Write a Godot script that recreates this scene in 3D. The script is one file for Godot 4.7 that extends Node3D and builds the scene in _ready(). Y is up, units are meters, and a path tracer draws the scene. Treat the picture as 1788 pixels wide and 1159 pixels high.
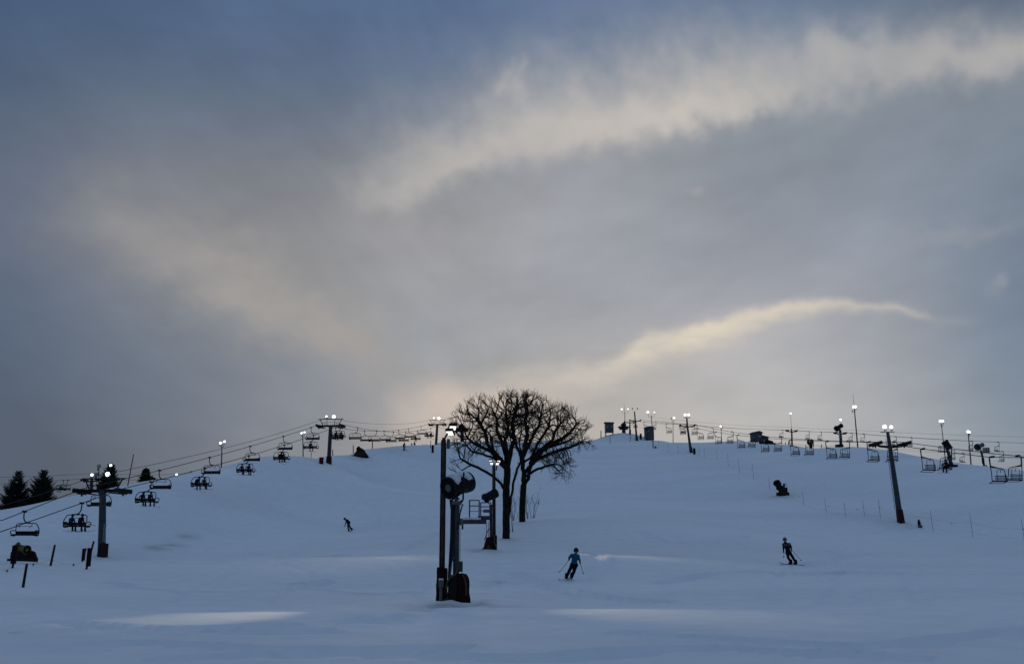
extends Node3D
# A ski hill at dusk: two chairlifts, floodlights, snow guns, a bare oak and skiers. Metres, y up, the viewer looks towards -z.

var rng := RandomNumberGenerator.new()
var M := {}
var used := {}
var relief := FastNoiseLite.new()
var streak := FastNoiseLite.new()
var fine := FastNoiseLite.new()
var coarse: PackedFloat32Array
const STEP := 4.0
const GX := 66
const GZ := 110
const X0 := -132.0
const Z0 := -410.0

# ---------- shapes -------------------------------------------------------------------------------------------------
class Geo:
	var v := PackedVector3Array()
	var n := PackedVector3Array()
	var c := PackedColorArray()
	var i := PackedInt32Array()
	var tint := Color.WHITE
	var tinted := false

	func put(p: Vector3, nn: Vector3) -> void:
		v.append(p)
		n.append(nn)
		if tinted:
			c.append(tint)

	func quad(a: Vector3, b: Vector3, d: Vector3, e: Vector3) -> void: # corners counter-clockwise from outside
		var k := v.size()
		var nn := (b - a).cross(e - a).normalized()
		for p in [a, b, d, e]:
			put(p, nn)
		i.append_array([k, k + 2, k + 1, k, k + 3, k + 2])

	func tri(a: Vector3, b: Vector3, d: Vector3) -> void:
		var k := v.size()
		var nn := (b - a).cross(d - a).normalized()
		for p in [a, b, d]:
			put(p, nn)
		i.append_array([k, k + 2, k + 1])

	func box(xf: Transform3D, s: Vector3, bevel := 0.0) -> void: # a box round the origin of xf, its long edges bevelled
		var h := s / 2.0
		var b := minf(bevel, minf(h.x, h.z) * 0.8)
		var ring := [Vector2(-h.x + b, h.z), Vector2(h.x - b, h.z), Vector2(h.x, h.z - b), Vector2(h.x, -h.z + b), Vector2(h.x - b, -h.z), Vector2(-h.x + b, -h.z), Vector2(-h.x, -h.z + b), Vector2(-h.x, h.z - b)]
		if b == 0.0:
			ring = [Vector2(-h.x, h.z), Vector2(h.x, h.z), Vector2(h.x, -h.z), Vector2(-h.x, -h.z)]
		prism(xf, ring, -h.y, h.y)

	func prism(xf: Transform3D, ring: Array, y0: float, y1: float) -> void: # ring of Vector2(x, z), counter-clockwise seen from above with z down
		var m := ring.size()
		for k in m:
			var p: Vector2 = ring[k]
			var q: Vector2 = ring[(k + 1) % m]
			quad(xf * Vector3(p.x, y0, p.y), xf * Vector3(q.x, y0, q.y), xf * Vector3(q.x, y1, q.y), xf * Vector3(p.x, y1, p.y))
		for k in range(1, m - 1):
			tri(xf * Vector3(ring[0].x, y1, ring[0].y), xf * Vector3(ring[k].x, y1, ring[k].y), xf * Vector3(ring[k + 1].x, y1, ring[k + 1].y))
			tri(xf * Vector3(ring[0].x, y0, ring[0].y), xf * Vector3(ring[k + 1].x, y0, ring[k + 1].y), xf * Vector3(ring[k].x, y0, ring[k].y))

	func bar(a: Vector3, b: Vector3, w: float, d: float, up := Vector3.UP) -> void: # a square bar from a to b
		var y := (b - a).normalized()
		var x := up.cross(y)
		if x.length() < 0.01:
			x = Vector3.RIGHT.cross(y)
			if x.length() < 0.01:
				x = Vector3.FORWARD
		x = x.normalized()
		box(Transform3D(Basis(x, y, x.cross(y)), (a + b) / 2.0), Vector3(w, (b - a).length(), d), minf(w, d) * 0.15)

	func tube(pts: Array, r0: float, r1: float, sides := 8, radii := []) -> void:
		var m := pts.size()
		var last := Vector3.ZERO
		var base := v.size()
		for k in m:
			var t: Vector3 = (pts[mini(k + 1, m - 1)] - pts[maxi(k - 1, 0)]).normalized()
			if last == Vector3.ZERO:
				last = t.cross(Vector3.UP if absf(t.y) < 0.9 else Vector3.RIGHT).normalized()
			last = (last - t * last.dot(t)).normalized()
			var w := t.cross(last)
			var r: float = radii[k] if radii else lerpf(r0, r1, float(k) / maxf(m - 1, 1))
			for j in sides:
				var a := TAU * j / sides
				var o := last * cos(a) + w * sin(a)
				put(pts[k] + o * r, o)
		for k in m - 1:
			for j in sides:
				var a := base + k * sides + j
				var b := base + k * sides + (j + 1) % sides
				i.append_array([a, a + sides, b, b, a + sides, b + sides])
		for e in [0, m - 1]:
			var k := v.size()
			var nn: Vector3 = (pts[0] - pts[1]).normalized() if e == 0 else (pts[m - 1] - pts[m - 2]).normalized()
			for j in sides:
				put(v[base + e * sides + j], nn)
			for j in range(1, sides - 1):
				i.append_array([k, k + j, k + j + 1] if e == 0 else [k, k + j + 1, k + j])

	func lathe(xf: Transform3D, prof: Array, sides := 16) -> void: # prof of Vector2(radius, height), turned round y
		var m := prof.size()
		for k in m - 1:
			var p: Vector2 = prof[k]
			var q: Vector2 = prof[k + 1]
			var s := Vector2(q.y - p.y, p.x - q.x).normalized()
			var base := v.size()
			for j in sides + 1:
				var a := TAU * j / sides
				var o := Vector3(cos(a), 0, sin(a))
				var nn := (xf.basis * (o * s.x + Vector3(0, s.y, 0))).normalized()
				put(xf * (o * p.x + Vector3(0, p.y, 0)), nn)
				put(xf * (o * q.x + Vector3(0, q.y, 0)), nn)
			for j in sides:
				var a := base + j * 2
				i.append_array([a, a + 2, a + 1, a + 1, a + 2, a + 3] if xf.basis.determinant() > 0.0 else [a, a + 1, a + 2, a + 2, a + 1, a + 3])

	func ball(p: Vector3, r: Vector3, sides := 12) -> void:
		var prof := []
		for k in 8:
			var a := PI * k / 7.0 - PI / 2.0
			prof.append(Vector2(cos(a), sin(a)))
		lathe(Transform3D(Basis.from_scale(r), p), prof, sides)

	func mesh() -> ArrayMesh:
		var arr := []
		arr.resize(Mesh.ARRAY_MAX)
		arr[Mesh.ARRAY_VERTEX] = v
		arr[Mesh.ARRAY_NORMAL] = n
		if tinted:
			arr[Mesh.ARRAY_COLOR] = c
		arr[Mesh.ARRAY_INDEX] = i
		var am := ArrayMesh.new()
		am.add_surface_from_arrays(Mesh.PRIMITIVE_TRIANGLES, arr)
		return am

# ---------- naming ---------------------------------------------------------------------------------------------------
func numbered(called: String) -> String:
	used[called] = used.get(called, -1) + 1
	return called if used[called] == 0 else "%s_%03d" % [called, used[called]]

func tag(o: Node3D, label: String, category: String, group := "") -> Node3D:
	o.set_meta("label", label)
	o.set_meta("category", category)
	if group:
		o.set_meta("group", group)
	return o

func thing(called: String, label: String, category: String, at := Vector3.ZERO, turn := 0.0, group := "") -> Node3D:
	var o := Node3D.new()
	o.name = numbered(called)
	add_child(o)
	o.position = at
	o.rotation.y = turn
	tag(o, label, category, group)
	return o

func part(called: String, g: Geo, m: Material, parent: Node3D) -> MeshInstance3D:
	return shape(called, g.mesh(), m, parent)

func shape(called: String, mesh: Mesh, m: Material, parent: Node3D) -> MeshInstance3D:
	var o := MeshInstance3D.new()
	o.mesh = mesh
	o.material_override = m
	var name_ := called
	var k := 0
	while parent.has_node(NodePath(name_)):
		k += 1
		name_ = "%s_%03d" % [called, k]
	o.name = name_
	parent.add_child(o, true)
	return o

func sway(o: Node3D, by: float) -> void: # hangs a little crooked
	var k := sin(o.position.x * 12.7 + o.position.z * 3.1)
	o.rotation.x = by * k
	o.rotation.z = by * 0.8 * cos(o.position.x * 5.3 - o.position.z * 7.7)

func copy(o: Node3D, called: String, label: String, at: Vector3, turn := 0.0, group := "") -> Node3D:
	var r: Node3D = o.duplicate()
	r.name = numbered(called)
	add_child(r)
	r.position = at
	r.rotation = Vector3(0, turn, 0) # the scale of the original stays
	r.set_meta("label", label)
	if group:
		r.set_meta("group", group)
	return r

func along(a: Vector3, b: Vector3) -> Transform3D: # y from a towards b, origin at a
	var y := (b - a).normalized()
	var x := y.cross(Vector3.FORWARD if absf(y.z) < 0.9 else Vector3.UP).normalized()
	return Transform3D(Basis(x, y, x.cross(y)), a)

# ---------- materials ------------------------------------------------------------------------------------------------
func noise_image(seed_: int, freq: float, size: int, lo: float, hi: float, sx := 1.0) -> Image:
	var f := FastNoiseLite.new()
	f.seed = seed_
	f.frequency = freq
	f.fractal_octaves = 5
	var im := f.get_seamless_image(size, size)
	im.convert(Image.FORMAT_RGB8)
	for y in size:
		for x in size:
			var g := lerpf(lo, hi, im.get_pixel(x, y).r)
			im.set_pixel(x, y, Color(g, g, g))
	if sx != 1.0:
		im.resize(int(size / sx), size, Image.INTERPOLATE_LANCZOS)
	return im

func surface(r: float, g: float, b: float, rough := 0.8, metal := 0.0, grain: Texture2D = null, scale := 1.0) -> StandardMaterial3D:
	var m := StandardMaterial3D.new()
	m.albedo_color = Color(r, g, b).linear_to_srgb()
	m.roughness = rough
	m.metallic = metal
	if grain:
		m.albedo_texture = grain
		m.uv1_triplanar = true
		m.uv1_scale = Vector3.ONE * scale
	return m

func glow(r: float, g: float, b: float, k: float) -> StandardMaterial3D:
	var m := StandardMaterial3D.new()
	m.albedo_color = Color(0.8, 0.8, 0.8)
	m.emission_enabled = true
	m.emission = Color(r, g, b).linear_to_srgb()
	m.emission_energy_multiplier = k
	return m

func make_materials() -> void:
	var grain := ImageTexture.create_from_image(noise_image(5, 0.03, 128, 0.72, 1.0))
	var rusty := ImageTexture.create_from_image(noise_image(8, 0.02, 128, 0.35, 1.0))
	M.snow = surface(0.90, 0.92, 0.94, 0.75)
	M.snow.vertex_color_use_as_albedo = true
	M.snow.uv1_triplanar = true
	M.snow.uv1_world_triplanar = true
	M.snow.uv1_scale = Vector3.ONE * 0.11
	M.snow.albedo_texture = ImageTexture.create_from_image(noise_image(21, 0.012, 512, 0.955, 1.0, 2.0))
	M.snow.heightmap_enabled = true
	M.snow.heightmap_scale = 1.2
	M.snow.heightmap_texture = ImageTexture.create_from_image(noise_image(22, 0.02, 512, 0.0, 1.0, 2.0))
	M.clump = surface(0.83, 0.86, 0.90, 0.75, 0.0, grain, 1.5)
	M.steel = surface(0.046, 0.057, 0.072, 0.55, 0.5, grain, 0.7)
	M.galv = surface(0.11, 0.13, 0.15, 0.5, 0.5, grain, 0.9)
	M.dark = surface(0.016, 0.018, 0.023, 0.7, 0.0, grain, 1.0)
	M.black = surface(0.012, 0.012, 0.014, 0.55, 0.0, grain, 1.0)
	M.rubber = surface(0.018, 0.018, 0.02, 0.8)
	M.rope = surface(0.03, 0.03, 0.034, 0.6, 0.3)
	M.rust = surface(0.075, 0.038, 0.022, 0.8, 0.1, rusty, 0.8)
	M.wood = surface(0.06, 0.045, 0.032, 0.9, 0.0, rusty, 1.4)
	M.bark = surface(0.032, 0.026, 0.021, 0.95, 0.0, rusty, 1.2)
	M.twig = surface(0.035, 0.027, 0.021, 0.95)
	M.needle = surface(0.016, 0.024, 0.016, 0.9)
	M.red = surface(0.075, 0.010, 0.018, 0.75, 0.0, grain, 1.0)
	M.maroon = surface(0.024, 0.006, 0.008, 0.8, 0.0, grain, 1.0)
	M.yellow = surface(0.17, 0.10, 0.018, 0.6, 0.0, grain, 1.0)
	M.hose = surface(0.085, 0.07, 0.02, 0.7, 0.0, grain, 2.0)
	M.white = surface(0.5, 0.52, 0.55, 0.6, 0.0, grain, 1.0)
	M.siding = surface(0.07, 0.085, 0.105, 0.8, 0.0, grain, 0.8)
	M.roof = surface(0.03, 0.035, 0.042, 0.8, 0.0, grain, 0.8)
	M.pane = surface(0.25, 0.27, 0.30, 0.15)
	M.lamp = glow(1.0, 0.97, 0.90, 3.0)
	M.lamp_cool = glow(0.95, 0.97, 1.0, 3.0)
	M.lamp_panel = glow(1.0, 0.96, 0.86, 1.15)
	M.body = surface(1, 1, 1, 0.85, 0.0, grain, 6.0)
	M.body.vertex_color_use_as_albedo = true
	for k in ["dark", "black", "rubber", "rope", "body", "bark", "twig", "needle", "maroon", "red", "wood"]:
		M[k].metallic_specular = 0.22

# ---------- the ground -----------------------------------------------------------------------------------------------
# the hill: broad shape as a thin plate through surveyed points (x, z, weight)
const PLATE: Array[Vector3] = [
	Vector3(-0.0175, -0.2800, 2.8112), Vector3(0.0306, -0.4700, -7.7877), Vector3(-0.0163, -0.6100, 13.1578), Vector3(-0.0044, -0.7200, -1.0374), Vector3(0.0093, -0.8400, 20.6951), Vector3(-0.1746, -1.0000, -12.2289),
	Vector3(-0.3266, -0.7500, -14.2299), Vector3(-0.3002, -0.5800, 5.2840), Vector3(0.1671, -0.5700, -2.9304), Vector3(0.3915, -0.9400, 25.0206), Vector3(0.4424, -0.9000, -46.8774), Vector3(0.3423, -1.1800, -13.8515),
	Vector3(0.3604, -1.5200, 16.8457), Vector3(0.3702, -1.9000, 7.8099), Vector3(0.3110, -2.0200, 4.8478), Vector3(0.3484, -2.5600, -78.8470), Vector3(0.2077, -2.4500, -40.5869), Vector3(0.3814, -2.0000, -18.0471),
	Vector3(0.8194, -1.2000, 64.0047), Vector3(0.4191, -1.2200, 12.8600), Vector3(0.4960, -1.0800, -10.0426), Vector3(0.5496, -1.0000, 17.7742), Vector3(0.4080, -0.7500, -2.1566), Vector3(0.5058, -0.7500, 13.9860),
	Vector3(0.2579, -0.7000, 2.6161), Vector3(0.1550, -1.3500, -10.2975), Vector3(0.1252, -1.9000, -23.2768), Vector3(0.0048, -1.3000, 27.9794), Vector3(0.1238, -0.9800, 1.2252), Vector3(0.1399, -0.7500, -7.2169),
	Vector3(-0.1677, -2.0100, -514.6934), Vector3(-0.2623, -1.3200, 32.0792), Vector3(-0.1617, -1.5000, 0.8350), Vector3(-0.2978, -1.2200, -57.6098), Vector3(0.4417, -1.7500, -21.2620), Vector3(0.4898, -1.5000, -27.3379),
	Vector3(-0.2433, -1.1800, 40.8270), Vector3(-0.4385, -0.8200, 16.2379), Vector3(-0.3102, -1.0200, 68.9291), Vector3(-0.3079, -0.8500, -21.6505), Vector3(-0.2609, -1.0800, -107.3489), Vector3(-0.2109, -1.4000, -130.5475),
	Vector3(-0.0721, -0.8200, -1.7163), Vector3(-0.1289, -1.4500, -20.3259), Vector3(-0.1398, -0.5200, 3.2870), Vector3(-0.0635, -0.5400, -6.6961), Vector3(-0.1869, -0.4800, -1.2480), Vector3(-0.3818, -1.1975, 51.3344),
	Vector3(-0.3494, -1.3100, -22.4561), Vector3(-0.2929, -1.3300, 85.1701), Vector3(-0.2776, -1.5175, 39.9000), Vector3(-0.2824, -1.6550, -72.0693), Vector3(-0.2623, -1.6575, -22.9659), Vector3(-0.2425, -1.6625, -18.7455),
	Vector3(-0.2228, -1.6700, -2.1419), Vector3(-0.2035, -1.6825, -3.0839), Vector3(-0.1902, -1.9800, 70.1991), Vector3(-0.1727, -2.0650, -83.7663), Vector3(-0.1292, -2.0900, -33.9002), Vector3(-0.0837, -2.0950, -0.9823),
	Vector3(-0.0378, -2.0875, -4.4716), Vector3(0.0078, -2.0850, 24.7876), Vector3(0.0739, -2.5725, 152.0385), Vector3(0.1392, -2.5925, 58.2582), Vector3(0.3825, -2.1425, 14.3602), Vector3(0.5460, -2.1025, 31.1740),
	Vector3(0.5676, -1.9525, -6.4905), Vector3(0.6113, -1.9375, -17.6376), Vector3(-0.4181, -1.1100, 14.0212), Vector3(-0.3253, -1.3275, -38.9172), Vector3(-0.1845, -1.7000, 20.9590), Vector3(0.1376, -2.5625, -47.5751),
	Vector3(0.1861, -2.5700, 30.1695), Vector3(0.4313, -2.1200, -7.0230), Vector3(0.4815, -2.1075, -15.2793), Vector3(-0.5910, -0.8400, -21.5182), Vector3(-0.5463, -0.8800, 23.0867), Vector3(-0.5050, -0.9200, -9.0236),
	Vector3(-0.4930, -0.9500, -3.4920), Vector3(-0.4792, -0.9800, 25.8906), Vector3(-0.4555, -1.0200, -9.3288), Vector3(-0.4323, -1.0700, 8.2841), Vector3(-0.4052, -1.1600, 26.8986), Vector3(-0.3747, -1.3000, 81.5224),
	Vector3(-0.3428, -1.4000, 25.3042), Vector3(-0.2977, -1.5000, 67.1407), Vector3(-0.2917, -1.6500, 291.9997), Vector3(-0.2873, -1.8200, 139.3408), Vector3(-0.2675, -1.8400, -112.5850), Vector3(-0.2475, -1.8600, -24.3096),
	Vector3(-0.2282, -1.8900, 15.2751), Vector3(-0.2092, -1.9300, -39.2482), Vector3(-0.1912, -1.9900, 445.5392), Vector3(-0.1826, -2.0600, 537.7774), Vector3(-0.1731, -2.1700, 164.1617), Vector3(-0.1401, -2.2800, -211.8321),
	Vector3(-0.0729, -2.4000, 43.9973), Vector3(-0.1073, -2.3400, -61.5025), Vector3(0.0096, -2.5600, -12.0454), Vector3(0.1396, -2.6000, -69.6243), Vector3(0.2307, -2.6200, -84.2933), Vector3(0.2740, -2.6400, 88.4363),
	Vector3(0.3167, -2.6500, 35.5833), Vector3(0.3566, -2.6400, 16.1513), Vector3(0.3995, -2.6000, 84.4589), Vector3(0.4282, -2.4000, 159.7707), Vector3(0.4630, -2.2800, -36.4804), Vector3(0.5064, -2.2200, -36.9932),
	Vector3(0.5581, -2.1500, 82.9178), Vector3(0.5953, -2.0500, -44.8356), Vector3(0.6272, -1.9500, 116.3623), Vector3(0.6505, -1.8800, -57.0925), Vector3(0.6789, -1.8000, 24.5275), Vector3(0.6963, -1.6800, 48.1398),
	Vector3(0.7025, -1.6000, 32.4155), Vector3(0.7045, -1.5200, 22.8148), Vector3(0.7151, -1.4300, 31.1985), Vector3(0.7236, -1.3800, -36.1791), Vector3(0.7313, -1.3200, 32.7414), Vector3(0.7713, -1.2400, -24.9345),
	Vector3(0.8265, -1.1600, -34.7689), Vector3(-0.6755, -0.9600, -11.0348), Vector3(-0.9780, -1.3900, -2.5460), Vector3(-0.6208, -1.0000, 20.0628), Vector3(-0.8878, -1.4300, 5.8331), Vector3(-0.5709, -1.0400, -35.8092),
	Vector3(-0.8069, -1.4700, -7.6705), Vector3(-0.5553, -1.0700, -8.2318), Vector3(-0.7785, -1.5000, -34.9284), Vector3(-0.5379, -1.1000, 52.2931), Vector3(-0.7481, -1.5300, 135.9340), Vector3(-0.5090, -1.1400, -53.1020),
	Vector3(-0.7011, -1.5700, -129.5947), Vector3(-0.4808, -1.1900, -21.2857), Vector3(-0.6546, -1.6200, 33.3110), Vector3(-0.4471, -1.2800, -63.9515), Vector3(-0.5973, -1.7100, -7.2151), Vector3(-0.4093, -1.4200, -14.9288),
	Vector3(-0.5333, -1.8500, 9.6772), Vector3(-0.3722, -1.5200, -14.2293), Vector3(-0.4775, -1.9500, -10.2136), Vector3(-0.3215, -1.6200, -193.7466), Vector3(-0.4069, -2.0500, -18.2253), Vector3(-0.3130, -1.7700, -61.5166),
	Vector3(-0.3890, -2.2000, -6.0117), Vector3(-0.3062, -1.9400, 123.3624), Vector3(-0.3741, -2.3700, 72.5987), Vector3(-0.2850, -1.9600, -66.9717), Vector3(-0.3475, -2.3900, -75.5120), Vector3(-0.2634, -1.9800, -69.2026),
	Vector3(-0.3206, -2.4100, -41.6919), Vector3(-0.2426, -2.0100, -61.7404), Vector3(-0.2946, -2.4400, -1.8945), Vector3(-0.2222, -2.0500, -218.9583), Vector3(-0.2688, -2.4800, -29.2253), Vector3(-0.2027, -2.1100, -108.6511),
	Vector3(-0.2441, -2.5400, 45.6746), Vector3(-0.1932, -2.1800, -84.6807), Vector3(-0.2313, -2.6100, 8.8116), Vector3(-0.1827, -2.2900, 244.9362), Vector3(-0.2170, -2.7200, 40.7609), Vector3(-0.1475, -2.4000, 46.1431),
	Vector3(-0.1739, -2.8300, -13.7545), Vector3(-0.0766, -2.5200, -73.5507), Vector3(-0.0896, -2.9500, -12.8266), Vector3(-0.1128, -2.4600, -37.5798), Vector3(-0.1326, -2.8900, -23.6264), Vector3(0.0100, -2.6800, -30.1903),
	Vector3(0.0116, -3.1100, 6.9253), Vector3(0.1460, -2.7200, 48.4307), Vector3(0.1691, -3.1500, 29.7042), Vector3(0.2412, -2.7400, -136.9969), Vector3(0.2791, -3.1700, -89.8610), Vector3(0.2865, -2.7600, 41.6824),
	Vector3(0.3311, -3.1900, 47.2471), Vector3(0.3310, -2.7700, 36.4377), Vector3(0.3824, -3.2000, 25.3669), Vector3(0.3728, -2.7600, 48.6288), Vector3(0.4309, -3.1900, 19.9920), Vector3(0.4179, -2.7200, -51.2886),
	Vector3(0.4840, -3.1500, -15.2419), Vector3(0.4496, -2.5200, -43.5113), Vector3(0.5264, -2.9500, 4.7044), Vector3(0.4874, -2.4000, -143.7991), Vector3(0.5747, -2.8300, -62.6668), Vector3(0.5338, -2.3400, 16.8549),
	Vector3(0.6318, -2.7700, -9.4954), Vector3(0.5892, -2.2700, 71.0176), Vector3(0.7008, -2.7000, 56.4395), Vector3(0.6302, -2.1700, -88.2586), Vector3(0.7550, -2.6000, -41.4519), Vector3(0.6658, -2.0700, 62.0270),
	Vector3(0.8041, -2.5000, 53.2115), Vector3(0.6920, -2.0000, -89.1299), Vector3(0.8408, -2.4300, -53.8866), Vector3(0.7241, -1.9200, 25.6554), Vector3(0.8863, -2.3500, 15.6249), Vector3(0.7461, -1.8000, 6.2085),
	Vector3(0.9243, -2.2300, 5.6354), Vector3(0.7551, -1.7200, -21.6742), Vector3(0.9439, -2.1500, 0.5518), Vector3(0.7601, -1.6400, -44.8222), Vector3(0.9594, -2.0700, -7.1515), Vector3(0.7751, -1.5500, -5.7340),
	Vector3(0.9902, -1.9800, 10.9031), Vector3(0.7865, -1.5000, -36.7179), Vector3(1.0120, -1.9300, -29.2191), Vector3(0.7978, -1.4400, 7.9946), Vector3(1.0360, -1.8700, 11.9934), Vector3(0.8459, -1.3600, -3.9718),
	Vector3(1.1134, -1.7900, 4.5842), Vector3(0.9120, -1.2800, -12.0985), Vector3(1.2184, -1.7100, -3.9158), Vector3(-1.6000, 0.3000, 0.0388), Vector3(-1.6000, -0.0400, 0.4235), Vector3(-1.6000, -0.1600, -0.8928),
	Vector3(-0.6000, 0.3000, 0.0049), Vector3(-0.6000, -0.0400, -0.5157), Vector3(-0.6000, -0.1600, 1.4842), Vector3(-0.2200, 0.3000, 0.0134), Vector3(-0.2200, -0.0400, -0.0160), Vector3(-0.2200, -0.1600, 0.3338),
	Vector3(0.0000, 0.3000, 0.0003), Vector3(0.0000, -0.0400, 0.1188), Vector3(0.0000, -0.1600, -1.1744), Vector3(0.2200, 0.3000, -0.0397), Vector3(0.2200, -0.0400, -0.1046), Vector3(0.2200, -0.1600, 0.2596),
	Vector3(0.6000, 0.3000, 0.0346), Vector3(0.6000, -0.0400, -0.4690), Vector3(0.6000, -0.1600, 2.2480), Vector3(1.6000, 0.3000, -0.0423), Vector3(1.6000, -0.0400, -0.4415), Vector3(1.6000, -0.1600, 1.0808),
	Vector3(-0.6000, -0.4000, -1.6345), Vector3(0.6000, -0.3800, -2.5517), Vector3(-0.1400, -0.3400, -0.3613), Vector3(0.1600, -0.3400, 3.4310), Vector3(1.2000, -0.6000, -0.9180), Vector3(-1.1000, -0.7000, 3.4549),
	Vector3(0.4000, -0.4800, -2.0339), Vector3(-1.4000, -1.6000, 1.8408), Vector3(-1.2000, -3.0000, 1.7254), Vector3(-0.6000, -3.3000, -1.6141), Vector3(0.0000, -4.0000, 2.4323), Vector3(0.6000, -3.9000, -3.9726),
	Vector3(1.1000, -3.3000, -3.8375), Vector3(1.5000, -2.4000, 2.8789), Vector3(1.8000, -1.6000, 2.0121), Vector3(-1.8000, -1.0000, -0.4724), Vector3(-0.9000, -4.2000, -1.5052), Vector3(2.5000, 0.0000, 0.0212),
	Vector3(-2.5000, 0.0000, 0.0827), Vector3(0.0000, 2.0000, 0.0065), Vector3(2.0000, 2.0000, -0.0105), Vector3(-2.0000, 2.0000, -0.0151), Vector3(0.0000, -5.6000, -0.0274), Vector3(2.5000, -4.5000, 0.4918),
	Vector3(-2.5000, -4.5000, 0.4267)
]

const MOUNDS: Array = [ # drifts and banks: x, z, radius across, radius along, height
	[-0.44, -71.50, 0.9, 0.8, 0.16],
	[0.92, -83.50, 0.9, 0.8, 0.16],
	[-1.66, -28.25, 1.3, 0.7, 0.10],
	[-2.70, -23.25, 2.4, 0.5, 0.12],
	[-3.30, -21.75, 1.2, 0.3, 0.08],
	[-1.45, -61.25, 1.4, 0.9, 0.14],
	[-32.55, -74.75, 0.9, 0.8, 0.14],
	[39.09, -94.00, 1.0, 0.9, 0.14],
	[34.38, -118.00, 1.4, 1.1, 0.20],
	[-29.69, -57.25, 1.8, 0.9, 0.12],
	[-10.85, -28.50, 5.0, 1.6, 0.05],
	[3.76, -24.50, 5.0, 1.6, 0.06],
	[-7.35, -23.00, 3.4, 1.6, 0.06],
	[5.90, -58.50, 5.0, 2.0, 0.18],
	[-7.98, -54.00, 6.0, 2.4, 0.18],
	[17.48, -47.75, 7.0, 3.0, 0.20],
	[-15.79, -48.00, 6.0, 2.5, 0.15]
]
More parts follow.
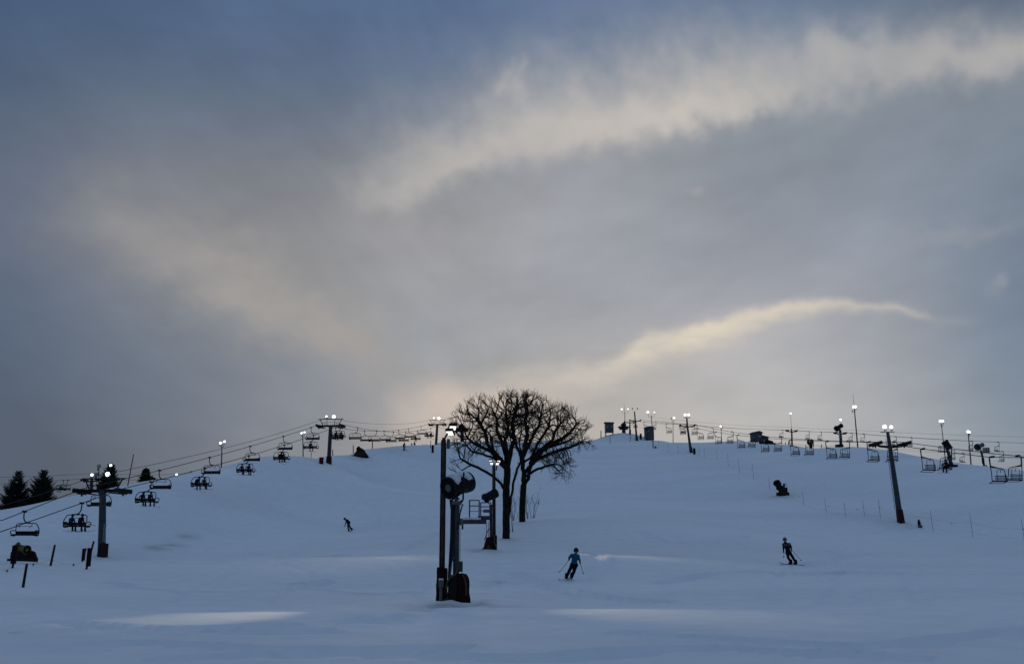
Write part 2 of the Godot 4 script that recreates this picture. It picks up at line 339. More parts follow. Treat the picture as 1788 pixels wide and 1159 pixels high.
# grooves cut by skis and boots: width, depth, footprints along it (0: one groove), then points x, z
const TRACKS: Array = [
	[0.32, 0.170, 0, [Vector2(2.33, -19.00), Vector2(4.23, -17.50), Vector2(5.94, -16.50), Vector2(7.43, -16.75)]],
	[0.30, 0.100, 0, [Vector2(2.46, -18.75), Vector2(4.31, -17.25), Vector2(5.99, -16.25), Vector2(7.45, -16.50)]],
	[0.32, 0.170, 0, [Vector2(5.66, -16.25), Vector2(7.14, -17.00), Vector2(8.77, -18.25), Vector2(10.26, -19.25)]],
	[0.30, 0.100, 0, [Vector2(5.70, -16.00), Vector2(7.17, -16.75), Vector2(8.79, -18.00), Vector2(10.28, -19.00)]],
	[0.32, 0.170, 0, [Vector2(0.98, -15.50), Vector2(2.95, -16.25), Vector2(4.65, -15.50), Vector2(6.17, -14.75)]],
	[0.30, 0.100, 0, [Vector2(1.09, -15.25), Vector2(3.04, -16.00), Vector2(4.70, -15.25), Vector2(6.19, -14.50)]],
	[0.32, 0.170, 0, [Vector2(-10.13, -19.00), Vector2(-8.39, -20.25), Vector2(-5.60, -19.00), Vector2(-3.89, -19.50)]],
	[0.30, 0.100, 0, [Vector2(-9.70, -18.50), Vector2(-8.02, -19.75), Vector2(-5.37, -18.75), Vector2(-3.63, -19.00)]],
	[0.32, 0.170, 0, [Vector2(-8.77, -16.50), Vector2(-6.51, -17.00), Vector2(-3.55, -16.00), Vector2(-0.92, -16.50)]],
	[0.30, 0.100, 0, [Vector2(-8.50, -16.25), Vector2(-6.27, -16.75), Vector2(-3.37, -15.75), Vector2(-0.77, -16.25)]],
	[0.32, 0.170, 0, [Vector2(-5.19, -14.75), Vector2(-2.70, -15.50), Vector2(0.05, -15.00), Vector2(1.89, -15.50)]],
	[0.30, 0.100, 0, [Vector2(-5.07, -14.75), Vector2(-2.53, -15.25), Vector2(0.17, -14.75), Vector2(1.99, -15.25)]],
	[0.32, 0.170, 0, [Vector2(-10.08, -21.25), Vector2(-7.09, -20.00), Vector2(-4.88, -20.75)]],
	[0.30, 0.100, 0, [Vector2(-9.67, -20.75), Vector2(-6.75, -19.50), Vector2(-4.60, -20.25)]],
	[0.40, 0.240, 0, [Vector2(3.14, -47.75), Vector2(4.17, -50.75), Vector2(5.24, -54.75), Vector2(5.28, -59.50), Vector2(4.50, -63.75)]],
	[0.38, 0.160, 0, [Vector2(3.37, -47.25), Vector2(4.41, -50.25), Vector2(5.49, -54.25), Vector2(5.55, -59.00), Vector2(4.81, -63.25)]],
	[0.40, 0.240, 0, [Vector2(17.00, -57.25), Vector2(20.29, -61.25), Vector2(24.49, -68.75), Vector2(26.03, -78.25), Vector2(25.63, -83.00)]],
	[0.38, 0.160, 0, [Vector2(17.08, -56.50), Vector2(20.36, -60.50), Vector2(24.59, -68.00), Vector2(26.12, -77.25), Vector2(25.84, -82.25)]],
	[0.40, 0.240, 0, [Vector2(-17.21, -99.25), Vector2(-16.23, -104.50), Vector2(-15.20, -109.75), Vector2(-16.97, -113.25)]],
	[0.38, 0.160, 0, [Vector2(-16.36, -97.50), Vector2(-15.50, -103.50), Vector2(-14.49, -109.00), Vector2(-16.26, -112.75)]],
	[0.40, 0.240, 0, [Vector2(-8.31, -41.25), Vector2(-5.31, -34.75), Vector2(-4.04, -38.50)]],
	[0.38, 0.160, 0, [Vector2(-7.94, -40.50), Vector2(-5.01, -34.00), Vector2(-3.73, -37.50)]],
	[0.40, 0.240, 0, [Vector2(0.18, -50.25), Vector2(1.74, -43.75), Vector2(2.90, -33.00), Vector2(4.58, -29.75)]],
	[0.38, 0.160, 0, [Vector2(0.45, -49.75), Vector2(1.93, -42.75), Vector2(3.01, -32.25), Vector2(4.62, -29.00)]],
	[0.40, 0.240, 0, [Vector2(-18.34, -43.75), Vector2(-12.31, -36.25), Vector2(-9.99, -40.00), Vector2(-9.23, -45.75)]],
	[0.38, 0.160, 0, [Vector2(-17.78, -43.00), Vector2(-11.86, -35.50), Vector2(-9.58, -39.25), Vector2(-8.88, -45.25)]],
	[0.40, 0.240, 0, [Vector2(6.75, -43.75), Vector2(11.55, -49.50), Vector2(14.44, -45.50), Vector2(20.23, -50.25)]],
	[0.38, 0.160, 0, [Vector2(6.87, -43.00), Vector2(11.69, -49.00), Vector2(14.36, -44.50), Vector2(20.19, -49.50)]],
	[0.40, 0.240, 0, [Vector2(-22.57, -80.00), Vector2(-14.17, -59.25), Vector2(-10.89, -61.00)]],
	[0.38, 0.160, 0, [Vector2(-21.71, -78.50), Vector2(-13.55, -58.00), Vector2(-10.38, -60.00)]],
	[0.40, 0.240, 0, [Vector2(10.66, -77.25), Vector2(11.55, -71.25), Vector2(14.96, -71.00), Vector2(19.19, -77.50)]],
	[0.38, 0.160, 0, [Vector2(11.01, -76.75), Vector2(11.85, -70.75), Vector2(15.18, -70.25), Vector2(19.42, -76.75)]],
	[0.40, 0.240, 0, [Vector2(-7.37, -62.50), Vector2(-6.59, -70.25), Vector2(-6.61, -80.75)]],
	[0.38, 0.160, 0, [Vector2(-6.92, -61.50), Vector2(-6.07, -68.75), Vector2(-5.97, -78.25)]],
	[0.30, 0.070, 0, [Vector2(25.38, -59.00), Vector2(23.47, -58.50), Vector2(22.36, -57.00), Vector2(21.54, -54.75), Vector2(21.28, -51.50), Vector2(18.76, -46.75), Vector2(14.58, -40.50), Vector2(11.29, -33.00), Vector2(8.90, -27.50)]],
	[0.30, 0.070, 0, [Vector2(16.02, -57.75), Vector2(17.21, -57.50), Vector2(17.69, -56.50), Vector2(17.01, -54.25), Vector2(15.89, -51.00), Vector2(15.08, -46.75), Vector2(13.56, -40.50), Vector2(11.98, -33.00), Vector2(10.42, -27.50)]],
	[0.30, 0.070, 0, [Vector2(-0.62, -54.00), Vector2(-0.34, -53.75), Vector2(-0.54, -53.00), Vector2(-1.24, -51.50), Vector2(-1.94, -49.25), Vector2(-2.38, -45.75), Vector2(-2.23, -40.75), Vector2(-1.55, -33.50), Vector2(-1.34, -27.25)]],
	[0.30, 0.070, 0, [Vector2(-16.97, -55.00), Vector2(-17.10, -54.50), Vector2(-16.09, -52.50), Vector2(-14.91, -50.25), Vector2(-14.53, -47.25), Vector2(-14.44, -43.25), Vector2(-13.34, -38.50), Vector2(-11.68, -33.00), Vector2(-10.11, -27.75)]],
	[0.30, 0.070, 0, [Vector2(23.55, -59.00), Vector2(22.08, -58.25), Vector2(21.65, -57.00), Vector2(21.24, -54.75), Vector2(20.60, -51.50), Vector2(18.00, -46.75), Vector2(14.52, -40.50), Vector2(11.51, -33.00), Vector2(9.25, -27.50)]],
	[0.30, 0.070, 0, [Vector2(17.68, -58.00), Vector2(18.42, -57.75), Vector2(18.25, -56.50), Vector2(17.07, -54.25), Vector2(16.28, -51.00), Vector2(15.45, -46.75), Vector2(14.36, -40.50), Vector2(12.07, -33.00), Vector2(10.19, -27.50)]],
	[0.30, 0.070, 0, [Vector2(0.58, -54.00), Vector2(0.85, -53.75), Vector2(1.35, -53.00), Vector2(1.85, -51.75), Vector2(1.90, -49.75), Vector2(1.61, -46.75), Vector2(1.51, -41.50), Vector2(1.17, -33.75), Vector2(1.08, -27.50)]],
	[0.30, 0.070, 0, [Vector2(-6.67, -54.00), Vector2(-6.81, -53.75), Vector2(-6.53, -52.75), Vector2(-5.69, -51.00), Vector2(-4.97, -48.75), Vector2(-4.35, -45.25), Vector2(-3.75, -40.25), Vector2(-3.38, -33.25), Vector2(-2.69, -27.25)]],
	[0.30, 0.070, 0, [Vector2(13.93, -57.00), Vector2(13.56, -56.50), Vector2(13.58, -55.50), Vector2(13.94, -53.50), Vector2(14.23, -50.75), Vector2(13.22, -46.75), Vector2(11.28, -41.00), Vector2(9.14, -33.50), Vector2(7.69, -27.50)]],
	[0.30, 0.070, 0, [Vector2(-12.00, -54.25), Vector2(-13.13, -53.75), Vector2(-13.04, -52.50), Vector2(-11.59, -50.50), Vector2(-10.28, -47.75), Vector2(-9.48, -44.00), Vector2(-9.27, -39.00), Vector2(-8.47, -33.00), Vector2(-7.24, -27.50)]],
	[0.30, 0.070, 0, [Vector2(22.44, -58.75), Vector2(23.32, -58.50), Vector2(22.79, -57.00), Vector2(20.66, -54.75), Vector2(18.74, -51.25), Vector2(16.36, -46.75), Vector2(14.04, -40.50), Vector2(12.51, -33.00), Vector2(10.22, -27.50)]],
	[0.30, 0.070, 0, [Vector2(0.31, -54.00), Vector2(1.60, -54.00), Vector2(3.07, -53.25), Vector2(3.36, -52.00), Vector2(2.05, -49.75), Vector2(1.39, -46.75), Vector2(1.35, -41.50), Vector2(2.19, -33.75), Vector2(1.68, -27.50)]],
	[0.30, 0.070, 0, [Vector2(23.76, -59.00), Vector2(23.87, -58.50), Vector2(24.27, -57.25), Vector2(23.88, -55.00), Vector2(22.59, -51.50), Vector2(20.35, -47.00), Vector2(17.16, -40.25), Vector2(13.90, -32.75), Vector2(12.15, -27.50)]],
	[0.30, 0.070, 0, [Vector2(20.40, -58.50), Vector2(20.59, -58.00), Vector2(21.74, -57.00), Vector2(22.12, -54.75), Vector2(22.03, -51.50), Vector2(19.43, -46.75), Vector2(16.89, -40.25), Vector2(13.93, -32.75), Vector2(11.84, -27.50)]],
	[0.32, 0.200, 14, [Vector2(-3.37, -20.75), Vector2(-2.61, -22.50)]],
	[0.32, 0.200, 9, [Vector2(-1.42, -42.00), Vector2(-0.26, -47.00)]],
	[0.32, 0.160, 8, [Vector2(-1.47, -26.00), Vector2(-0.81, -30.75)]],
	[0.32, 0.160, 8, [Vector2(-2.35, -25.50), Vector2(-1.69, -27.00)]],
	[0.40, 0.200, 16, [Vector2(-24.34, -48.25), Vector2(-25.12, -57.25)]],
	[0.40, 0.120, 8, [Vector2(-25.92, -57.50), Vector2(-31.63, -73.50)]],
	[0.40, 0.120, 8, [Vector2(-2.70, -60.00), Vector2(-1.62, -60.50)]],
	[0.50, 0.140, 8, [Vector2(36.12, -91.50), Vector2(40.12, -91.75)]]
]

func plate(x: float, z: float) -> float:
	var h := 0.04112 + -0.001757 * x + 0.001652 * z
	x *= 0.01
	z *= 0.01
	for p in PLATE:
		var r2: float = (x - p.x) * (x - p.x) + (z - p.y) * (z - p.y)
		if r2 > 0.0:
			h += p.z * r2 * log(r2)
	return h

func survey() -> void:
	coarse.resize(GX * GZ)
	for b in GZ:
		for a in GX:
			coarse[b * GX + a] = plate(X0 + a * STEP, Z0 + b * STEP)
	relief.seed = 3
	relief.frequency = 0.028
	relief.fractal_octaves = 2
	streak.seed = 9
	streak.frequency = 0.5
	streak.fractal_octaves = 3
	fine.seed = 14
	fine.frequency = 0.9
	fine.fractal_octaves = 2

func cub(t: float, a: float, b: float, c: float, d: float) -> float:
	return b + 0.5 * t * (c - a + t * (2.0 * a - 5.0 * b + 4.0 * c - d + t * (3.0 * (b - c) + d - a)))

func hill(x: float, z: float) -> float:
	var fx := (x - X0) / STEP
	var fz := (z - Z0) / STEP
	var a := int(floor(fx))
	var b := int(floor(fz))
	if a < 1 or b < 1 or a > GX - 3 or b > GZ - 3:
		var far := smoothstep(500.0, 1100.0, Vector2(x, z).length())
		return plate(x, z) * (1.0 - far)
	fx -= a
	fz -= b
	var r := [0.0, 0.0, 0.0, 0.0]
	for k in 4:
		var o := (b - 1 + k) * GX + a
		r[k] = cub(fx, coarse[o - 1], coarse[o], coarse[o + 1], coarse[o + 2])
	return cub(fz, r[0], r[1], r[2], r[3])

func ground(x: float, z: float) -> float:
	var h := hill(x, z)
	var d := Vector2(x, z).length()
	h += relief.get_noise_2d(x, z) * 0.55 * smoothstep(10.0, 60.0, d) * (1.0 - smoothstep(120.0, 190.0, d))
	h += streak.get_noise_2d(x * 0.16 + z * 0.05, z) * 0.02 * (1.0 - smoothstep(45.0, 110.0, d))
	h += fine.get_noise_2d(x, z) * 0.010 * (1.0 - smoothstep(25.0, 60.0, d))
	for m in MOUNDS:
		var dx: float = (x - m[0]) / m[2]
		var dz: float = (z - m[1]) / m[3]
		var e := dx * dx + dz * dz
		if e < 7.0:
			h += m[4] * exp(-e)
	return h

func on(x: float, z: float, sink := 0.0) -> Vector3:
	return Vector3(x, ground(x, z) - sink, z)

func lines(spans: Array) -> PackedFloat32Array: # from, to, step, from, to, step ...
	var out := PackedFloat32Array()
	for k in range(0, spans.size(), 3):
		var x: float = spans[k]
		while x < spans[k + 1] - spans[k + 2] * 0.4:
			out.append(x)
			x += spans[k + 2]
	out.append(spans[spans.size() - 2])
	return out

func make_ground() -> void:
	var xs := lines([-2600.0, -600.0, 250.0, -600.0, -160.0, 40.0, -160.0, -60.0, 2.2, -60.0, -24.0, 0.9, -24.0, 24.0, 0.3, 24.0, 60.0, 0.9, 60.0, 160.0, 2.2, 160.0, 600.0, 40.0, 600.0, 2600.0, 250.0])
	var zs := lines([-2600.0, -600.0, 250.0, -600.0, -320.0, 14.0, -320.0, -160.0, 1.4, -160.0, -60.0, 0.9, -60.0, -10.0, 0.2, -10.0, 10.0, 1.5, 10.0, 90.0, 10.0, 90.0, 2500.0, 240.0])
	var g := Geo.new()
	var w := xs.size()
	var tone := FastNoiseLite.new()
	tone.seed = 31
	tone.frequency = 0.05
	tone.fractal_octaves = 4
	var dirt := FastNoiseLite.new()
	dirt.seed = 32
	dirt.frequency = 0.35
	dirt.fractal_octaves = 3
	var scuffs := [[-1.69, -27.00, 1.5, 1.0, 0.50], [-1.53, -61.25, 1.6, 1.5, 0.40], [-28.71, -55.50, 2.2, 1.6, 0.35], [-32.28, -74.25, 1.0, 1.0, 0.35], [-30.40, -82.00, 1.0, 1.6, 0.80], [-30.40, -84.00, 0.9, 1.6, 0.90], [-30.28, -85.75, 0.8, 1.6, 0.80], [-30.05, -87.00, 0.6, 1.2, 0.60], [38.82, -93.50, 1.8, 1.5, 0.35], [34.23, -117.75, 2.0, 2.0, 0.50], [-0.39, -71.50, 1.0, 1.0, 0.40], [0.92, -83.50, 1.0, 1.0, 0.40], [-10.11, -44.75, 0.5, 0.4, 0.25], [-0.68, -47.00, 0.8, 0.6, 0.30], [-1.19, -35.25, 0.6, 0.4, 0.20], [-25.31, -52.00, 1.4, 0.5, 0.20], [-2.01, -25.00, 2.5, 0.7, 0.25], [-25.31, -151.25, 2.5, 3.0, 0.40]] # trodden, dirty snow: x, z, radius across, radius along, strength
	for z in zs:
		for x in xs:
			var y := ground(x, z)
			g.v.append(Vector3(x, y, z))
			var k := 0.97 + 0.085 * tone.get_noise_2d(x * 0.5, z * 1.6)
			var soil := 0.0
			for s in scuffs:
				var dx: float = (x - s[0]) / s[2]
				var dz: float = (z - s[1]) / s[3]
				var e := dx * dx + dz * dz
				if e < 6.0:
					soil = maxf(soil, s[4] * exp(-e) * clampf(0.6 + 1.6 * dirt.get_noise_2d(x, z), 0.0, 1.5))
			g.c.append(Color(0.98 * k, k, 1.0 * k).lerp(Color(0.30, 0.27, 0.24), clampf(soil, 0.0, 0.85)))
	var cut := {}
	rng.seed = 15
	for t in TRACKS:
		var wide: float = t[0]
		var pts: Array = t[3]
		var steps: int = t[2]
		for k in pts.size() - 1:
			var p: Vector2 = pts[k]
			var q: Vector2 = pts[k + 1]
			var n := steps if steps > 0 else int(p.distance_to(q) / 0.12) + 1
			for j in n:
				var c := p.cubic_interpolate(q, pts[maxi(k - 1, 0)], pts[mini(k + 2, pts.size() - 1)], float(j) / n)
				if steps > 0: # single footprints, a little off the line
					c = p.lerp(q, (j + 0.5) / n) + Vector2(rng.randf_range(-0.15, 0.15), rng.randf_range(-0.15, 0.15))
				var a := xs.bsearch(c.x - wide * 1.8)
				while a < w and xs[a] < c.x + wide * 1.8:
					var b := zs.bsearch(c.y - wide * 1.8)
					while b < zs.size() and zs[b] < c.y + wide * 1.8:
						var e := Vector2(xs[a], zs[b]).distance_to(c) / wide
						var f: float = t[1] * (exp(-e * e) - 0.45 * exp(-(e - 1.3) * (e - 1.3) * 5.0))
						var id := b * w + a
						if absf(f) > absf(cut.get(id, 0.0)):
							cut[id] = f
						b += 1
					a += 1
	for id in cut:
		g.v[id].y -= cut[id]
	for b in zs.size():
		for a in w:
			var l := g.v[b * w + maxi(a - 1, 0)]
			var r := g.v[b * w + mini(a + 1, w - 1)]
			var u := g.v[maxi(b - 1, 0) * w + a]
			var d := g.v[mini(b + 1, zs.size() - 1) * w + a]
			g.n.append((d - u).cross(r - l).normalized())
	for b in zs.size() - 1:
		for a in w - 1:
			var k := b * w + a
			g.i.append_array([k, k + 1, k + w, k + 1, k + w + 1, k + w])
	g.tinted = true
	var o := part("snow_ground", g, M.snow, self)
	o.set_meta("kind", "structure")
	o.set_meta("label", "snow covered ski hill rising to the lit crest")

# ---------- sky ------------------------------------------------------------------------------------------------------
const AIR: Array = [ # azimuth, elevation in degrees, sRGB colour seen there
	[-32.05, 28.78, 68, 90, 122],
	[-24.11, 30.61, 76, 99, 133],
	[-15.05, 32.04, 83, 105, 141],
	[-5.16, 32.84, 85, 108, 145],
	[5.04, 32.85, 87, 110, 147],
	[14.94, 32.05, 89, 110, 143],
	[24.01, 30.63, 81, 102, 133],
	[32.05, 28.78, 68, 90, 118],
	[-31.53, 25.04, 74, 92, 114],
	[-23.68, 26.66, 89, 107, 130],
	[-14.76, 27.93, 98, 117, 143],
	[-5.06, 28.64, 101, 119, 145],
	[4.94, 28.64, 116, 128, 145],
	[14.65, 27.94, 126, 136, 147],
	[23.58, 26.68, 133, 141, 149],
	[31.53, 25.04, 133, 140, 147],
	[-31.02, 21.18, 92, 104, 126],
	[-23.26, 22.56, 118, 125, 136],
	[-14.48, 23.64, 116, 122, 132],
	[-4.96, 24.25, 130, 136, 144],
	[4.84, 24.25, 150, 151, 155],
	[14.37, 23.65, 142, 148, 156],
	[23.16, 22.57, 132, 140, 152],
	[31.02, 21.18, 114, 126, 142],
	[-30.53, 17.22, 101, 110, 126],
	[-22.86, 18.35, 140, 140, 144],
	[-14.21, 19.23, 143, 142, 144],
	[-4.86, 19.73, 157, 155, 156],
	[4.75, 19.73, 159, 161, 168],
	[14.11, 19.24, 149, 156, 166],
	[22.76, 18.36, 143, 152, 165],
	[30.53, 17.22, 124, 136, 152],
	[-30.05, 13.21, 90, 107, 132],
	[-22.47, 14.06, 128, 134, 143],
	[-13.95, 14.74, 140, 141, 144],
	[-4.77, 15.12, 154, 155, 160],
	[4.66, 15.12, 160, 164, 172],
	[13.85, 14.75, 163, 164, 174],
	[22.37, 14.07, 155, 159, 168],
	[30.05, 13.21, 112, 129, 150],
	[-29.59, 9.17, 85, 99, 118],
	[-22.09, 9.76, 112, 124, 142],
	[-13.70, 10.22, 131, 137, 148],
	[-4.68, 10.48, 151, 157, 162],
	[4.57, 10.48, 177, 175, 175],
	[13.60, 10.23, 182, 180, 180],
	[21.99, 9.76, 170, 171, 174],
	[29.59, 9.17, 118, 137, 158],
	[-29.17, 5.46, 76, 82, 94],
	[-21.75, 5.81, 100, 106, 116],
	[-13.48, 6.08, 137, 141, 148],
	[-4.60, 6.23, 182, 172, 164],
	[4.50, 6.23, 188, 180, 171],
	[13.38, 6.08, 184, 181, 176],
	[21.66, 5.81, 172, 172, 172],
	[29.17, 5.46, 138, 149, 160]
]
# cloud bands: points of azimuth, elevation, width above, width below, strength; then a colour
const BANDS: Array = [
	[[[-12.46, 20.05, 2.15, 1.43, 0.00], [-7.37, 22.08, 3.58, 1.61, 0.30], [0.23, 25.87, 3.40, 2.15, 0.50], [6.05, 26.59, 3.40, 2.33, 0.55], [11.80, 27.06, 3.22, 2.15, 0.55], [16.64, 27.55, 2.86, 1.97, 0.60], [20.28, 28.17, 1.79, 2.15, 0.60], [24.63, 27.11, 1.72, 1.65, 0.42], [29.09, 26.76, 1.50, 1.50, 0.52], [33.39, 25.49, 1.61, 1.43, 0.52], [38.47, 23.51, 1.79, 1.79, 0.50]], Vector3(0.468, 0.456, 0.445), 1.80, 0.80, 0.90, 1.30, 0.60],
	[[[-11.01, 20.15, 1.43, 1.07, 0.00], [-6.62, 22.19, 2.15, 0.93, 0.38], [-1.69, 24.15, 2.33, 1.07, 0.42], [2.55, 25.27, 2.15, 1.07, 0.48], [7.94, 25.66, 1.86, 1.00, 0.62], [11.72, 25.57, 1.65, 0.79, 0.75], [15.43, 25.88, 1.58, 0.64, 0.55], [18.72, 26.53, 1.43, 0.64, 0.28], [21.87, 26.64, 1.22, 0.86, 0.20], [24.61, 26.96, 1.22, 0.86, 0.20], [29.06, 26.52, 1.07, 0.86, 0.30], [33.34, 25.14, 1.07, 0.86, 0.30]], Vector3(0.617, 0.565, 0.509), 1.40, 0.60, 0.90, 1.80, 0.50],
	[[[-0.93, 26.72, 0.93, 1.07, 0.00], [0.23, 27.73, 1.29, 1.29, 0.50], [1.60, 27.22, 0.93, 1.29, 0.00]], Vector3(0.456, 0.445, 0.440), 3.40, 0.20, 1.00, 1.60, 1.00],
	[[[19.12, 29.14, 0.72, 1.79, 0.00], [21.06, 28.93, 0.93, 2.15, 0.45], [22.38, 28.30, 0.79, 2.15, 0.40], [24.63, 27.11, 0.72, 1.43, 0.00]], Vector3(0.456, 0.445, 0.434), 2.40, 0.80, 1.00, 1.40, 0.60],
	[[[-7.65, 7.42, 1.79, 2.15, 0.00], [-3.75, 8.43, 1.58, 1.58, 0.55], [0.58, 9.73, 1.07, 1.29, 0.60], [6.75, 11.01, 0.86, 1.43, 0.50], [9.65, 12.06, 0.79, 1.58, 0.55], [12.86, 12.63, 0.72, 1.36, 0.50], [16.01, 13.29, 0.57, 1.15, 0.45], [19.09, 13.82, 0.43, 0.86, 0.35], [22.63, 13.38, 0.32, 0.50, 0.25], [25.95, 12.53, 0.29, 0.36, 0.08], [27.99, 12.18, 0.29, 0.29, 0.00]], Vector3(0.558, 0.515, 0.468), 1.20, 0.30, 0.45, 3.50, 0.70],
	[[[1.67, 9.72, 0.36, 0.64, 0.00], [5.30, 10.54, 0.43, 0.72, 0.30], [7.49, 11.49, 0.47, 0.93, 0.50], [8.94, 12.23, 0.47, 0.86, 0.58], [11.09, 12.50, 0.43, 0.86, 0.66], [13.05, 12.90, 0.43, 0.79, 0.68], [14.98, 13.29, 0.43, 0.68, 0.62], [17.06, 13.63, 0.39, 0.57, 0.56], [18.59, 13.90, 0.32, 0.43, 0.48], [20.73, 13.72, 0.25, 0.29, 0.36], [23.25, 13.26, 0.18, 0.18, 0.28], [25.36, 12.68, 0.14, 0.18, 0.00]], Vector3(0.776, 0.687, 0.539), 1.30, 0.30, 0.40, 4.50, 0.80],
	[[[-28.96, 18.75, 2.15, 2.15, 0.00], [-24.53, 17.47, 2.86, 1.79, 0.40], [-20.20, 16.13, 2.69, 1.79, 0.62], [-16.03, 14.60, 2.58, 1.79, 0.75], [-12.09, 12.74, 2.36, 1.72, 0.80], [-9.19, 11.09, 2.15, 1.65, 0.65], [-5.92, 9.22, 1.79, 1.79, 0.00]], Vector3(0.371, 0.347, 0.328), 1.20, 0.20, 0.90, 2.20, 0.60],
	[[[-8.00, 7.41, 1.43, 2.15, 0.00], [-4.82, 8.27, 1.58, 1.79, 0.75], [-1.59, 8.73, 1.22, 1.79, 0.75], [2.02, 8.73, 1.07, 1.79, 0.45], [4.54, 8.70, 1.07, 1.79, 0.00]], Vector3(0.610, 0.515, 0.445), 1.20, 0.20, 0.60, 1.60, 0.60],
	[[[11.15, 21.53, 0.29, 0.29, 0.00], [12.05, 21.19, 0.36, 0.29, 0.30], [13.15, 21.38, 0.36, 0.36, 0.00]], Vector3(0.434, 0.429, 0.434), 4.00, 0.20, 0.80, 3.00, 1.00],
	[[[27.30, 14.03, 0.79, 0.64, 0.00], [28.37, 14.31, 0.50, 0.50, 0.24], [29.32, 14.50, 0.43, 0.50, 0.00]], Vector3(0.413, 0.413, 0.423), 4.00, 0.20, 1.00, 3.00, 1.20],
	[[[20.91, 15.89, 0.72, 0.72, 0.00], [25.47, 16.86, 0.64, 0.57, 0.22], [29.76, 17.51, 0.57, 0.50, 0.20], [32.35, 17.83, 0.57, 0.50, 0.00]], Vector3(0.376, 0.376, 0.392), 2.00, 0.20, 1.00, 3.00, 1.00]
]
var lin_air: Array[Vector3] = []

func air(az: float, el: float) -> Vector3:
	var dusk := Vector3(0.154, 0.231, 0.366).lerp(Vector3(0.130, 0.190, 0.316), smoothstep(45.0, 90.0, el)).lerp(Vector3(0.118, 0.150, 0.194), 1.0 - smoothstep(4.0, 24.0, el))
	var w := 0.004
	var c := dusk * w
	if absf(az) < 75.0:
		for k in AIR.size():
			var a: Array = AIR[k]
			var dx: float = (az - a[0]) * cos(deg_to_rad(el))
			var dy: float = (el - a[1]) * 1.25
			var e := (dx * dx + dy * dy) / 30.0
			if e < 12.0:
				var q := exp(-e)
				w += q
				c += lin_air[k] * q
	return c / w

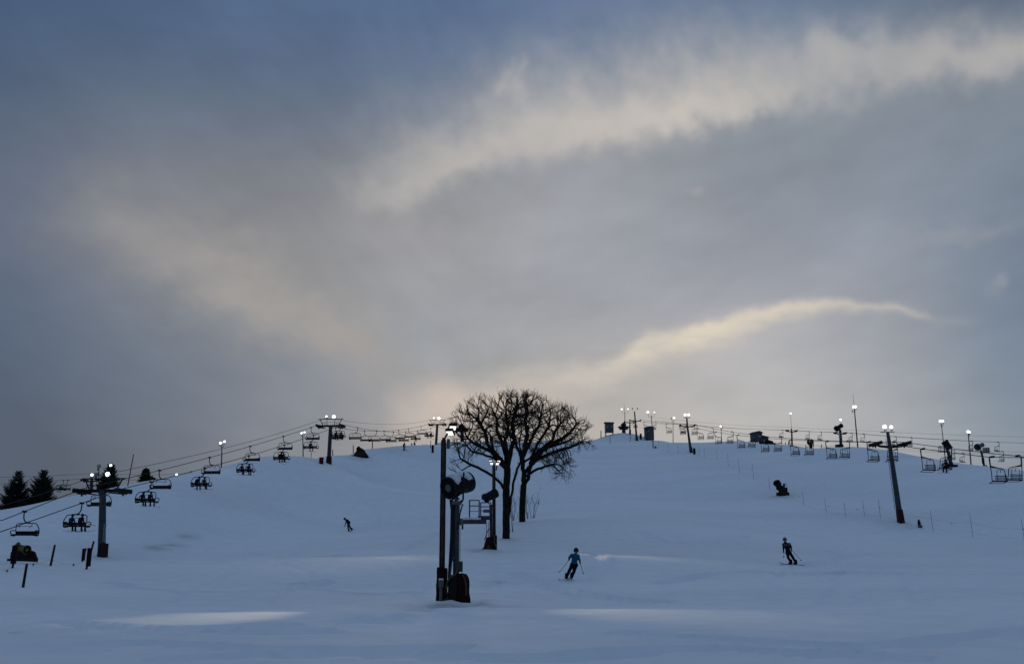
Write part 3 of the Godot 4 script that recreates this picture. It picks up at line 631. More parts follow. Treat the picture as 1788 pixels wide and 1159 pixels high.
func make_sky() -> Sky:
	for a in AIR:
		var c := Color8(a[2], a[3], a[4]).srgb_to_linear()
		lin_air.append(Vector3(c.r, c.g, c.b))
	var w := 3072
	var h := 1536
	var small := Image.create(384, 192, false, Image.FORMAT_RGBF)
	for y in 192:
		for x in 384:
			var c := air(wrapf((x + 0.5) / 384.0 * 360.0, -180.0, 180.0), maxf(90.0 - (y + 0.5) / 192.0 * 180.0, 0.0))
			small.set_pixel(x, y, Color(c.x, c.y, c.z))
	var wide := Image.create(400, 192, false, Image.FORMAT_RGBF) # wrapped round a little so that the seam stays smooth
	wide.blit_rect(small, Rect2i(376, 0, 8, 192), Vector2i(0, 0))
	wide.blit_rect(small, Rect2i(0, 0, 384, 192), Vector2i(8, 0))
	wide.blit_rect(small, Rect2i(0, 0, 8, 192), Vector2i(392, 0))
	wide.resize(3200, h, Image.INTERPOLATE_CUBIC)
	small = wide.get_region(Rect2i(64, 0, w, h))
	var warp := FastNoiseLite.new()
	warp.seed = 4
	warp.frequency = 0.11
	warp.fractal_octaves = 5
	var wisp := FastNoiseLite.new()
	wisp.seed = 6
	wisp.frequency = 0.16
	wisp.fractal_octaves = 5
	wisp.fractal_gain = 0.55
	var veil := FastNoiseLite.new()
	veil.seed = 7
	veil.frequency = 0.05
	veil.fractal_octaves = 6
	var y0 := int((90.0 - 60.0) / 180.0 * h)
	var y1 := int(90.0 / 180.0 * h)
	var x0 := int(-62.0 / 360.0 * w) # column 0 looks along -z
	var x1 := int(62.0 / 360.0 * w)
	for y in range(y0, y1):
		var el := 90.0 - (y + 0.5) / h * 180.0
		for xx in range(x0, x1):
			var x := posmod(xx, w)
			var az := (xx + 0.5) / w * 360.0
			var edge := smoothstep(62.0, 46.0, absf(az)) * smoothstep(60.0, 46.0, el)
			var c := small.get_pixel(x, y)
			var col := Vector3(c.r, c.g, c.b)
			# thin veils everywhere, drawn out along the wind
			var va := az * 0.55 - el * 0.25
			col *= 1.0 + edge * (0.17 * veil.get_noise_2d(va, el * 1.1 + az * 0.12) + 0.05 * wisp.get_noise_2d(az * 0.9, el * 2.2))
			var lean := deg_to_rad(lerpf(-26.0, 15.0, smoothstep(-14.0, 4.0, az)))
			var su := az * cos(lean) + el * sin(lean)
			var sv := el * cos(lean) - az * sin(lean)
			col *= 1.0 + edge * 0.055 * wisp.get_noise_2d(su * 0.5 + 40.0, sv * 1.2) + edge * 0.03 * wisp.get_noise_2d(su * 1.3, sv * 4.5 + 20.0)
			var wx := az + 1.5 * warp.get_noise_2d(az, el) + 0.7 * warp.get_noise_2d(az * 4.0, el * 4.0 + 50.0)
			var wy := el + 1.1 * warp.get_noise_2d(az + 90.0, el) + 0.6 * warp.get_noise_2d(az * 4.0 + 90.0, el * 4.0)
			for band in BANDS:
				var pts: Array = band[0]
				var best := 1e9
				var side := 0.0
				var at: Array
				var rough: float = band[4]
				var px := lerpf(az, wx, rough)
				var py := lerpf(el, wy, rough)
				var hit := false
				for k in pts.size() - 1:
					var p: Array = pts[k]
					var q: Array = pts[k + 1]
					if px < p[0] - 9.0 or px > q[0] + 9.0:
						continue
					var ex: float = q[0] - p[0]
					var ey: float = q[1] - p[1]
					var t := clampf(((px - p[0]) * ex + (py - p[1]) * ey) / (ex * ex + ey * ey), 0.0, 1.0)
					var dx: float = px - p[0] - ex * t
					var dy: float = py - p[1] - ey * t
					var d := sqrt(dx * dx + dy * dy)
					if d < best:
						best = d
						side = dy * ex - dx * ey
						at = [lerpf(p[2], q[2], t), lerpf(p[3], q[3], t), lerpf(p[4], q[4], t)]
						hit = true
				if not hit:
					continue
				var width: float = at[0] if side > 0.0 else at[1]
				var s := best / width
				if s > 2.6:
					continue
				var k2: float = exp(-s * s) * at[2]
				var ragged := wisp.get_noise_2d(az * band[2] + el * band[3], el * band[5] - az * 0.2)
				k2 *= clampf(1.0 + ragged * (0.45 + 1.1 * clampf(s, 0.0, 1.4)) * band[6], 0.0, 1.7)
				var bc: Vector3 = band[1]
				col = col.lerp(bc, clampf(k2, 0.0, 1.0) * edge)
			small.set_pixel(x, y, Color(col.x, col.y, col.z))
	var sm := PanoramaSkyMaterial.new()
	sm.panorama = ImageTexture.create_from_image(small)
	var sky := Sky.new()
	sky.sky_material = sm
	return sky

# ---------- lamps ----------------------------------------------------------------------------------------------------
func floodlight(parent: Node3D, at: Vector3, face: Vector3, r: float, lit := true, cool := false, shine := 0.6) -> void: # a round floodlight head on a yoke
	r *= 0.72
	var xf := along(at, at + face.normalized())
	var g := Geo.new()
	g.lathe(xf, [Vector2(0, -r * 1.1), Vector2(r * 0.5, -r * 1.05), Vector2(r * 0.75, -r * 0.6), Vector2(r * 1.02, -r * 0.05), Vector2(r * 1.02, 0.0)], 14)
	g.bar(at + xf.basis.x * r * 1.1 - xf.basis.y * r * 0.3, at + xf.basis.x * r * 1.1 - xf.basis.y * r * 0.3 - Vector3(0, r * 1.3, 0), 0.05, 0.03)
	g.bar(at - xf.basis.x * r * 1.1 - xf.basis.y * r * 0.3, at - xf.basis.x * r * 1.1 - xf.basis.y * r * 0.3 - Vector3(0, r * 1.3, 0), 0.05, 0.03)
	g.bar(at + xf.basis.x * r * 1.1 - xf.basis.y * r * 0.3 - Vector3(0, r * 1.3, 0), at - xf.basis.x * r * 1.1 - xf.basis.y * r * 0.3 - Vector3(0, r * 1.3, 0), 0.05, 0.05)
	var h := part("floodlight", g, M.dark, parent)
	var l := Geo.new()
	l.lathe(xf, [Vector2(r * 0.98, -r * 0.05), Vector2(r * 0.98, r * 0.02), Vector2(r * 0.7, r * 0.2), Vector2(0, r * 0.3)], 14)
	part("lamp_lens", l, (M.lamp_cool if cool else M.lamp) if lit else M.pane, h)
	if lit:
		var s := SpotLight3D.new()
		s.name = "floodlight_beam"
		s.light_color = Color(1.0, 0.97, 0.9)
		s.light_energy = shine
		s.spot_angle = 60.0
		s.spot_angle_attenuation = 1.0
		s.spot_range = 120.0
		s.light_size = r
		s.shadow_enabled = true
		h.add_child(s)
		s.transform = Transform3D(Basis.looking_at(face.normalized()), at + face.normalized() * (r * 0.35))

func panel_light(parent: Node3D, at: Vector3, face: Vector3, size: Vector2, aim: Vector3, cone: float, energy: float) -> void: # a flat rectangular floodlight; aim in the scene
	var f := face.normalized()
	var b := Basis.looking_at(-f, Vector3.UP)
	var g := Geo.new()
	g.box(Transform3D(b, at - f * 0.05), Vector3(size.x + 0.06, size.y + 0.06, 0.09), 0.02)
	for k in 5: # cooling fins
		g.box(Transform3D(b, at - f * 0.13 + b.x * size.x * (k - 2) * 0.2), Vector3(0.012, size.y * 0.9, 0.07))
	var h := part("floodlight", g, M.dark, parent)
	var l := Geo.new()
	l.box(Transform3D(b, at + f * 0.004), Vector3(size.x, size.y, 0.01))
	part("lamp_lens", l, M.lamp_panel, h)
	var s := SpotLight3D.new()
	s.name = "floodlight_beam"
	s.light_color = Color(1.0, 0.91, 0.76)
	s.light_energy = energy
	s.spot_angle = cone
	s.spot_angle_attenuation = 1.0
	s.spot_range = 40.0
	s.light_size = 0.12
	s.shadow_enabled = true
	h.add_child(s)
	var world := parent.position + at + f * 0.08
	s.transform = Transform3D(Basis.looking_at((aim - world).normalized()), at + f * 0.08)

func light_pole(label: String, foot: Vector3, top: Vector3, r: float, heads: Array, m: Material, cool := false, mast := Vector3.ZERO) -> Node3D: # heads: offset from the top, radius, lit
	var t := thing("light_pole", label, "light pole", foot, 0.0, "floodlight poles along the crest")
	var up := top - foot
	var g := Geo.new()
	g.tube([Vector3(0, -0.6, 0), up * 0.5, up], r, r * 0.6, 10)
	part("pole", g, m, t)
	var a := Geo.new()
	for h in heads:
		var o: Vector3 = h[0]
		a.tube([up - Vector3(0, 0.5, 0), up + Vector3(o.x * 0.8, -0.38, o.z * 0.8), up + Vector3(o.x, o.y - h[1] * 1.2, o.z)], 0.035, 0.03, 6)
	part("bracket", a, M.dark, t)
	for h in heads:
		floodlight(t, up + h[0], Vector3(-foot.x * 0.012, -0.35, 1.0), h[1], h[2], cool)
	if mast != Vector3.ZERO:
		var w := Geo.new()
		w.tube([up - Vector3(0, 0.3, 0), mast - foot], 0.05, 0.02, 6)
		part("whip_mast", w, M.dark, t)
	return t

# ---------- lifts ----------------------------------------------------------------------------------------------------
func rope(called: String, label: String, pts: Array, sags: Array, r: float, group := "") -> void:
	var line := []
	for k in pts.size() - 1:
		var n := 16
		for j in n:
			var t := float(j) / n
			line.append(pts[k].lerp(pts[k + 1], t) - Vector3(0, 4.0 * sags[k] * t * (1.0 - t), 0))
	line.append(pts[pts.size() - 1])
	var g := Geo.new()
	g.tube(line, r, r, 6)
	var o := part(numbered(called), g, M.rope, self)
	tag(o, label, "cable", group)

func sheaves(parent: Node3D, c: Vector3, dir: Vector3, n: int, r: float, gap: float) -> void: # a train of wheels under the rope, the beam that carries them
	var d := dir.normalized()
	var side := d.cross(Vector3.UP).normalized()
	var g := Geo.new()
	var half := gap * (n - 1) / 2.0
	g.bar(c - d * (half + 0.1) - Vector3(0, r + 0.02, 0), c + d * (half + 0.1) - Vector3(0, r + 0.02, 0), 0.09, 0.16)
	g.bar(c - d * half * 0.5 - Vector3(0, r + 0.2, 0), c + d * half * 0.5 - Vector3(0, r + 0.2, 0), 0.12, 0.14)
	g.bar(c - Vector3(0, r, 0), c - Vector3(0, r + 0.4, 0), 0.12, 0.12)
	var h := part("sheave_train", g, M.dark, parent)
	for k in n:
		var p := c + d * (gap * k - half) - Vector3(0, r, 0)
		var wh := Geo.new()
		wh.lathe(along(p - side * 0.06, p + side * 0.06), [Vector2(0.04, 0.0), Vector2(r, 0.0), Vector2(r * 0.9, 0.06), Vector2(r, 0.12), Vector2(0.04, 0.12)], 14)
		part("sheave_wheel", wh, M.rubber, h)

func frame_tower(label: String, foot: Vector3, arm: Vector3, dir: Vector3, half: float, ladder: bool) -> Node3D: # tower with a trapezoid lifting frame over its crossarm
	var t := thing("lift_tower", label, "lift tower", foot, 0.0, "towers of the left chairlift")
	var u := arm - foot
	var s := Vector3(-dir.z, 0, dir.x).normalized()
	var d := dir.normalized()
	var g := Geo.new()
	g.tube([Vector3(0, -0.6, 0), u * 0.5, u + Vector3(0, 0.1, 0)], 0.31, 0.25, 16)
	g.lathe(Transform3D(Basis(), u * 0.985), [Vector2(0.26, -0.1), Vector2(0.34, -0.1), Vector2(0.34, 0.02), Vector2(0.26, 0.02)], 16)
	part("pole", g, M.steel, t)
	var a := Geo.new()
	a.bar(u - s * (half + 0.1), u + s * (half + 0.1), 0.3, 0.26)
	part("crossarm", a, M.dark, t)
	var l := Geo.new()
	for e in [-1.0, 1.0]:
		l.bar(u + s * half * 0.62 * e, u + s * half * 0.92 * e + Vector3(0, 0.95, 0), 0.09, 0.09)
		l.bar(u + s * half * 0.28 * e, u + s * half * 0.34 * e + Vector3(0, 0.92, 0), 0.05, 0.05)
	l.bar(u - s * half * 1.05 + Vector3(0, 0.98, 0), u + s * half * 1.05 + Vector3(0, 0.98, 0), 0.1, 0.1)
	l.tube([u - s * half * 0.75 + Vector3(0, 0.5, 0), u + s * half * 0.75 + Vector3(0, 0.5, 0)], 0.025, 0.025, 6)
	part("lifting_frame", l, M.dark, t)
	for e in [-1.0, 1.0]:
		var c := Geo.new()
		c.box(Transform3D(Basis(s, Vector3.UP, -d), u + s * (half * 0.72 * e) + Vector3(0, -0.22, 0) + d * 0.1), Vector3(0.5, 0.05, 1.9))
		for f in [-0.85, 0.0, 0.85]:
			c.tube([u + s * half * 0.5 * e + d * f, u + s * half * 0.5 * e + d * f + Vector3(0, 0.42, 0)], 0.02, 0.02, 5)
		c.tube([u + s * half * 0.5 * e - d * 0.85 + Vector3(0, 0.42, 0), u + s * half * 0.5 * e + d * 0.85 + Vector3(0, 0.42, 0)], 0.02, 0.02, 5)
		part("catwalk", c, M.dark, t)
	for e in [-1.0, 1.0]:
		sheaves(t, u + s * half * e + Vector3(0, 0.18, 0), dir, 6, 0.2, 0.44)
	var p := Geo.new()
	p.tube([Vector3(0.02, -0.1, -0.03), Vector3(0.02, 1.0, -0.03)], 0.42, 0.38, 14)
	part("dark_pad", p, M.dark, t)
	var q := Geo.new()
	q.box(Transform3D(Basis(Vector3.UP, -0.15), Vector3(0.2, 0.45, 0.36)), Vector3(0.34, 1.2, 0.14), 0.04)
	part("red_pad", q, M.red, t)
	if ladder:
		var w := Geo.new()
		var o := Vector3(0.16, 0, 0.33)
		w.tube([o + Vector3(-0.07, 1.1, 0), o + Vector3(-0.09, 2.5, -0.02)], 0.015, 0.015, 5)
		w.tube([o + Vector3(0.09, 1.1, 0), o + Vector3(0.07, 2.5, -0.02)], 0.015, 0.015, 5)
		for k in 9:
			w.tube([o + Vector3(-0.07, 1.2 + k * 0.155, 0), o + Vector3(0.09, 1.2 + k * 0.155, 0)], 0.014, 0.014, 5)
		part("ladder", w, M.white, t)
		var y := Geo.new()
		y.box(Transform3D(Basis(), u + Vector3(0.02, -0.75, 0.27)), Vector3(0.13, 0.34, 0.03), 0.01)
		part("yellow_plate", y, M.yellow, t)
	return t

func tee_tower(called: String, label: String, foot: Vector3, arm: Vector3, top: Vector3, dir: Vector3, half: float, r: float, lamps: Array, wheels: int, ladder: bool, group: String) -> Node3D: # slender leaning pole, curved crossarm, lamp bar on top
	var t := thing(called, label, "lift tower", foot, 0.0, group)
	var u := arm - foot
	var v := top - foot
	var s := Vector3(-dir.z, 0, dir.x).normalized()
	var d := dir.normalized()
	var g := Geo.new()
	g.tube([-u.normalized() * 0.6, u * 0.45, u, v], r, r * 0.5, 14, [r, r * 0.84, r * 0.66, r * 0.5])
	part("pole", g, M.steel, t)
	var a := Geo.new()
	a.tube([u - s * half + Vector3(0, 0.2, 0), u - s * half * 0.7, u - s * half * 0.3 - Vector3(0, 0.05, 0), u - Vector3(0, 0.1, 0), u + s * half * 0.3 - Vector3(0, 0.05, 0), u + s * half * 0.7, u + s * half + Vector3(0, 0.2, 0)], 0.13, 0.13, 10)
	part("crossarm", a, M.dark, t)
	for e in [-1.0, 1.0]:
		sheaves(t, u + s * half * e + Vector3(0, 0.42, 0), dir, wheels, 0.19, 0.42)
	var p := Geo.new()
	p.tube([u.normalized() * -0.1 + Vector3(0.06, 0, -0.06), u.normalized() * 1.25 + Vector3(0.05, 0, -0.06)], r * 1.25, r * 1.1, 12)
	part("dark_pad", p, M.dark, t)
	if lamps:
		var b := Geo.new()
		b.bar(v - s * 0.75 - Vector3(0, 0.03, 0), v + s * 0.75 - Vector3(0, 0.03, 0), 0.07, 0.07)
		for h in lamps:
			b.tube([v + s * h[0], v + s * h[0] + Vector3(0, h[1], 0)], 0.035, 0.03, 6)
		part("lamp_bar", b, M.dark, t)
		for h in lamps:
			floodlight(t, v + s * h[0] + Vector3(0, h[1] + h[2] * 0.9, 0.1), Vector3(-foot.x * 0.012, -0.3, 1.0), h[2], true, true, 0.8)
	if ladder:
		var q := Geo.new()
		q.box(Transform3D(Basis(Vector3(1, 0, 0), u.normalized(), Vector3(0, 0, 1)), u.normalized() * 0.55 + Vector3(-0.14, 0, r + 0.05)), Vector3(0.36, 1.35, 0.14), 0.04)
		part("red_pad", q, M.red, t)
		var w := Geo.new()
		var o := Vector3(-r - 0.06, 0, 0.2)
		for e in [-0.13, 0.13]:
			w.tube([o + Vector3(e, 0, 0) + u * 0.16, o + Vector3(e + 0.1, 0, 0) + u * 1.1], 0.022, 0.022, 5)
		for k in 34:
			var c := o + u * (0.17 + k * 0.027) + Vector3(0.1 * k / 34.0, 0, 0)
			w.tube([c - Vector3(0.13, 0, 0), c + Vector3(0.13, 0, 0)], 0.018, 0.018, 5)
		part("ladder", w, M.galv, t)
	return t

func triple_chair() -> Node3D: # hangs from its origin on the rope, its back to +z
	var t := thing("triple_chair", "", "chairlift chair")
	var sx := -0.32
	var g := Geo.new()
	g.box(Transform3D(Basis(), Vector3(0, 0.0, 0)), Vector3(0.12, 0.14, 0.5), 0.03)
	part("grip", g, M.dark, t)
	var h := Geo.new()
	h.tube([Vector3(0, 0, 0), Vector3(0.02, -0.2, 0), Vector3(0.0, -0.48, 0), Vector3(-0.08, -0.66, 0), Vector3(-0.2, -0.76, 0), Vector3(sx, -0.8, 0)], 0.045, 0.045, 8)
	h.box(Transform3D(Basis(), Vector3(sx, -0.82, 0)), Vector3(0.5, 0.08, 0.12), 0.03)
	part("hanger", h, M.dark, t)
	var f := Geo.new()
	f.tube([Vector3(sx - 0.93, -1.62, -0.42), Vector3(sx - 0.95, -1.42, -0.42), Vector3(sx - 0.94, -1.36, -0.25), Vector3(sx - 0.93, -1.38, 0.12), Vector3(sx - 0.88, -1.15, 0.08), Vector3(sx - 0.78, -0.93, 0.0), Vector3(sx - 0.68, -0.86, 0), Vector3(sx, -0.84, 0), Vector3(sx + 0.72, -0.86, 0), Vector3(sx + 0.84, -0.95, 0), Vector3(sx + 0.9, -1.15, 0.08), Vector3(sx + 0.93, -1.38, 0.12), Vector3(sx + 0.94, -1.36, -0.25), Vector3(sx + 0.95, -1.42, -0.42), Vector3(sx + 0.93, -1.62, -0.42)], 0.035, 0.035, 7)
	for e in [-0.9, 0.9]:
		f.tube([Vector3(sx + e, -1.38, 0.12), Vector3(sx + e, -1.68, 0.14), Vector3(sx + e, -1.76, 0.0), Vector3(sx + e, -1.72, -0.46)], 0.03, 0.03, 6)
	part("frame", f, M.dark, t)
	for k in 4:
		var s := Geo.new()
		s.box(Transform3D(Basis(Vector3.RIGHT, 0.08), Vector3(sx, -1.68 + k * 0.006, 0.06 - k * 0.14)), Vector3(1.84, 0.1, 0.13), 0.02)
		part("seat_slat", s, M.black, t)
	for k in 2:
		var s := Geo.new()
		s.box(Transform3D(Basis(Vector3.RIGHT, -0.12), Vector3(sx, -1.56 + k * 0.105, 0.17 + k * 0.016)), Vector3(1.84, 0.1, 0.04), 0.015)
		part("back_slat", s, M.black, t)
	var b := Geo.new()
	b.tube([Vector3(sx - 0.6, -1.07, -0.18), Vector3(sx + 0.6, -1.07, -0.18)], 0.018, 0.018, 6)
	for e in [-0.42, 0.42]:
		b.tube([Vector3(sx + e, -0.86, 0), Vector3(sx + e * 1.1, -1.07, -0.18), Vector3(sx + e * 0.9, -1.2, -0.3)], 0.018, 0.018, 6)
	part("restraint_bar", b, M.dark, t)
	return t

func double_chair(e: float) -> Node3D: # e = 1: hanger on the left, the seat to its right
	var t := thing("double_chair", "", "chairlift chair")
	var g := Geo.new()
	g.box(Transform3D(Basis(), Vector3(0, 0.02, 0)), Vector3(0.13, 0.15, 0.55), 0.03)
	part("grip", g, M.dark, t)
	var h := Geo.new()
	h.tube([Vector3(e * 0.02, 0.03, 0), Vector3(-e * 0.2, 0.0, 0), Vector3(-e * 0.27, -0.08, 0), Vector3(-e * 0.26, -0.4, 0), Vector3(-e * 0.24, -0.78, 0)], 0.055, 0.055, 8)
	h.prism(Transform3D(Basis(Vector3(e, 0, 0), Vector3(0, 0, 1), Vector3(0, -1, 0)) if e > 0 else Basis(Vector3(-1, 0, 0), Vector3(0, 0, -1), Vector3(0, -1, 0)), Vector3(-e * 0.27, -0.66, 0)), [Vector2(0, 0.16), Vector2(0.75, 0.25), Vector2(0.75, 0.2), Vector2(0, 0.0)], -0.04, 0.04)
	part("hanger", h, M.dark, t)
	var f := Geo.new()
	f.tube([Vector3(-e * 0.25, -0.7, 0), Vector3(-e * 0.22, -1.3, 0.02), Vector3(-e * 0.2, -1.95, -0.02), Vector3(-e * 0.2, -2.02, -0.5)], 0.035, 0.03, 7)
	f.tube([Vector3(e * 0.45, -0.88, 0), Vector3(e * 0.72, -0.93, 0), Vector3(e * 0.84, -1.05, 0.0), Vector3(e * 0.9, -1.5, 0.02), Vector3(e * 0.97, -1.92, -0.02), Vector3(e * 0.98, -2.0, -0.5)], 0.035, 0.03, 7)
	f.tube([Vector3(-e * 0.2, -2.04, -0.5), Vector3(e * 0.98, -2.04, -0.5)], 0.025, 0.025, 6)
	f.tube([Vector3(-e * 0.2, -1.93, 0.0), Vector3(e * 0.97, -1.93, 0.0)], 0.03, 0.03, 6)
	part("frame", f, M.dark, t)
	var b := Geo.new()
	b.tube([Vector3(e * 0.1, -1.9, 0.2), Vector3(e * 0.1, -1.08, 0.24), Vector3(e * 0.16, -1.0, 0.24), Vector3(e * 0.66, -1.0, 0.24), Vector3(e * 0.72, -1.08, 0.24), Vector3(e * 0.76, -1.9, 0.2)], 0.022, 0.022, 6)
	b.tube([Vector3(e * 0.4, -1.0, 0.24), Vector3(e * 0.4, -1.25, 0.23)], 0.02, 0.02, 6)
	part("back_frame", b, M.dark, t)
	for k in 3:
		var s := Geo.new()
		s.box(Transform3D(Basis(), Vector3(e * 0.4, -1.88 + k * 0.015, 0.14 - k * 0.17)), Vector3(1.1, 0.05, 0.14), 0.02)
		part("seat_slat", s, M.black, t)
	for k in 3:
		var s := Geo.new()
		s.box(Transform3D(Basis(), Vector3(e * 0.4, -1.76 + k * 0.13, 0.23)), Vector3(1.0, 0.07, 0.035), 0.012)
		part("back_slat", s, M.black, t)
	return t

# ---------- people ---------------------------------------------------------------------------------------------------
# A body as one surface: bones are [from, to, radius, radius, colour]; their tapered capsules join by a smooth minimum and are meshed as surface nets.
func body_mesh(bones: Array, cell: float, k := 0.035, g: Geo = null) -> Geo:
	if g == null:
		g = Geo.new()
		g.tinted = true
	var lo := Vector3(1e9, 1e9, 1e9)
	var hi := -lo
	for b in bones:
		var r: float = maxf(b[2], b[3]) + cell * 3.0
		for e in 2:
			lo = lo.min(b[e] - Vector3.ONE * r)
			hi = hi.max(b[e] + Vector3.ONE * r)
	var n := Vector3i(((hi - lo) / cell).ceil()) + Vector3i.ONE
	var f := PackedFloat32Array()
	f.resize(n.x * n.y * n.z)
	f.fill(1.0)
	var near := PackedFloat32Array()
	near.resize(f.size())
	near.fill(9.0)
	var who := PackedInt32Array()
	who.resize(f.size())
	for q in bones.size():
		var b: Array = bones[q]
		var a: Vector3 = b[0]
		var ab: Vector3 = b[1] - a
		var l2 := maxf(ab.length_squared(), 1e-9)
		var r: float = maxf(b[2], b[3]) + k + cell * 2.0
		var p0 := Vector3i(((a.min(b[1]) - Vector3.ONE * r - lo) / cell).floor()).clamp(Vector3i.ZERO, n - Vector3i.ONE)
		var p1 := Vector3i(((a.max(b[1]) + Vector3.ONE * r - lo) / cell).ceil()).clamp(Vector3i.ZERO, n - Vector3i.ONE)
		for z in range(p0.z, p1.z + 1):
			for y in range(p0.y, p1.y + 1):
				for x in range(p0.x, p1.x + 1):
					var p := lo + Vector3(x, y, z) * cell - a
					var t := clampf(p.dot(ab) / l2, 0.0, 1.0)
					var d: float = (p - ab * t).length() - lerpf(b[2], b[3], t)
					var at := (z * n.y + y) * n.x + x
					if d < near[at]:
						near[at] = d
						who[at] = q
					var o := f[at]
					var h := clampf(0.5 + 0.5 * (o - d) / k, 0.0, 1.0)
					f[at] = lerpf(o, d, h) - k * h * (1.0 - h)
	var ids := {}
	var sx := 1
	var sy := n.x
	var sz := n.x * n.y
	var corner := [0, sx, sy, sx + sy, sz, sz + sx, sz + sy, sz + sx + sy]
	for z in n.z - 1:
		for y in n.y - 1:
			for x in n.x - 1:
				var at := z * sz + y * sy + x
				var inside := 0
				for c in 8:
					if f[at + corner[c]] < 0.0:
						inside += 1
				if inside == 0 or inside == 8:
					continue
				var sum := Vector3.ZERO
				var hits := 0
				for c in 8:
					for axis in 3:
						if c & (1 << axis):
							continue
						var e: int = c | (1 << axis)
						var fa := f[at + corner[c]]
						var fb := f[at + corner[e]]
						if (fa < 0.0) != (fb < 0.0):
							var p := Vector3(c & 1, (c >> 1) & 1, (c >> 2) & 1)
							p[axis] += fa / (fa - fb)
							sum += p
							hits += 1
				ids[at] = g.v.size()
				g.v.append(lo + (Vector3(x, y, z) + sum / hits) * cell)
				g.n.append(Vector3(f[at + sx] - f[at], f[at + sy] - f[at], f[at + sz] - f[at]).normalized())
				var col: Color = bones[who[at]][4]
				g.c.append(col)
	for at in ids:
		for axis in 3:
			var s1: int = [sx, sy, sz][axis]
			var s2: int = [sy, sz, sx][axis]
			var s3: int = [sz, sx, sy][axis]
			var fa := f[at]
			var fb := f[at + s1]
			if (fa < 0.0) == (fb < 0.0) or not (ids.has(at - s2) and ids.has(at - s3) and ids.has(at - s2 - s3)):
				continue
			var q := [ids[at], ids[at - s2], ids[at - s2 - s3], ids[at - s3]]
			if fa < 0.0:
				g.i.append_array([q[0], q[2], q[1], q[0], q[3], q[2]])
			else:
				g.i.append_array([q[0], q[1], q[2], q[0], q[2], q[3]])
	return g

func hand(bones: Array, at: Vector3, way: Vector3, side: Vector3, col: Color) -> void: # a gloved hand closed round a grip: palm, four bent fingers, thumb
	var w := way.normalized()
	var s := side.normalized()
	var curl := w.cross(s).normalized()
	bones.append([at, at + w * 0.075, 0.034, 0.036, col])
	for k in 4:
		var p := at + w * (0.085 + 0.004 * (k % 2)) + s * (0.033 - 0.022 * k)
		var l := 0.036 - 0.004 * absf(k - 1.3)
		bones.append([p, p + w * l + curl * 0.012, 0.0105, 0.0105, col])
		bones.append([p + w * l + curl * 0.012, p + w * l * 0.8 + curl * 0.048, 0.0105, 0.009, col])
	bones.append([at + w * 0.03 + s * 0.03, at + w * 0.06 + s * 0.052 + curl * 0.03, 0.012, 0.0115, col])
	bones.append([at + w * 0.06 + s * 0.052 + curl * 0.03, at + w * 0.085 + s * 0.04 + curl * 0.055, 0.0115, 0.01, col])

func face(bones: Array, c: Vector3, look: Vector3, helmet: Color, skin: Color, goggles: Color) -> void: # helmet, face, nose, mouth line and goggles on a head centred at c
	var f := look.normalized()
	var s := f.cross(Vector3.UP).normalized()
	var u := s.cross(f)
	bones.append([c - u * 0.05 + f * 0.012, c + u * 0.02 + f * 0.01, 0.078, 0.088, skin])
	bones.append([c + u * 0.045 - f * 0.012, c + u * 0.06 - f * 0.03, 0.112, 0.108, helmet])
	bones.append([c - s * 0.095 - u * 0.02, c - s * 0.09 + u * 0.04, 0.032, 0.04, helmet])
	bones.append([c + s * 0.095 - u * 0.02, c + s * 0.09 + u * 0.04, 0.032, 0.04, helmet])
	bones.append([c - s * 0.045 + u * 0.015 + f * 0.082, c + s * 0.045 + u * 0.015 + f * 0.082, 0.032, 0.032, goggles])
	bones.append([c - u * 0.02 + f * 0.095, c - u * 0.045 + f * 0.106, 0.011, 0.016, skin])
	bones.append([c - s * 0.02 - u * 0.083 + f * 0.078, c + s * 0.02 - u * 0.083 + f * 0.078, 0.012, 0.012, Color(0.18, 0.06, 0.05)])

func figure(j: Dictionary, jacket: Color, pants: Color, helmet: Color, glove: Color, extra := []) -> Array:
	var skin := Color(0.32, 0.19, 0.14)
	var b := [
		[j.pelvis, j.waist, 0.135, 0.125, pants], [j.waist, j.chest, 0.14, 0.16, jacket], [j.chest, j.neck, 0.155, 0.075, jacket],
		[j.sl, j.sr, 0.085, 0.085, jacket], [j.neck, j.head - Vector3(0, 0.05, 0), 0.07, 0.06, jacket],
		[j.sl, j.el, 0.072, 0.058, jacket], [j.el, j.hl, 0.056, 0.044, jacket], [j.sr, j.er, 0.072, 0.058, jacket], [j.er, j.hr, 0.056, 0.044, jacket],
		[j.pl, j.kl, 0.105, 0.078, pants], [j.kl, j.al, 0.077, 0.068, pants], [j.pr, j.kr, 0.105, 0.078, pants], [j.kr, j.ar, 0.077, 0.068, pants],
		[j.al + Vector3(0, 0.02, 0), j.al + j.toe * 0.6, 0.07, 0.052, Color(0.02, 0.02, 0.025)], [j.ar + Vector3(0, 0.02, 0), j.ar + j.toe * 0.6, 0.07, 0.052, Color(0.02, 0.02, 0.025)],
		[j.al + Vector3(0, 0.02, 0), j.al + Vector3(0, 0.16, 0), 0.072, 0.074, Color(0.02, 0.02, 0.025)], [j.ar + Vector3(0, 0.02, 0), j.ar + Vector3(0, 0.16, 0), 0.072, 0.074, Color(0.02, 0.02, 0.025)],
		[j.pl, j.pr, 0.12, 0.12, pants],
	]
	b.append_array(extra)
	return b

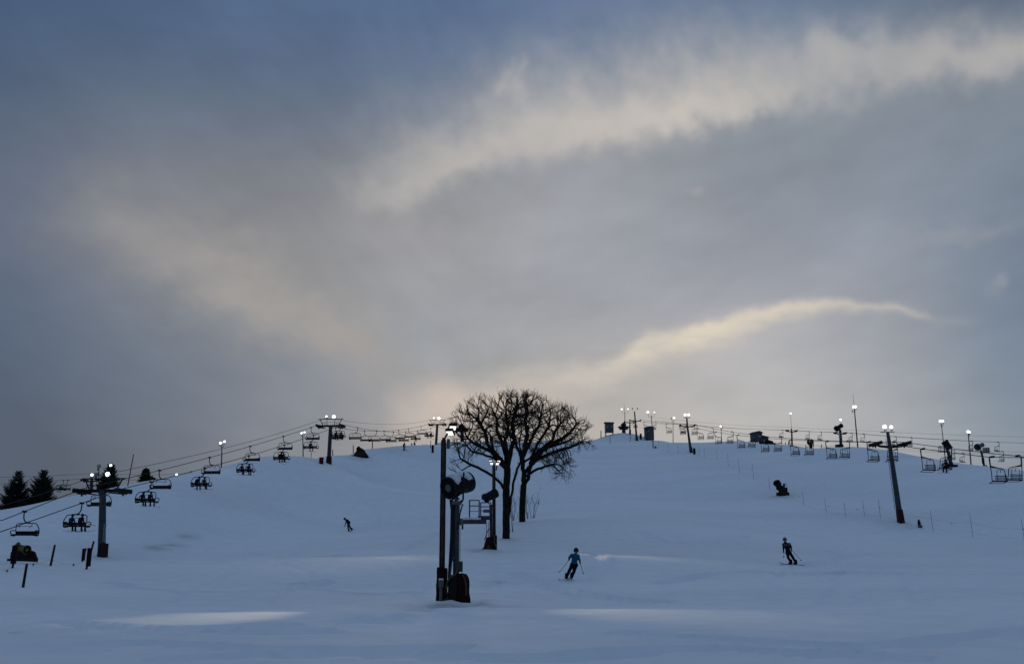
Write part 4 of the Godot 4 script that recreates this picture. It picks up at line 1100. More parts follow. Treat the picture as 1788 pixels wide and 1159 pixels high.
func person(label: String, at: Vector3, turn: float, j: Dictionary, jacket: Color, pants: Color, helmet: Color, cell: float, extra := []) -> Node3D:
	var t := thing("person", label, "person", at, turn, "skiers and riders on the slope")
	var glove := Color(0.015, 0.015, 0.018)
	var g := body_mesh(figure(j, jacket, pants, helmet, glove, extra), cell)
	var hd := []
	face(hd, j.head, j.look, helmet, Color(0.32, 0.19, 0.14), Color(0.02, 0.02, 0.03))
	body_mesh(hd, minf(cell, 0.012), 0.012, g)
	var hs := []
	hand(hs, j.hl, j.hl - j.el, j.get("side_l", Vector3(0, 0, 1)), glove)
	body_mesh(hs, minf(cell * 0.5, 0.009), 0.008, g)
	hs = []
	hand(hs, j.hr, j.hr - j.er, j.get("side_r", Vector3(0, 0, 1)), glove)
	body_mesh(hs, minf(cell * 0.5, 0.009), 0.008, g)
	part("body", g, M.body, t)
	return t

func ski(parent: Node3D, at: Vector3, dir: Vector3, up: Vector3, length: float, m: Material, called := "ski", w := 0.085) -> void:
	var d := dir.normalized()
	var u := (up - d * up.dot(d)).normalized()
	var s := d.cross(u)
	var g := Geo.new()
	var last := []
	for k in 11:
		var t := k / 10.0
		var y := 0.012 + 0.1 * pow(clampf((t - 0.86) / 0.14, 0.0, 1.0), 1.6) + (0.05 if called == "snowboard" else 0.01) * pow(clampf((0.12 - t) / 0.12, 0.0, 1.0), 1.6)
		var ww := w * (0.5 - 0.09 * sin(PI * t)) * (1.0 if t < 0.9 else (1.0 - t) * 7.0 + 0.3) * (1.0 if t > 0.04 else 0.7)
		var c := at + d * length * (t - 0.47) + u * y
		var now := [c - s * ww, c + s * ww, c + s * ww + u * 0.018, c - s * ww + u * 0.018]
		if last:
			for q in 4:
				g.quad(last[q], now[q], now[(q + 1) % 4], last[(q + 1) % 4])
		else:
			g.quad(now[0], now[1], now[2], now[3])
		last = now
	g.quad(last[3], last[2], last[1], last[0])
	part(called, g, m, parent)

func ski_pole(parent: Node3D, a: Vector3, b: Vector3) -> void:
	var d := (b - a).normalized()
	var g := Geo.new()
	g.tube([a - d * 0.12, a, b], 0.014, 0.008, 7, [0.016, 0.014, 0.008])
	g.lathe(along(b - d * 0.07, b), [Vector2(0.008, 0), Vector2(0.045, 0.006), Vector2(0.045, 0.012), Vector2(0.008, 0.014)], 10)
	part("ski_pole", g, M.dark, parent)

func seated(lean: float, spread: float) -> Dictionary: # seat height at the origin, looking towards -z
	return {
		"pelvis": Vector3(0, 0.13, 0.0), "waist": Vector3(0, 0.3, 0.01 - lean * 0.1), "chest": Vector3(0, 0.52, 0.0 - lean * 0.3), "neck": Vector3(0, 0.66, -0.02 - lean * 0.5), "head": Vector3(0, 0.82, -0.05 - lean * 0.7),
		"sl": Vector3(-0.17, 0.56, -lean * 0.3), "sr": Vector3(0.17, 0.56, -lean * 0.3), "el": Vector3(-0.25, 0.32, -0.1), "er": Vector3(0.25, 0.32, -0.1), "hl": Vector3(-0.16, 0.22, -0.32), "hr": Vector3(0.16, 0.22, -0.32),
		"pl": Vector3(-0.1, 0.11, -0.02), "pr": Vector3(0.1, 0.11, -0.02), "kl": Vector3(-spread, 0.1, -0.46), "kr": Vector3(spread, 0.1, -0.46), "al": Vector3(-spread * 1.1, -0.4, -0.5), "ar": Vector3(spread * 1.1, -0.42, -0.48),
		"toe": Vector3(0, -0.03, -0.22), "look": Vector3(0, -0.1, -1), "side_l": Vector3(1, 0, 0), "side_r": Vector3(-1, 0, 0),
	}

func standing(bend: float) -> Dictionary: # looking towards +z
	return {
		"pelvis": Vector3(0, 0.9 - bend * 0.15, -bend * 0.15), "waist": Vector3(0, 1.05 - bend * 0.15, -bend * 0.08), "chest": Vector3(0, 1.28 - bend * 0.2, bend * 0.06), "neck": Vector3(0, 1.45 - bend * 0.22, bend * 0.12), "head": Vector3(0, 1.62 - bend * 0.25, bend * 0.2),
		"sl": Vector3(-0.18, 1.36 - bend * 0.2, bend * 0.06), "sr": Vector3(0.18, 1.36 - bend * 0.2, bend * 0.06), "el": Vector3(-0.28, 1.1 - bend * 0.2, 0.02), "er": Vector3(0.28, 1.1 - bend * 0.2, 0.02), "hl": Vector3(-0.24, 0.95 - bend * 0.1, 0.22), "hr": Vector3(0.24, 0.95 - bend * 0.1, 0.22),
		"pl": Vector3(-0.1, 0.88 - bend * 0.15, -bend * 0.15), "pr": Vector3(0.1, 0.88 - bend * 0.15, -bend * 0.15), "kl": Vector3(-0.13, 0.5, bend * 0.2 + 0.03), "kr": Vector3(0.13, 0.5, bend * 0.2 + 0.03), "al": Vector3(-0.14, 0.08, -0.02), "ar": Vector3(0.14, 0.08, -0.02),
		"toe": Vector3(0, -0.03, 0.22), "look": Vector3(0, -0.1, 1), "side_l": Vector3(1, 0, 0), "side_r": Vector3(-1, 0, 0),
	}

# ---------- trees ----------------------------------------------------------------------------------------------------
# A bare crown grown towards points scattered in its outline (space colonisation). seeds: lists of points that make trunk and main limbs.
func bare_tree(label: String, foot: Vector3, seeds: Array, lobes: Array, count: int, trunk_r: float, sd: int) -> Node3D:
	rng.seed = sd
	var t := thing("bare_oak_tree", label, "tree", foot, 0.0, "bare oaks in the middle of the slope")
	var pos: Array[Vector3] = []
	var from := PackedInt32Array()
	for line in seeds:
		var start := -1
		var pts: Array = line
		if pos.size():
			var best := 1e9
			for k in pos.size():
				var dd := pos[k].distance_squared_to(pts[0])
				if dd < best:
					best = dd
					start = k
		for k in pts.size() - 1:
			var n := maxi(1, int(pts[k].distance_to(pts[k + 1]) / 0.24))
			for q in n:
				if k == 0 and q == 0 and start >= 0:
					continue
				var p: Vector3 = pts[k].lerp(pts[k + 1], float(q) / n)
				pos.append(p + Vector3(rng.randf_range(-1, 1), rng.randf_range(-0.5, 0.5), rng.randf_range(-1, 1)) * (0.05 if p.y > 3.0 else 0.012))
				from.append(start)
				start = pos.size() - 1
	var goal: Array[Vector3] = []
	for l in lobes: # centre, radii, share
		var n := int(count * l[2])
		while n > 0:
			var p := Vector3(rng.randf_range(-1, 1), rng.randf_range(-1, 1), rng.randf_range(-1, 1))
			var r := p.length()
			if r < 1.0 and r > 0.25 and rng.randf() < 0.35 + 0.65 * r * r:
				goal.append(l[0] + p * l[1])
				n -= 1
	var near := PackedInt32Array()
	var dist := PackedFloat32Array()
	near.resize(goal.size())
	dist.resize(goal.size())
	dist.fill(1e9)
	var fresh := 0
	for round_ in 90:
		var pull := {}
		var keep: Array[Vector3] = []
		var kn := PackedInt32Array()
		var kd := PackedFloat32Array()
		var total := pos.size()
		for k in goal.size():
			var gk := goal[k]
			var d := dist[k]
			var m := near[k]
			for q in range(fresh, total):
				var dd := gk.distance_squared_to(pos[q])
				if dd < d:
					d = dd
					m = q
			if d < 0.12:
				continue
			keep.append(gk)
			kn.append(m)
			kd.append(d)
			if d < 5.0 or round_ < 4:
				pull[m] = pull.get(m, Vector3.ZERO) + (gk - pos[m]).normalized()
		goal = keep
		near = kn
		dist = kd
		fresh = total
		if pull.is_empty() or total > 9000:
			break
		for m in pull:
			var ahead := (pos[m] - pos[from[m]]).normalized() if from[m] >= 0 else Vector3.UP
			var dir: Vector3 = pull[m].normalized() + ahead * 0.95 + Vector3(rng.randf_range(-1, 1), rng.randf_range(-0.6, 0.9), rng.randf_range(-1, 1)) * 0.26
			pos.append(pos[m] + dir.normalized() * 0.17)
			from.append(m)
	var n := pos.size()
	var kids := PackedInt32Array()
	kids.resize(n)
	for k in n:
		if from[k] >= 0:
			kids[from[k]] += 1
	var main := n
	for k in main: # crooked twigs that fan out from the ends and stand along the thin wood
		var ends := kids[k] == 0
		if from[k] < 0 or not (ends or (kids[k] == 1 and pos[k].y > 3.6 and rng.randf() < 0.62)):
			continue
		var way := (pos[k] - pos[from[k]]).normalized()
		for q in (5 if ends else 1):
			var dir := (way * (1.25 if ends else 0.7) + Vector3(rng.randf_range(-1, 1), rng.randf_range(-0.5, 1.0), rng.randf_range(-1, 1)) * 0.7 + Vector3(0, 0.2, 0)).normalized()
			var last := k
			for e in (4 if ends else 3):
				pos.append(pos[last] + dir * rng.randf_range(0.13, 0.25))
				from.append(last)
				last = pos.size() - 1
				if rng.randf() < 0.65:
					var off := (dir + Vector3(rng.randf_range(-1, 1), rng.randf_range(-0.4, 0.9), rng.randf_range(-1, 1)) * 0.75).normalized()
					pos.append(pos[last] + off * rng.randf_range(0.12, 0.3))
					from.append(last)
				dir = (dir + Vector3(rng.randf_range(-1, 1), rng.randf_range(-0.5, 0.7), rng.randf_range(-1, 1)) * 0.28).normalized()
	n = pos.size()
	var area := PackedFloat32Array()
	area.resize(n)
	var child := PackedInt32Array()
	child.resize(n)
	child.fill(-1)
	var order := range(n)
	# parents come before their children except for the seeds, which do too
	for k in range(n - 1, -1, -1):
		if area[k] == 0.0:
			area[k] = pow(0.0082, 2.2)
		if from[k] >= 0:
			area[from[k]] += area[k]
			if child[from[k]] < 0 or area[k] > area[child[from[k]]]:
				child[from[k]] = k
	var scale := trunk_r / pow(area[0], 1.0 / 2.2)
	var wood := Geo.new()
	var thin := Geo.new()
	var trunk := Geo.new()
	for k in order: # follow each run of wood to its end
		if from[k] >= 0 and child[from[k]] == k:
			continue
		var pts := []
		var radii := []
		if from[k] >= 0:
			pts.append(pos[from[k]])
			radii.append(pow(area[k], 1.0 / 2.2))
		var m: int = k
		while m >= 0:
			pts.append(pos[m])
			radii.append(pow(area[m], 1.0 / 2.2))
			m = child[m]
		if pts.size() < 2:
			continue
		for q in radii.size():
			var r: float = radii[q]
			radii[q] = r * lerpf(1.0 + 0.15 * smoothstep(0.015, 0.06, r), scale, smoothstep(0.05, 0.3, r))
		if k == 0:
			radii[0] *= 1.35
			radii[1] *= 1.15
			trunk.tube(pts, 0, 0, 12, radii)
		elif radii[0] > 0.035:
			wood.tube(pts, 0, 0, 6, radii)
		else:
			thin.tube(pts, 0, 0, 3, radii)
	part("trunk", trunk, M.bark, t)
	part("limbs", wood, M.bark, t).set_meta("kind", "stuff")
	part("twigs", thin, M.twig, t).set_meta("kind", "stuff")
	return t

func shrub(label: String, foot: Vector3, h: float, w: float, stems: int, sd: int) -> void:
	rng.seed = sd
	var t := thing("bare_shrub", label, "shrub", foot, 0.0, "bare brush on the slope")
	var g := Geo.new()
	for k in stems:
		var b := Vector3(rng.randf_range(-0.4, 0.4) * w, -0.05, rng.randf_range(-0.3, 0.3) * w)
		var e := b + Vector3(rng.randf_range(-0.5, 0.5) * w, h * rng.randf_range(0.5, 1.0), rng.randf_range(-0.4, 0.4) * w)
		var m := b.lerp(e, 0.5) + Vector3(rng.randf_range(-0.1, 0.1), 0.1, rng.randf_range(-0.1, 0.1)) * h
		g.tube([b, m, e], 0.018, 0.006, 3)
		for q in 5:
			var s := m.lerp(e, rng.randf())
			var o := s + Vector3(rng.randf_range(-0.3, 0.3) * w, rng.randf_range(0.02, 0.3) * h, rng.randf_range(-0.3, 0.3) * w)
			g.tube([s, o], 0.009, 0.005, 3)
	part("stems", g, M.twig, t)

func spruce(label: String, foot: Vector3, h: float, w: float, sd: int) -> void:
	rng.seed = sd
	var t := thing("spruce_tree", label, "tree", foot, 0.0, "dark spruces behind the left crest")
	var g := Geo.new()
	g.tube([Vector3(0, -0.5, 0), Vector3(0.05, h * 0.5, 0), Vector3(0, h, 0)], h * 0.022, 0.02, 8)
	part("trunk", g, M.bark, t)
	var f := Geo.new()
	var y := h * 0.06
	while y < h * 0.985:
		var lvl := 1.0 - y / h
		var reach := w * pow(lvl, 0.75) * rng.randf_range(0.8, 1.1)
		var n := 5 + int(6.0 * lvl)
		var a0 := rng.randf() * TAU
		for k in n:
			var a := a0 + TAU * k / n + rng.randf_range(-0.25, 0.25)
			var l := reach * rng.randf_range(0.65, 1.15) + 0.12
			var o := Vector3(cos(a), 0, sin(a))
			var rise := lerpf(0.75, -0.12, pow(lvl, 0.6)) + rng.randf_range(-0.12, 0.12)
			var s := o.cross(Vector3.UP)
			var base := Vector3(0, y + rng.randf_range(-0.1, 0.1), 0)
			var m := maxi(4, int(l / 0.16))
			for q in m: # twigs of needles on both sides of the branch, their tips turned up
				var u := (q + 1.0) / m
				var p := base + o * l * u + Vector3(0, l * (rise * u - 0.22 * u * (1.0 - u)) + 0.12 * u * u * l, 0)
				var tw := l * 0.42 * (1.08 - u) + 0.13
				for e in [-1.0, 1.0]:
					var tip: Vector3 = p + (o * 0.75 + s * e * rng.randf_range(0.5, 1.0)) * tw + Vector3(0, rng.randf_range(-0.28, 0.2) * tw, 0)
					var wd := o * 0.06 + Vector3(0, 0.05, 0)
					f.tri(p - wd, p + wd, tip)
					f.tri(p - s * 0.05, p + Vector3(0, -0.09, 0), tip + Vector3(0, -0.1 * tw, 0))
			var end := base + o * l + Vector3(0, l * rise + 0.12 * l, 0)
			f.tri(base + s * 0.04, base - s * 0.04, end)
			f.tri(base + Vector3(0, 0.06, 0), base - Vector3(0, 0.06, 0), end)
		y += h * 0.021 + 0.03
	part("crown", f, M.needle, t)

# ---------- snow guns ------------------------------------------------------------------------------------------------
func drum(parent: Node3D, a: Vector3, b: Vector3, r: float, flare: float, m: Material, snowy: bool) -> void: # a fan gun barrel from the intake at a to the muzzle at b
	var xf := along(a, b)
	var l := a.distance_to(b)
	var g := Geo.new()
	g.lathe(xf, [Vector2(r * 0.8, 0.05), Vector2(r * 0.96, -0.02), Vector2(r * 1.06, 0.0), Vector2(r * 1.06, 0.07), Vector2(r * 0.94, 0.11), Vector2(r * 0.92, l * 0.72), Vector2(r * flare, l * 0.8), Vector2(r * flare, l), Vector2(r * flare * 0.9, l + 0.015), Vector2(r * flare * 0.86, l * 0.9), Vector2(r * 0.85, l * 0.7), Vector2(r * 0.84, 0.1)], 32)
	var o := part("barrel", g, m, parent)
	var f := Geo.new()
	f.lathe(xf, [Vector2(0, 0.0), Vector2(r * 0.36, 0.005), Vector2(r * 0.4, 0.05), Vector2(r * 0.4, 0.3), Vector2(0, 0.3)], 20)
	part("motor_hub", f, M.galv, o)
	var w := Geo.new()
	for k in 5: # rings and spokes of the intake grille
		var rr := r * (0.46 + 0.1 * k)
		w.lathe(xf, [Vector2(rr - 0.006, 0.02), Vector2(rr + 0.006, 0.02), Vector2(rr + 0.006, 0.032), Vector2(rr - 0.006, 0.032), Vector2(rr - 0.006, 0.02)], 24)
	for k in 10:
		var q := xf.basis * Vector3(cos(TAU * k / 10), 0, sin(TAU * k / 10))
		w.bar(a + q * r * 0.38 + xf.basis.y * 0.03, a + q * r * 0.96 + xf.basis.y * 0.03, 0.012, 0.012)
	part("intake_grille", w, M.black, o)
	var bl := Geo.new()
	for k in 7:
		var an := TAU * k / 7.0
		var q := xf.basis * Vector3(cos(an), 0, sin(an))
		var s := xf.basis * Vector3(-sin(an), 0, cos(an))
		bl.quad(a + q * r * 0.36 + xf.basis.y * 0.16 - s * 0.05, a + q * r * 0.8 + xf.basis.y * 0.2 - s * 0.09, a + q * r * 0.8 + xf.basis.y * 0.12 + s * 0.09, a + q * r * 0.36 + xf.basis.y * 0.12 + s * 0.05)
	part("fan_blades", bl, M.black, o)
	if snowy:
		var sn := Geo.new() # a cap of snow with a ragged hanging edge
		rng.seed = 77
		var up := (Vector3.UP - xf.basis.y * xf.basis.y.y).normalized()
		var side := xf.basis.y.cross(up)
		var rows := []
		for k in 15:
			var t := k / 14.0
			var row := []
			var drip_a := 1.05 + 0.28 * sin(t * 9.0) + rng.randf_range(-0.12, 0.16)
			var drip_b := 0.9 + rng.randf_range(-0.15, 0.15)
			for q in 11:
				var an := lerpf(-drip_b, drip_a, q / 10.0)
				var thick := 0.06 * pow(cos(an / 1.4 * PI / 2.0 * 0.9), 0.7) * (1.0 if k > 0 and k < 14 else 0.25) + rng.randf_range(0, 0.008)
				if q == 0 or q == 10:
					thick = 0.004
				row.append(a + xf.basis.y * lerpf(0.1, l * 0.9, t) + (up * cos(an) + side * sin(an)) * (r * (0.95 if t < 0.78 else flare * 1.0) + thick))
			rows.append(row)
		for k in 14:
			for q in 10:
				sn.quad(rows[k][q], rows[k][q + 1], rows[k + 1][q + 1], rows[k + 1][q])
		part("snow_cap", sn, M.clump, o)

func cover(parent: Node3D, called: String, pts: Array, thick: float, m: Material) -> void: # a padded mat hung round posts: quad with thickness and soft folds; pts: four corners, counter-clockwise from the front
	var g := Geo.new()
	var nn: Vector3 = (pts[1] - pts[0]).cross(pts[3] - pts[0]).normalized()
	var n := 8
	var front := []
	for a in n + 1:
		var row := []
		for b in n + 1:
			var p: Vector3 = pts[0].lerp(pts[1], float(b) / n).lerp(pts[3].lerp(pts[2], float(b) / n), float(a) / n)
			row.append(p + nn * (thick * (0.6 + 0.4 * sin(b * 1.9 + a * 0.6) * sin(a * 1.1 + 0.5))))
		front.append(row)
	for a in n:
		for b in n:
			g.quad(front[a][b], front[a][b + 1], front[a + 1][b + 1], front[a + 1][b])
	var back := []
	for a in [0, n]:
		var row := []
		for b in n + 1:
			row.append(front[a][b] - nn * thick * 1.5)
		back.append(row)
	for b in n:
		g.quad(back[0][b], back[0][b + 1], front[0][b + 1], front[0][b])
		g.quad(front[n][b], front[n][b + 1], back[1][b + 1], back[1][b])
	for a in n:
		g.quad(front[a][0] - nn * thick * 1.5, front[a][0], front[a + 1][0], front[a + 1][0] - nn * thick * 1.5)
		g.quad(front[a][n], front[a][n] - nn * thick * 1.5, front[a + 1][n] - nn * thick * 1.5, front[a + 1][n])
	g.quad(back[0][n], back[0][0], back[1][0], back[1][n])
	part(called, g, m, parent)

func hose(parent: Node3D, pts: Array, r: float, m: Material, called := "hose") -> void:
	var c := Curve3D.new()
	for k in pts.size():
		var t: Vector3 = (pts[mini(k + 1, pts.size() - 1)] - pts[maxi(k - 1, 0)]) / 6.0
		c.add_point(pts[k], -t, t)
	var g := Geo.new()
	g.tube(Array(c.tessellate(3, 6)), r, r, 7)
	part(called, g, m, parent)

func rails(parent: Node3D, c: Vector3, x: Vector3, z: Vector3, h: float, m: Material) -> void: # a railing round a deck, centre c, half axes x and z
	var posts := [c - x + z, c + x + z, c + x - z, c - x - z]
	for k in 4:
		var p: Vector3 = posts[k]
		var q: Vector3 = posts[(k + 1) % 4]
		var g := Geo.new()
		g.tube([p, p + Vector3(0, h, 0)], 0.028, 0.028, 7)
		part("rail_post", g, m, parent)
		for y in [0.36, 0.68, 1.0]:
			if k == 2 and y < 0.5:
				continue
			var b := Geo.new()
			b.tube([p + Vector3(0, h * y, 0), q + Vector3(0, h * y, 0)], 0.022, 0.022, 6)
			part("rail", b, m, parent)

# ---------- buildings ------------------------------------------------------------------------------------------------
func hut(label: String, at: Vector3, turn: float, size: Vector3, stilt: float, gable: float, wins: Array) -> Node3D: # wins: x, y, width, height on the front
	var t := thing("lift_hut", label, "hut", at, turn, "huts on the crest")
	var g := Geo.new()
	g.box(Transform3D(Basis(), Vector3(0, stilt + size.y / 2.0, 0)), size)
	part("wall", g, M.siding, t)
	for k in int(size.x / 0.4): # upright battens on the front
		var b := Geo.new()
		b.box(Transform3D(Basis(), Vector3(-size.x / 2.0 + 0.2 + k * 0.4, stilt + size.y / 2.0, size.z / 2.0 + 0.015)), Vector3(0.05, size.y - 0.02, 0.03))
		part("batten", b, M.roof, t)
	var r := Geo.new()
	var hx := size.x / 2.0 + 0.2
	var hz := size.z / 2.0 + 0.25
	var y := stilt + size.y
	if gable > 0.0:
		for e in [-1.0, 1.0]:
			var ring := [Vector2(0, -hz), Vector2(0, hz), Vector2(e * hx, hz), Vector2(e * hx, -hz)]
			var top := []
			for p in ring:
				top.append(Vector3(p.x, y + gable * (1.0 - absf(p.x) / hx) + 0.003, p.y))
			if e > 0:
				r.quad(top[0], top[1], top[2], top[3])
			else:
				r.quad(top[3], top[2], top[1], top[0])
			r.quad(top[1] - Vector3(0, 0.12, 0), top[2] - Vector3(0, 0.12, 0), top[2], top[1])
			r.quad(top[2] - Vector3(0, 0.12, 0), top[3] - Vector3(0, 0.12, 0), top[3], top[2])
		r.tri(Vector3(-hx + 0.2, y, hz - 0.25), Vector3(hx - 0.2, y, hz - 0.25), Vector3(0, y + gable * 0.9, hz - 0.25))
		r.tri(Vector3(hx - 0.2, y, -hz + 0.25), Vector3(-hx + 0.2, y, -hz + 0.25), Vector3(0, y + gable * 0.9, -hz + 0.25))
	else:
		r.box(Transform3D(Basis(Vector3.BACK, -0.03), Vector3(0, y + 0.08, 0)), Vector3(size.x + 0.5, 0.16, size.z + 0.5))
	part("roof", r, M.roof, t)
	for w in wins:
		var f := Geo.new()
		f.box(Transform3D(Basis(), Vector3(w[0], stilt + w[1], size.z / 2.0 + 0.03)), Vector3(w[2] + 0.12, w[3] + 0.12, 0.05))
		var o := part("window", f, M.roof, t)
		var p := Geo.new()
		p.box(Transform3D(Basis(), Vector3(w[0], stilt + w[1], size.z / 2.0 + 0.052)), Vector3(w[2], w[3], 0.02))
		part("pane", p, M.pane, o)
	if stilt > 0.05:
		for ex in [-1.0, 1.0]:
			for ez in [-1.0, 1.0]:
				var s := Geo.new()
				s.bar(Vector3(ex * (size.x / 2.0 - 0.15), -1.0, ez * (size.z / 2.0 - 0.15)), Vector3(ex * (size.x / 2.0 - 0.15), stilt, ez * (size.z / 2.0 - 0.15)), 0.16, 0.16)
				part("stilt", s, M.wood, t)
	return t

func post(label: String, foot: Vector3, top: Vector3, r: float, m: Material, called := "marker_post", category := "post", group := "posts in the snow") -> Node3D:
	var t := thing(called, label, category, foot, 0.0, group)
	var g := Geo.new()
	g.tube([(foot - top) * 0.15, top - foot], r, r * 0.85, 8)
	part("post", g, m, t)
	return t

func lamp_stalk(parent: Node3D, a: Vector3, b: Vector3) -> void:
	var g := Geo.new()
	g.tube([a, b], 0.04, 0.035, 6)
	part("lamp_stalk", g, M.dark, parent)

func terminal(label: String, foot: Vector3, wheel: Vector3, r: float, dir: Vector3) -> void:
	var t := thing("bullwheel_station", label, "lift station", foot, 0.0, "top stations of the chairlifts")
	var u := wheel - foot
	var g := Geo.new()
	g.tube([Vector3(0, -0.8, 0), Vector3(0, u.y - 0.2, 0)], 0.5, 0.42, 12)
	part("column", g, M.steel, t)
	var w := Geo.new()
	w.lathe(Transform3D(Basis(), u - Vector3(0, 0.16, 0)), [Vector2(r * 0.82, 0.0), Vector2(r, -0.02), Vector2(r * 0.94, 0.12), Vector2(r, 0.32), Vector2(r * 0.82, 0.3), Vector2(r * 0.82, 0.0)], 28)
	w.lathe(Transform3D(Basis(), u - Vector3(0, 0.2, 0)), [Vector2(0, 0.0), Vector2(0.4, 0.0), Vector2(0.4, 0.45), Vector2(0, 0.45)], 14)
	part("bullwheel", w, M.dark, t)
	for k in 6:
		var a := TAU * k / 6.0
		var s := Geo.new()
		s.bar(u + Vector3(cos(a), 0, sin(a)) * 0.35, u + Vector3(cos(a), 0, sin(a)) * r * 0.86, 0.14, 0.16)
		part("spoke", s, M.dark, t)
	var h := Geo.new()
	h.box(Transform3D(Basis(Vector3.UP, atan2(-dir.x, -dir.z)), u + Vector3(0, 0.62, 0)), Vector3(1.3, 0.75, 2.2), 0.15)
	h.box(Transform3D(Basis(Vector3.UP, atan2(-dir.x, -dir.z)), u + Vector3(0, 1.15, 0)), Vector3(0.6, 0.4, 0.9), 0.1)
	part("gearbox", h, M.dark, t)
	var d := Geo.new()
	d.box(Transform3D(Basis(), u + Vector3(0, -0.55, 0.0)), Vector3(r * 1.5, 0.14, r * 1.3))
	part("deck", d, M.dark, t)

func near_pole(label: String, foot: Vector3, up: Vector3, lights: Array, r: float) -> void: # lights: offset, facing, size, aim, cone, energy
	var t := thing("light_pole", label, "light pole", foot, 0.0, "poles with flat floodlights")
	var g := Geo.new()
	g.tube([Vector3(0, -0.5, 0), up * 0.5, up], r, r * 0.92, 14)
	part("pole", g, M.rust, t)
	var c := Geo.new()
	c.tube([Vector3(-r * 1.15, 0.2, 0.03), up * 0.985 + Vector3(-r * 1.1, 0, 0.03)], 0.017, 0.017, 6)
	c.tube([Vector3(r * 0.9, 0.9, r * 0.75), up * 0.96 + Vector3(r * 0.85, 0, r * 0.7)], 0.022, 0.022, 6)
	part("conduit", c, M.wood, t)
	var b := Geo.new()
	b.box(Transform3D(Basis(), up * 0.965 + Vector3(r + 0.07, -0.02, 0.02)), Vector3(0.1, 0.3, 0.12), 0.02)
	part("junction_box", b, M.galv, t)
	var a := Geo.new()
	for l in lights:
		a.tube([up - Vector3(0, 0.05, 0), up + Vector3(l[0].x * 0.35, 0.08, l[0].z * 0.5), l[0] - l[1].normalized() * 0.12], 0.022, 0.022, 6)
	part("bracket", a, M.dark, t)
	for l in lights:
		panel_light(t, l[0], l[1], l[2], l[3], l[4], l[5])
	cover(t, "dark_red_mat", [Vector3(-r - 0.07, -0.05, r + 0.06), Vector3(r + 0.06, -0.05, r + 0.06), Vector3(r + 0.07, 0.98, r + 0.04), Vector3(-r - 0.06, 1.0, r + 0.04)], 0.05, M.maroon)
	cover(t, "dark_red_mat", [Vector3(r + 0.06, -0.05, r + 0.05), Vector3(r + 0.05, -0.05, -r - 0.1), Vector3(r + 0.05, 0.96, -r - 0.1), Vector3(r + 0.06, 0.98, r + 0.03)], 0.04, M.maroon)
	cover(t, "dark_red_mat", [Vector3(-r - 0.06, -0.05, -r - 0.1), Vector3(-r - 0.07, -0.05, r + 0.05), Vector3(-r - 0.06, 1.0, r + 0.03), Vector3(-r - 0.06, 1.0, -r - 0.1)], 0.04, M.maroon)

func make_riders(labels: Array) -> Array:
	var dark := Color(0.016, 0.018, 0.024)
	var out := []
	var looks := [[Color(0.02, 0.045, 0.11), dark, Color(0.03, 0.05, 0.1), 0.1], [Color(0.035, 0.008, 0.013), dark, Color(0.05, 0.02, 0.02), 0.25], [Color(0.02, 0.022, 0.03), dark, Color(0.02, 0.02, 0.025), 0.3], [Color(0.025, 0.03, 0.04), dark, Color(0.04, 0.04, 0.05), 0.12], [Color(0.014, 0.016, 0.018), Color(0.03, 0.03, 0.035), Color(0.06, 0.06, 0.065), 0.5], [Color(0.03, 0.026, 0.02), dark, Color(0.012, 0.012, 0.014), 0.02]]
	for k in 6:
		var j := seated(looks[k][3], [0.13, 0.16, 0.15, 0.2, 0.17, 0.11][k])
		if k == 2 or k == 5: # one arm out to the side rail, legs uneven
			j.el = Vector3(-0.33, 0.42, -0.06)
			j.hl = Vector3(-0.4, 0.3, -0.2)
			j.al += Vector3(0.03, 0.06, -0.1)
		if k == 4:
			j.ar += Vector3(-0.08, 0.05, -0.14)
			j.head += Vector3(0.07, -0.03, 0)
		var t := person(labels[k], Vector3.ZERO, 0.0, j, looks[k][0], looks[k][1], looks[k][2], 0.034)
		t.set_meta("group", "riders on the left chairlift")
		t.scale = Vector3.ONE * [0.86, 0.88, 0.84, 0.86, 0.9, 0.79][k]
		if k == 3 or k == 4:
			ski(t, Vector3(0, -0.52, -0.5), Vector3(1, -0.12 - 0.3 * (k - 3), -0.25), Vector3.UP, 1.5, M.black, "snowboard", 0.26)
		else:
			ski(t, j.al + Vector3(0, -0.11, 0), Vector3([0.9, 0.25, -0.3, 0, 0, 0.6][k], -0.05, -1), Vector3.UP, 1.65, M.black)
			ski(t, j.ar + Vector3(0, -0.11, 0), Vector3([0.35, 0.5, 0.1, 0, 0, 0.75][k], 0.05, -1), Vector3.UP, 1.65, M.black)
			ski_pole(t, j.hr + Vector3(0, 0.02, 0), j.hr + Vector3(0.75, -0.28, -0.5))
			ski_pole(t, j.hr + Vector3(-0.05, 0.02, 0), j.hr + Vector3(0.6, -0.2, -0.62))
		out.append(t)
	return out

func crate(parent: Node3D, called: String, at: Vector3, size: Vector3, m: Material, turn := 0.0) -> void:
	var g := Geo.new()
	g.box(Transform3D(Basis(Vector3.UP, turn), at), size, 0.02)
	part(called, g, m, parent)

func strut(parent: Node3D, called: String, pts: Array, r: float, m: Material) -> void:
	var g := Geo.new()
	g.tube(pts, r, r, 8)
	part(called, g, m, parent)

func sk1(x: float, y: float, z: float) -> Vector3:
	return Vector3((x - 415.0) * 0.00256, (950.0 - y) * 0.00256, z)

func sk2(x: float, y: float, z: float) -> Vector3:
	return Vector3((x - 560.0) * 0.00277, (872.0 - y) * 0.00277, z)

func sb(x: float, y: float, z: float) -> Vector3:
	return Vector3((x - 800.0) * 0.00324, (762.0 - y) * 0.00324, z)

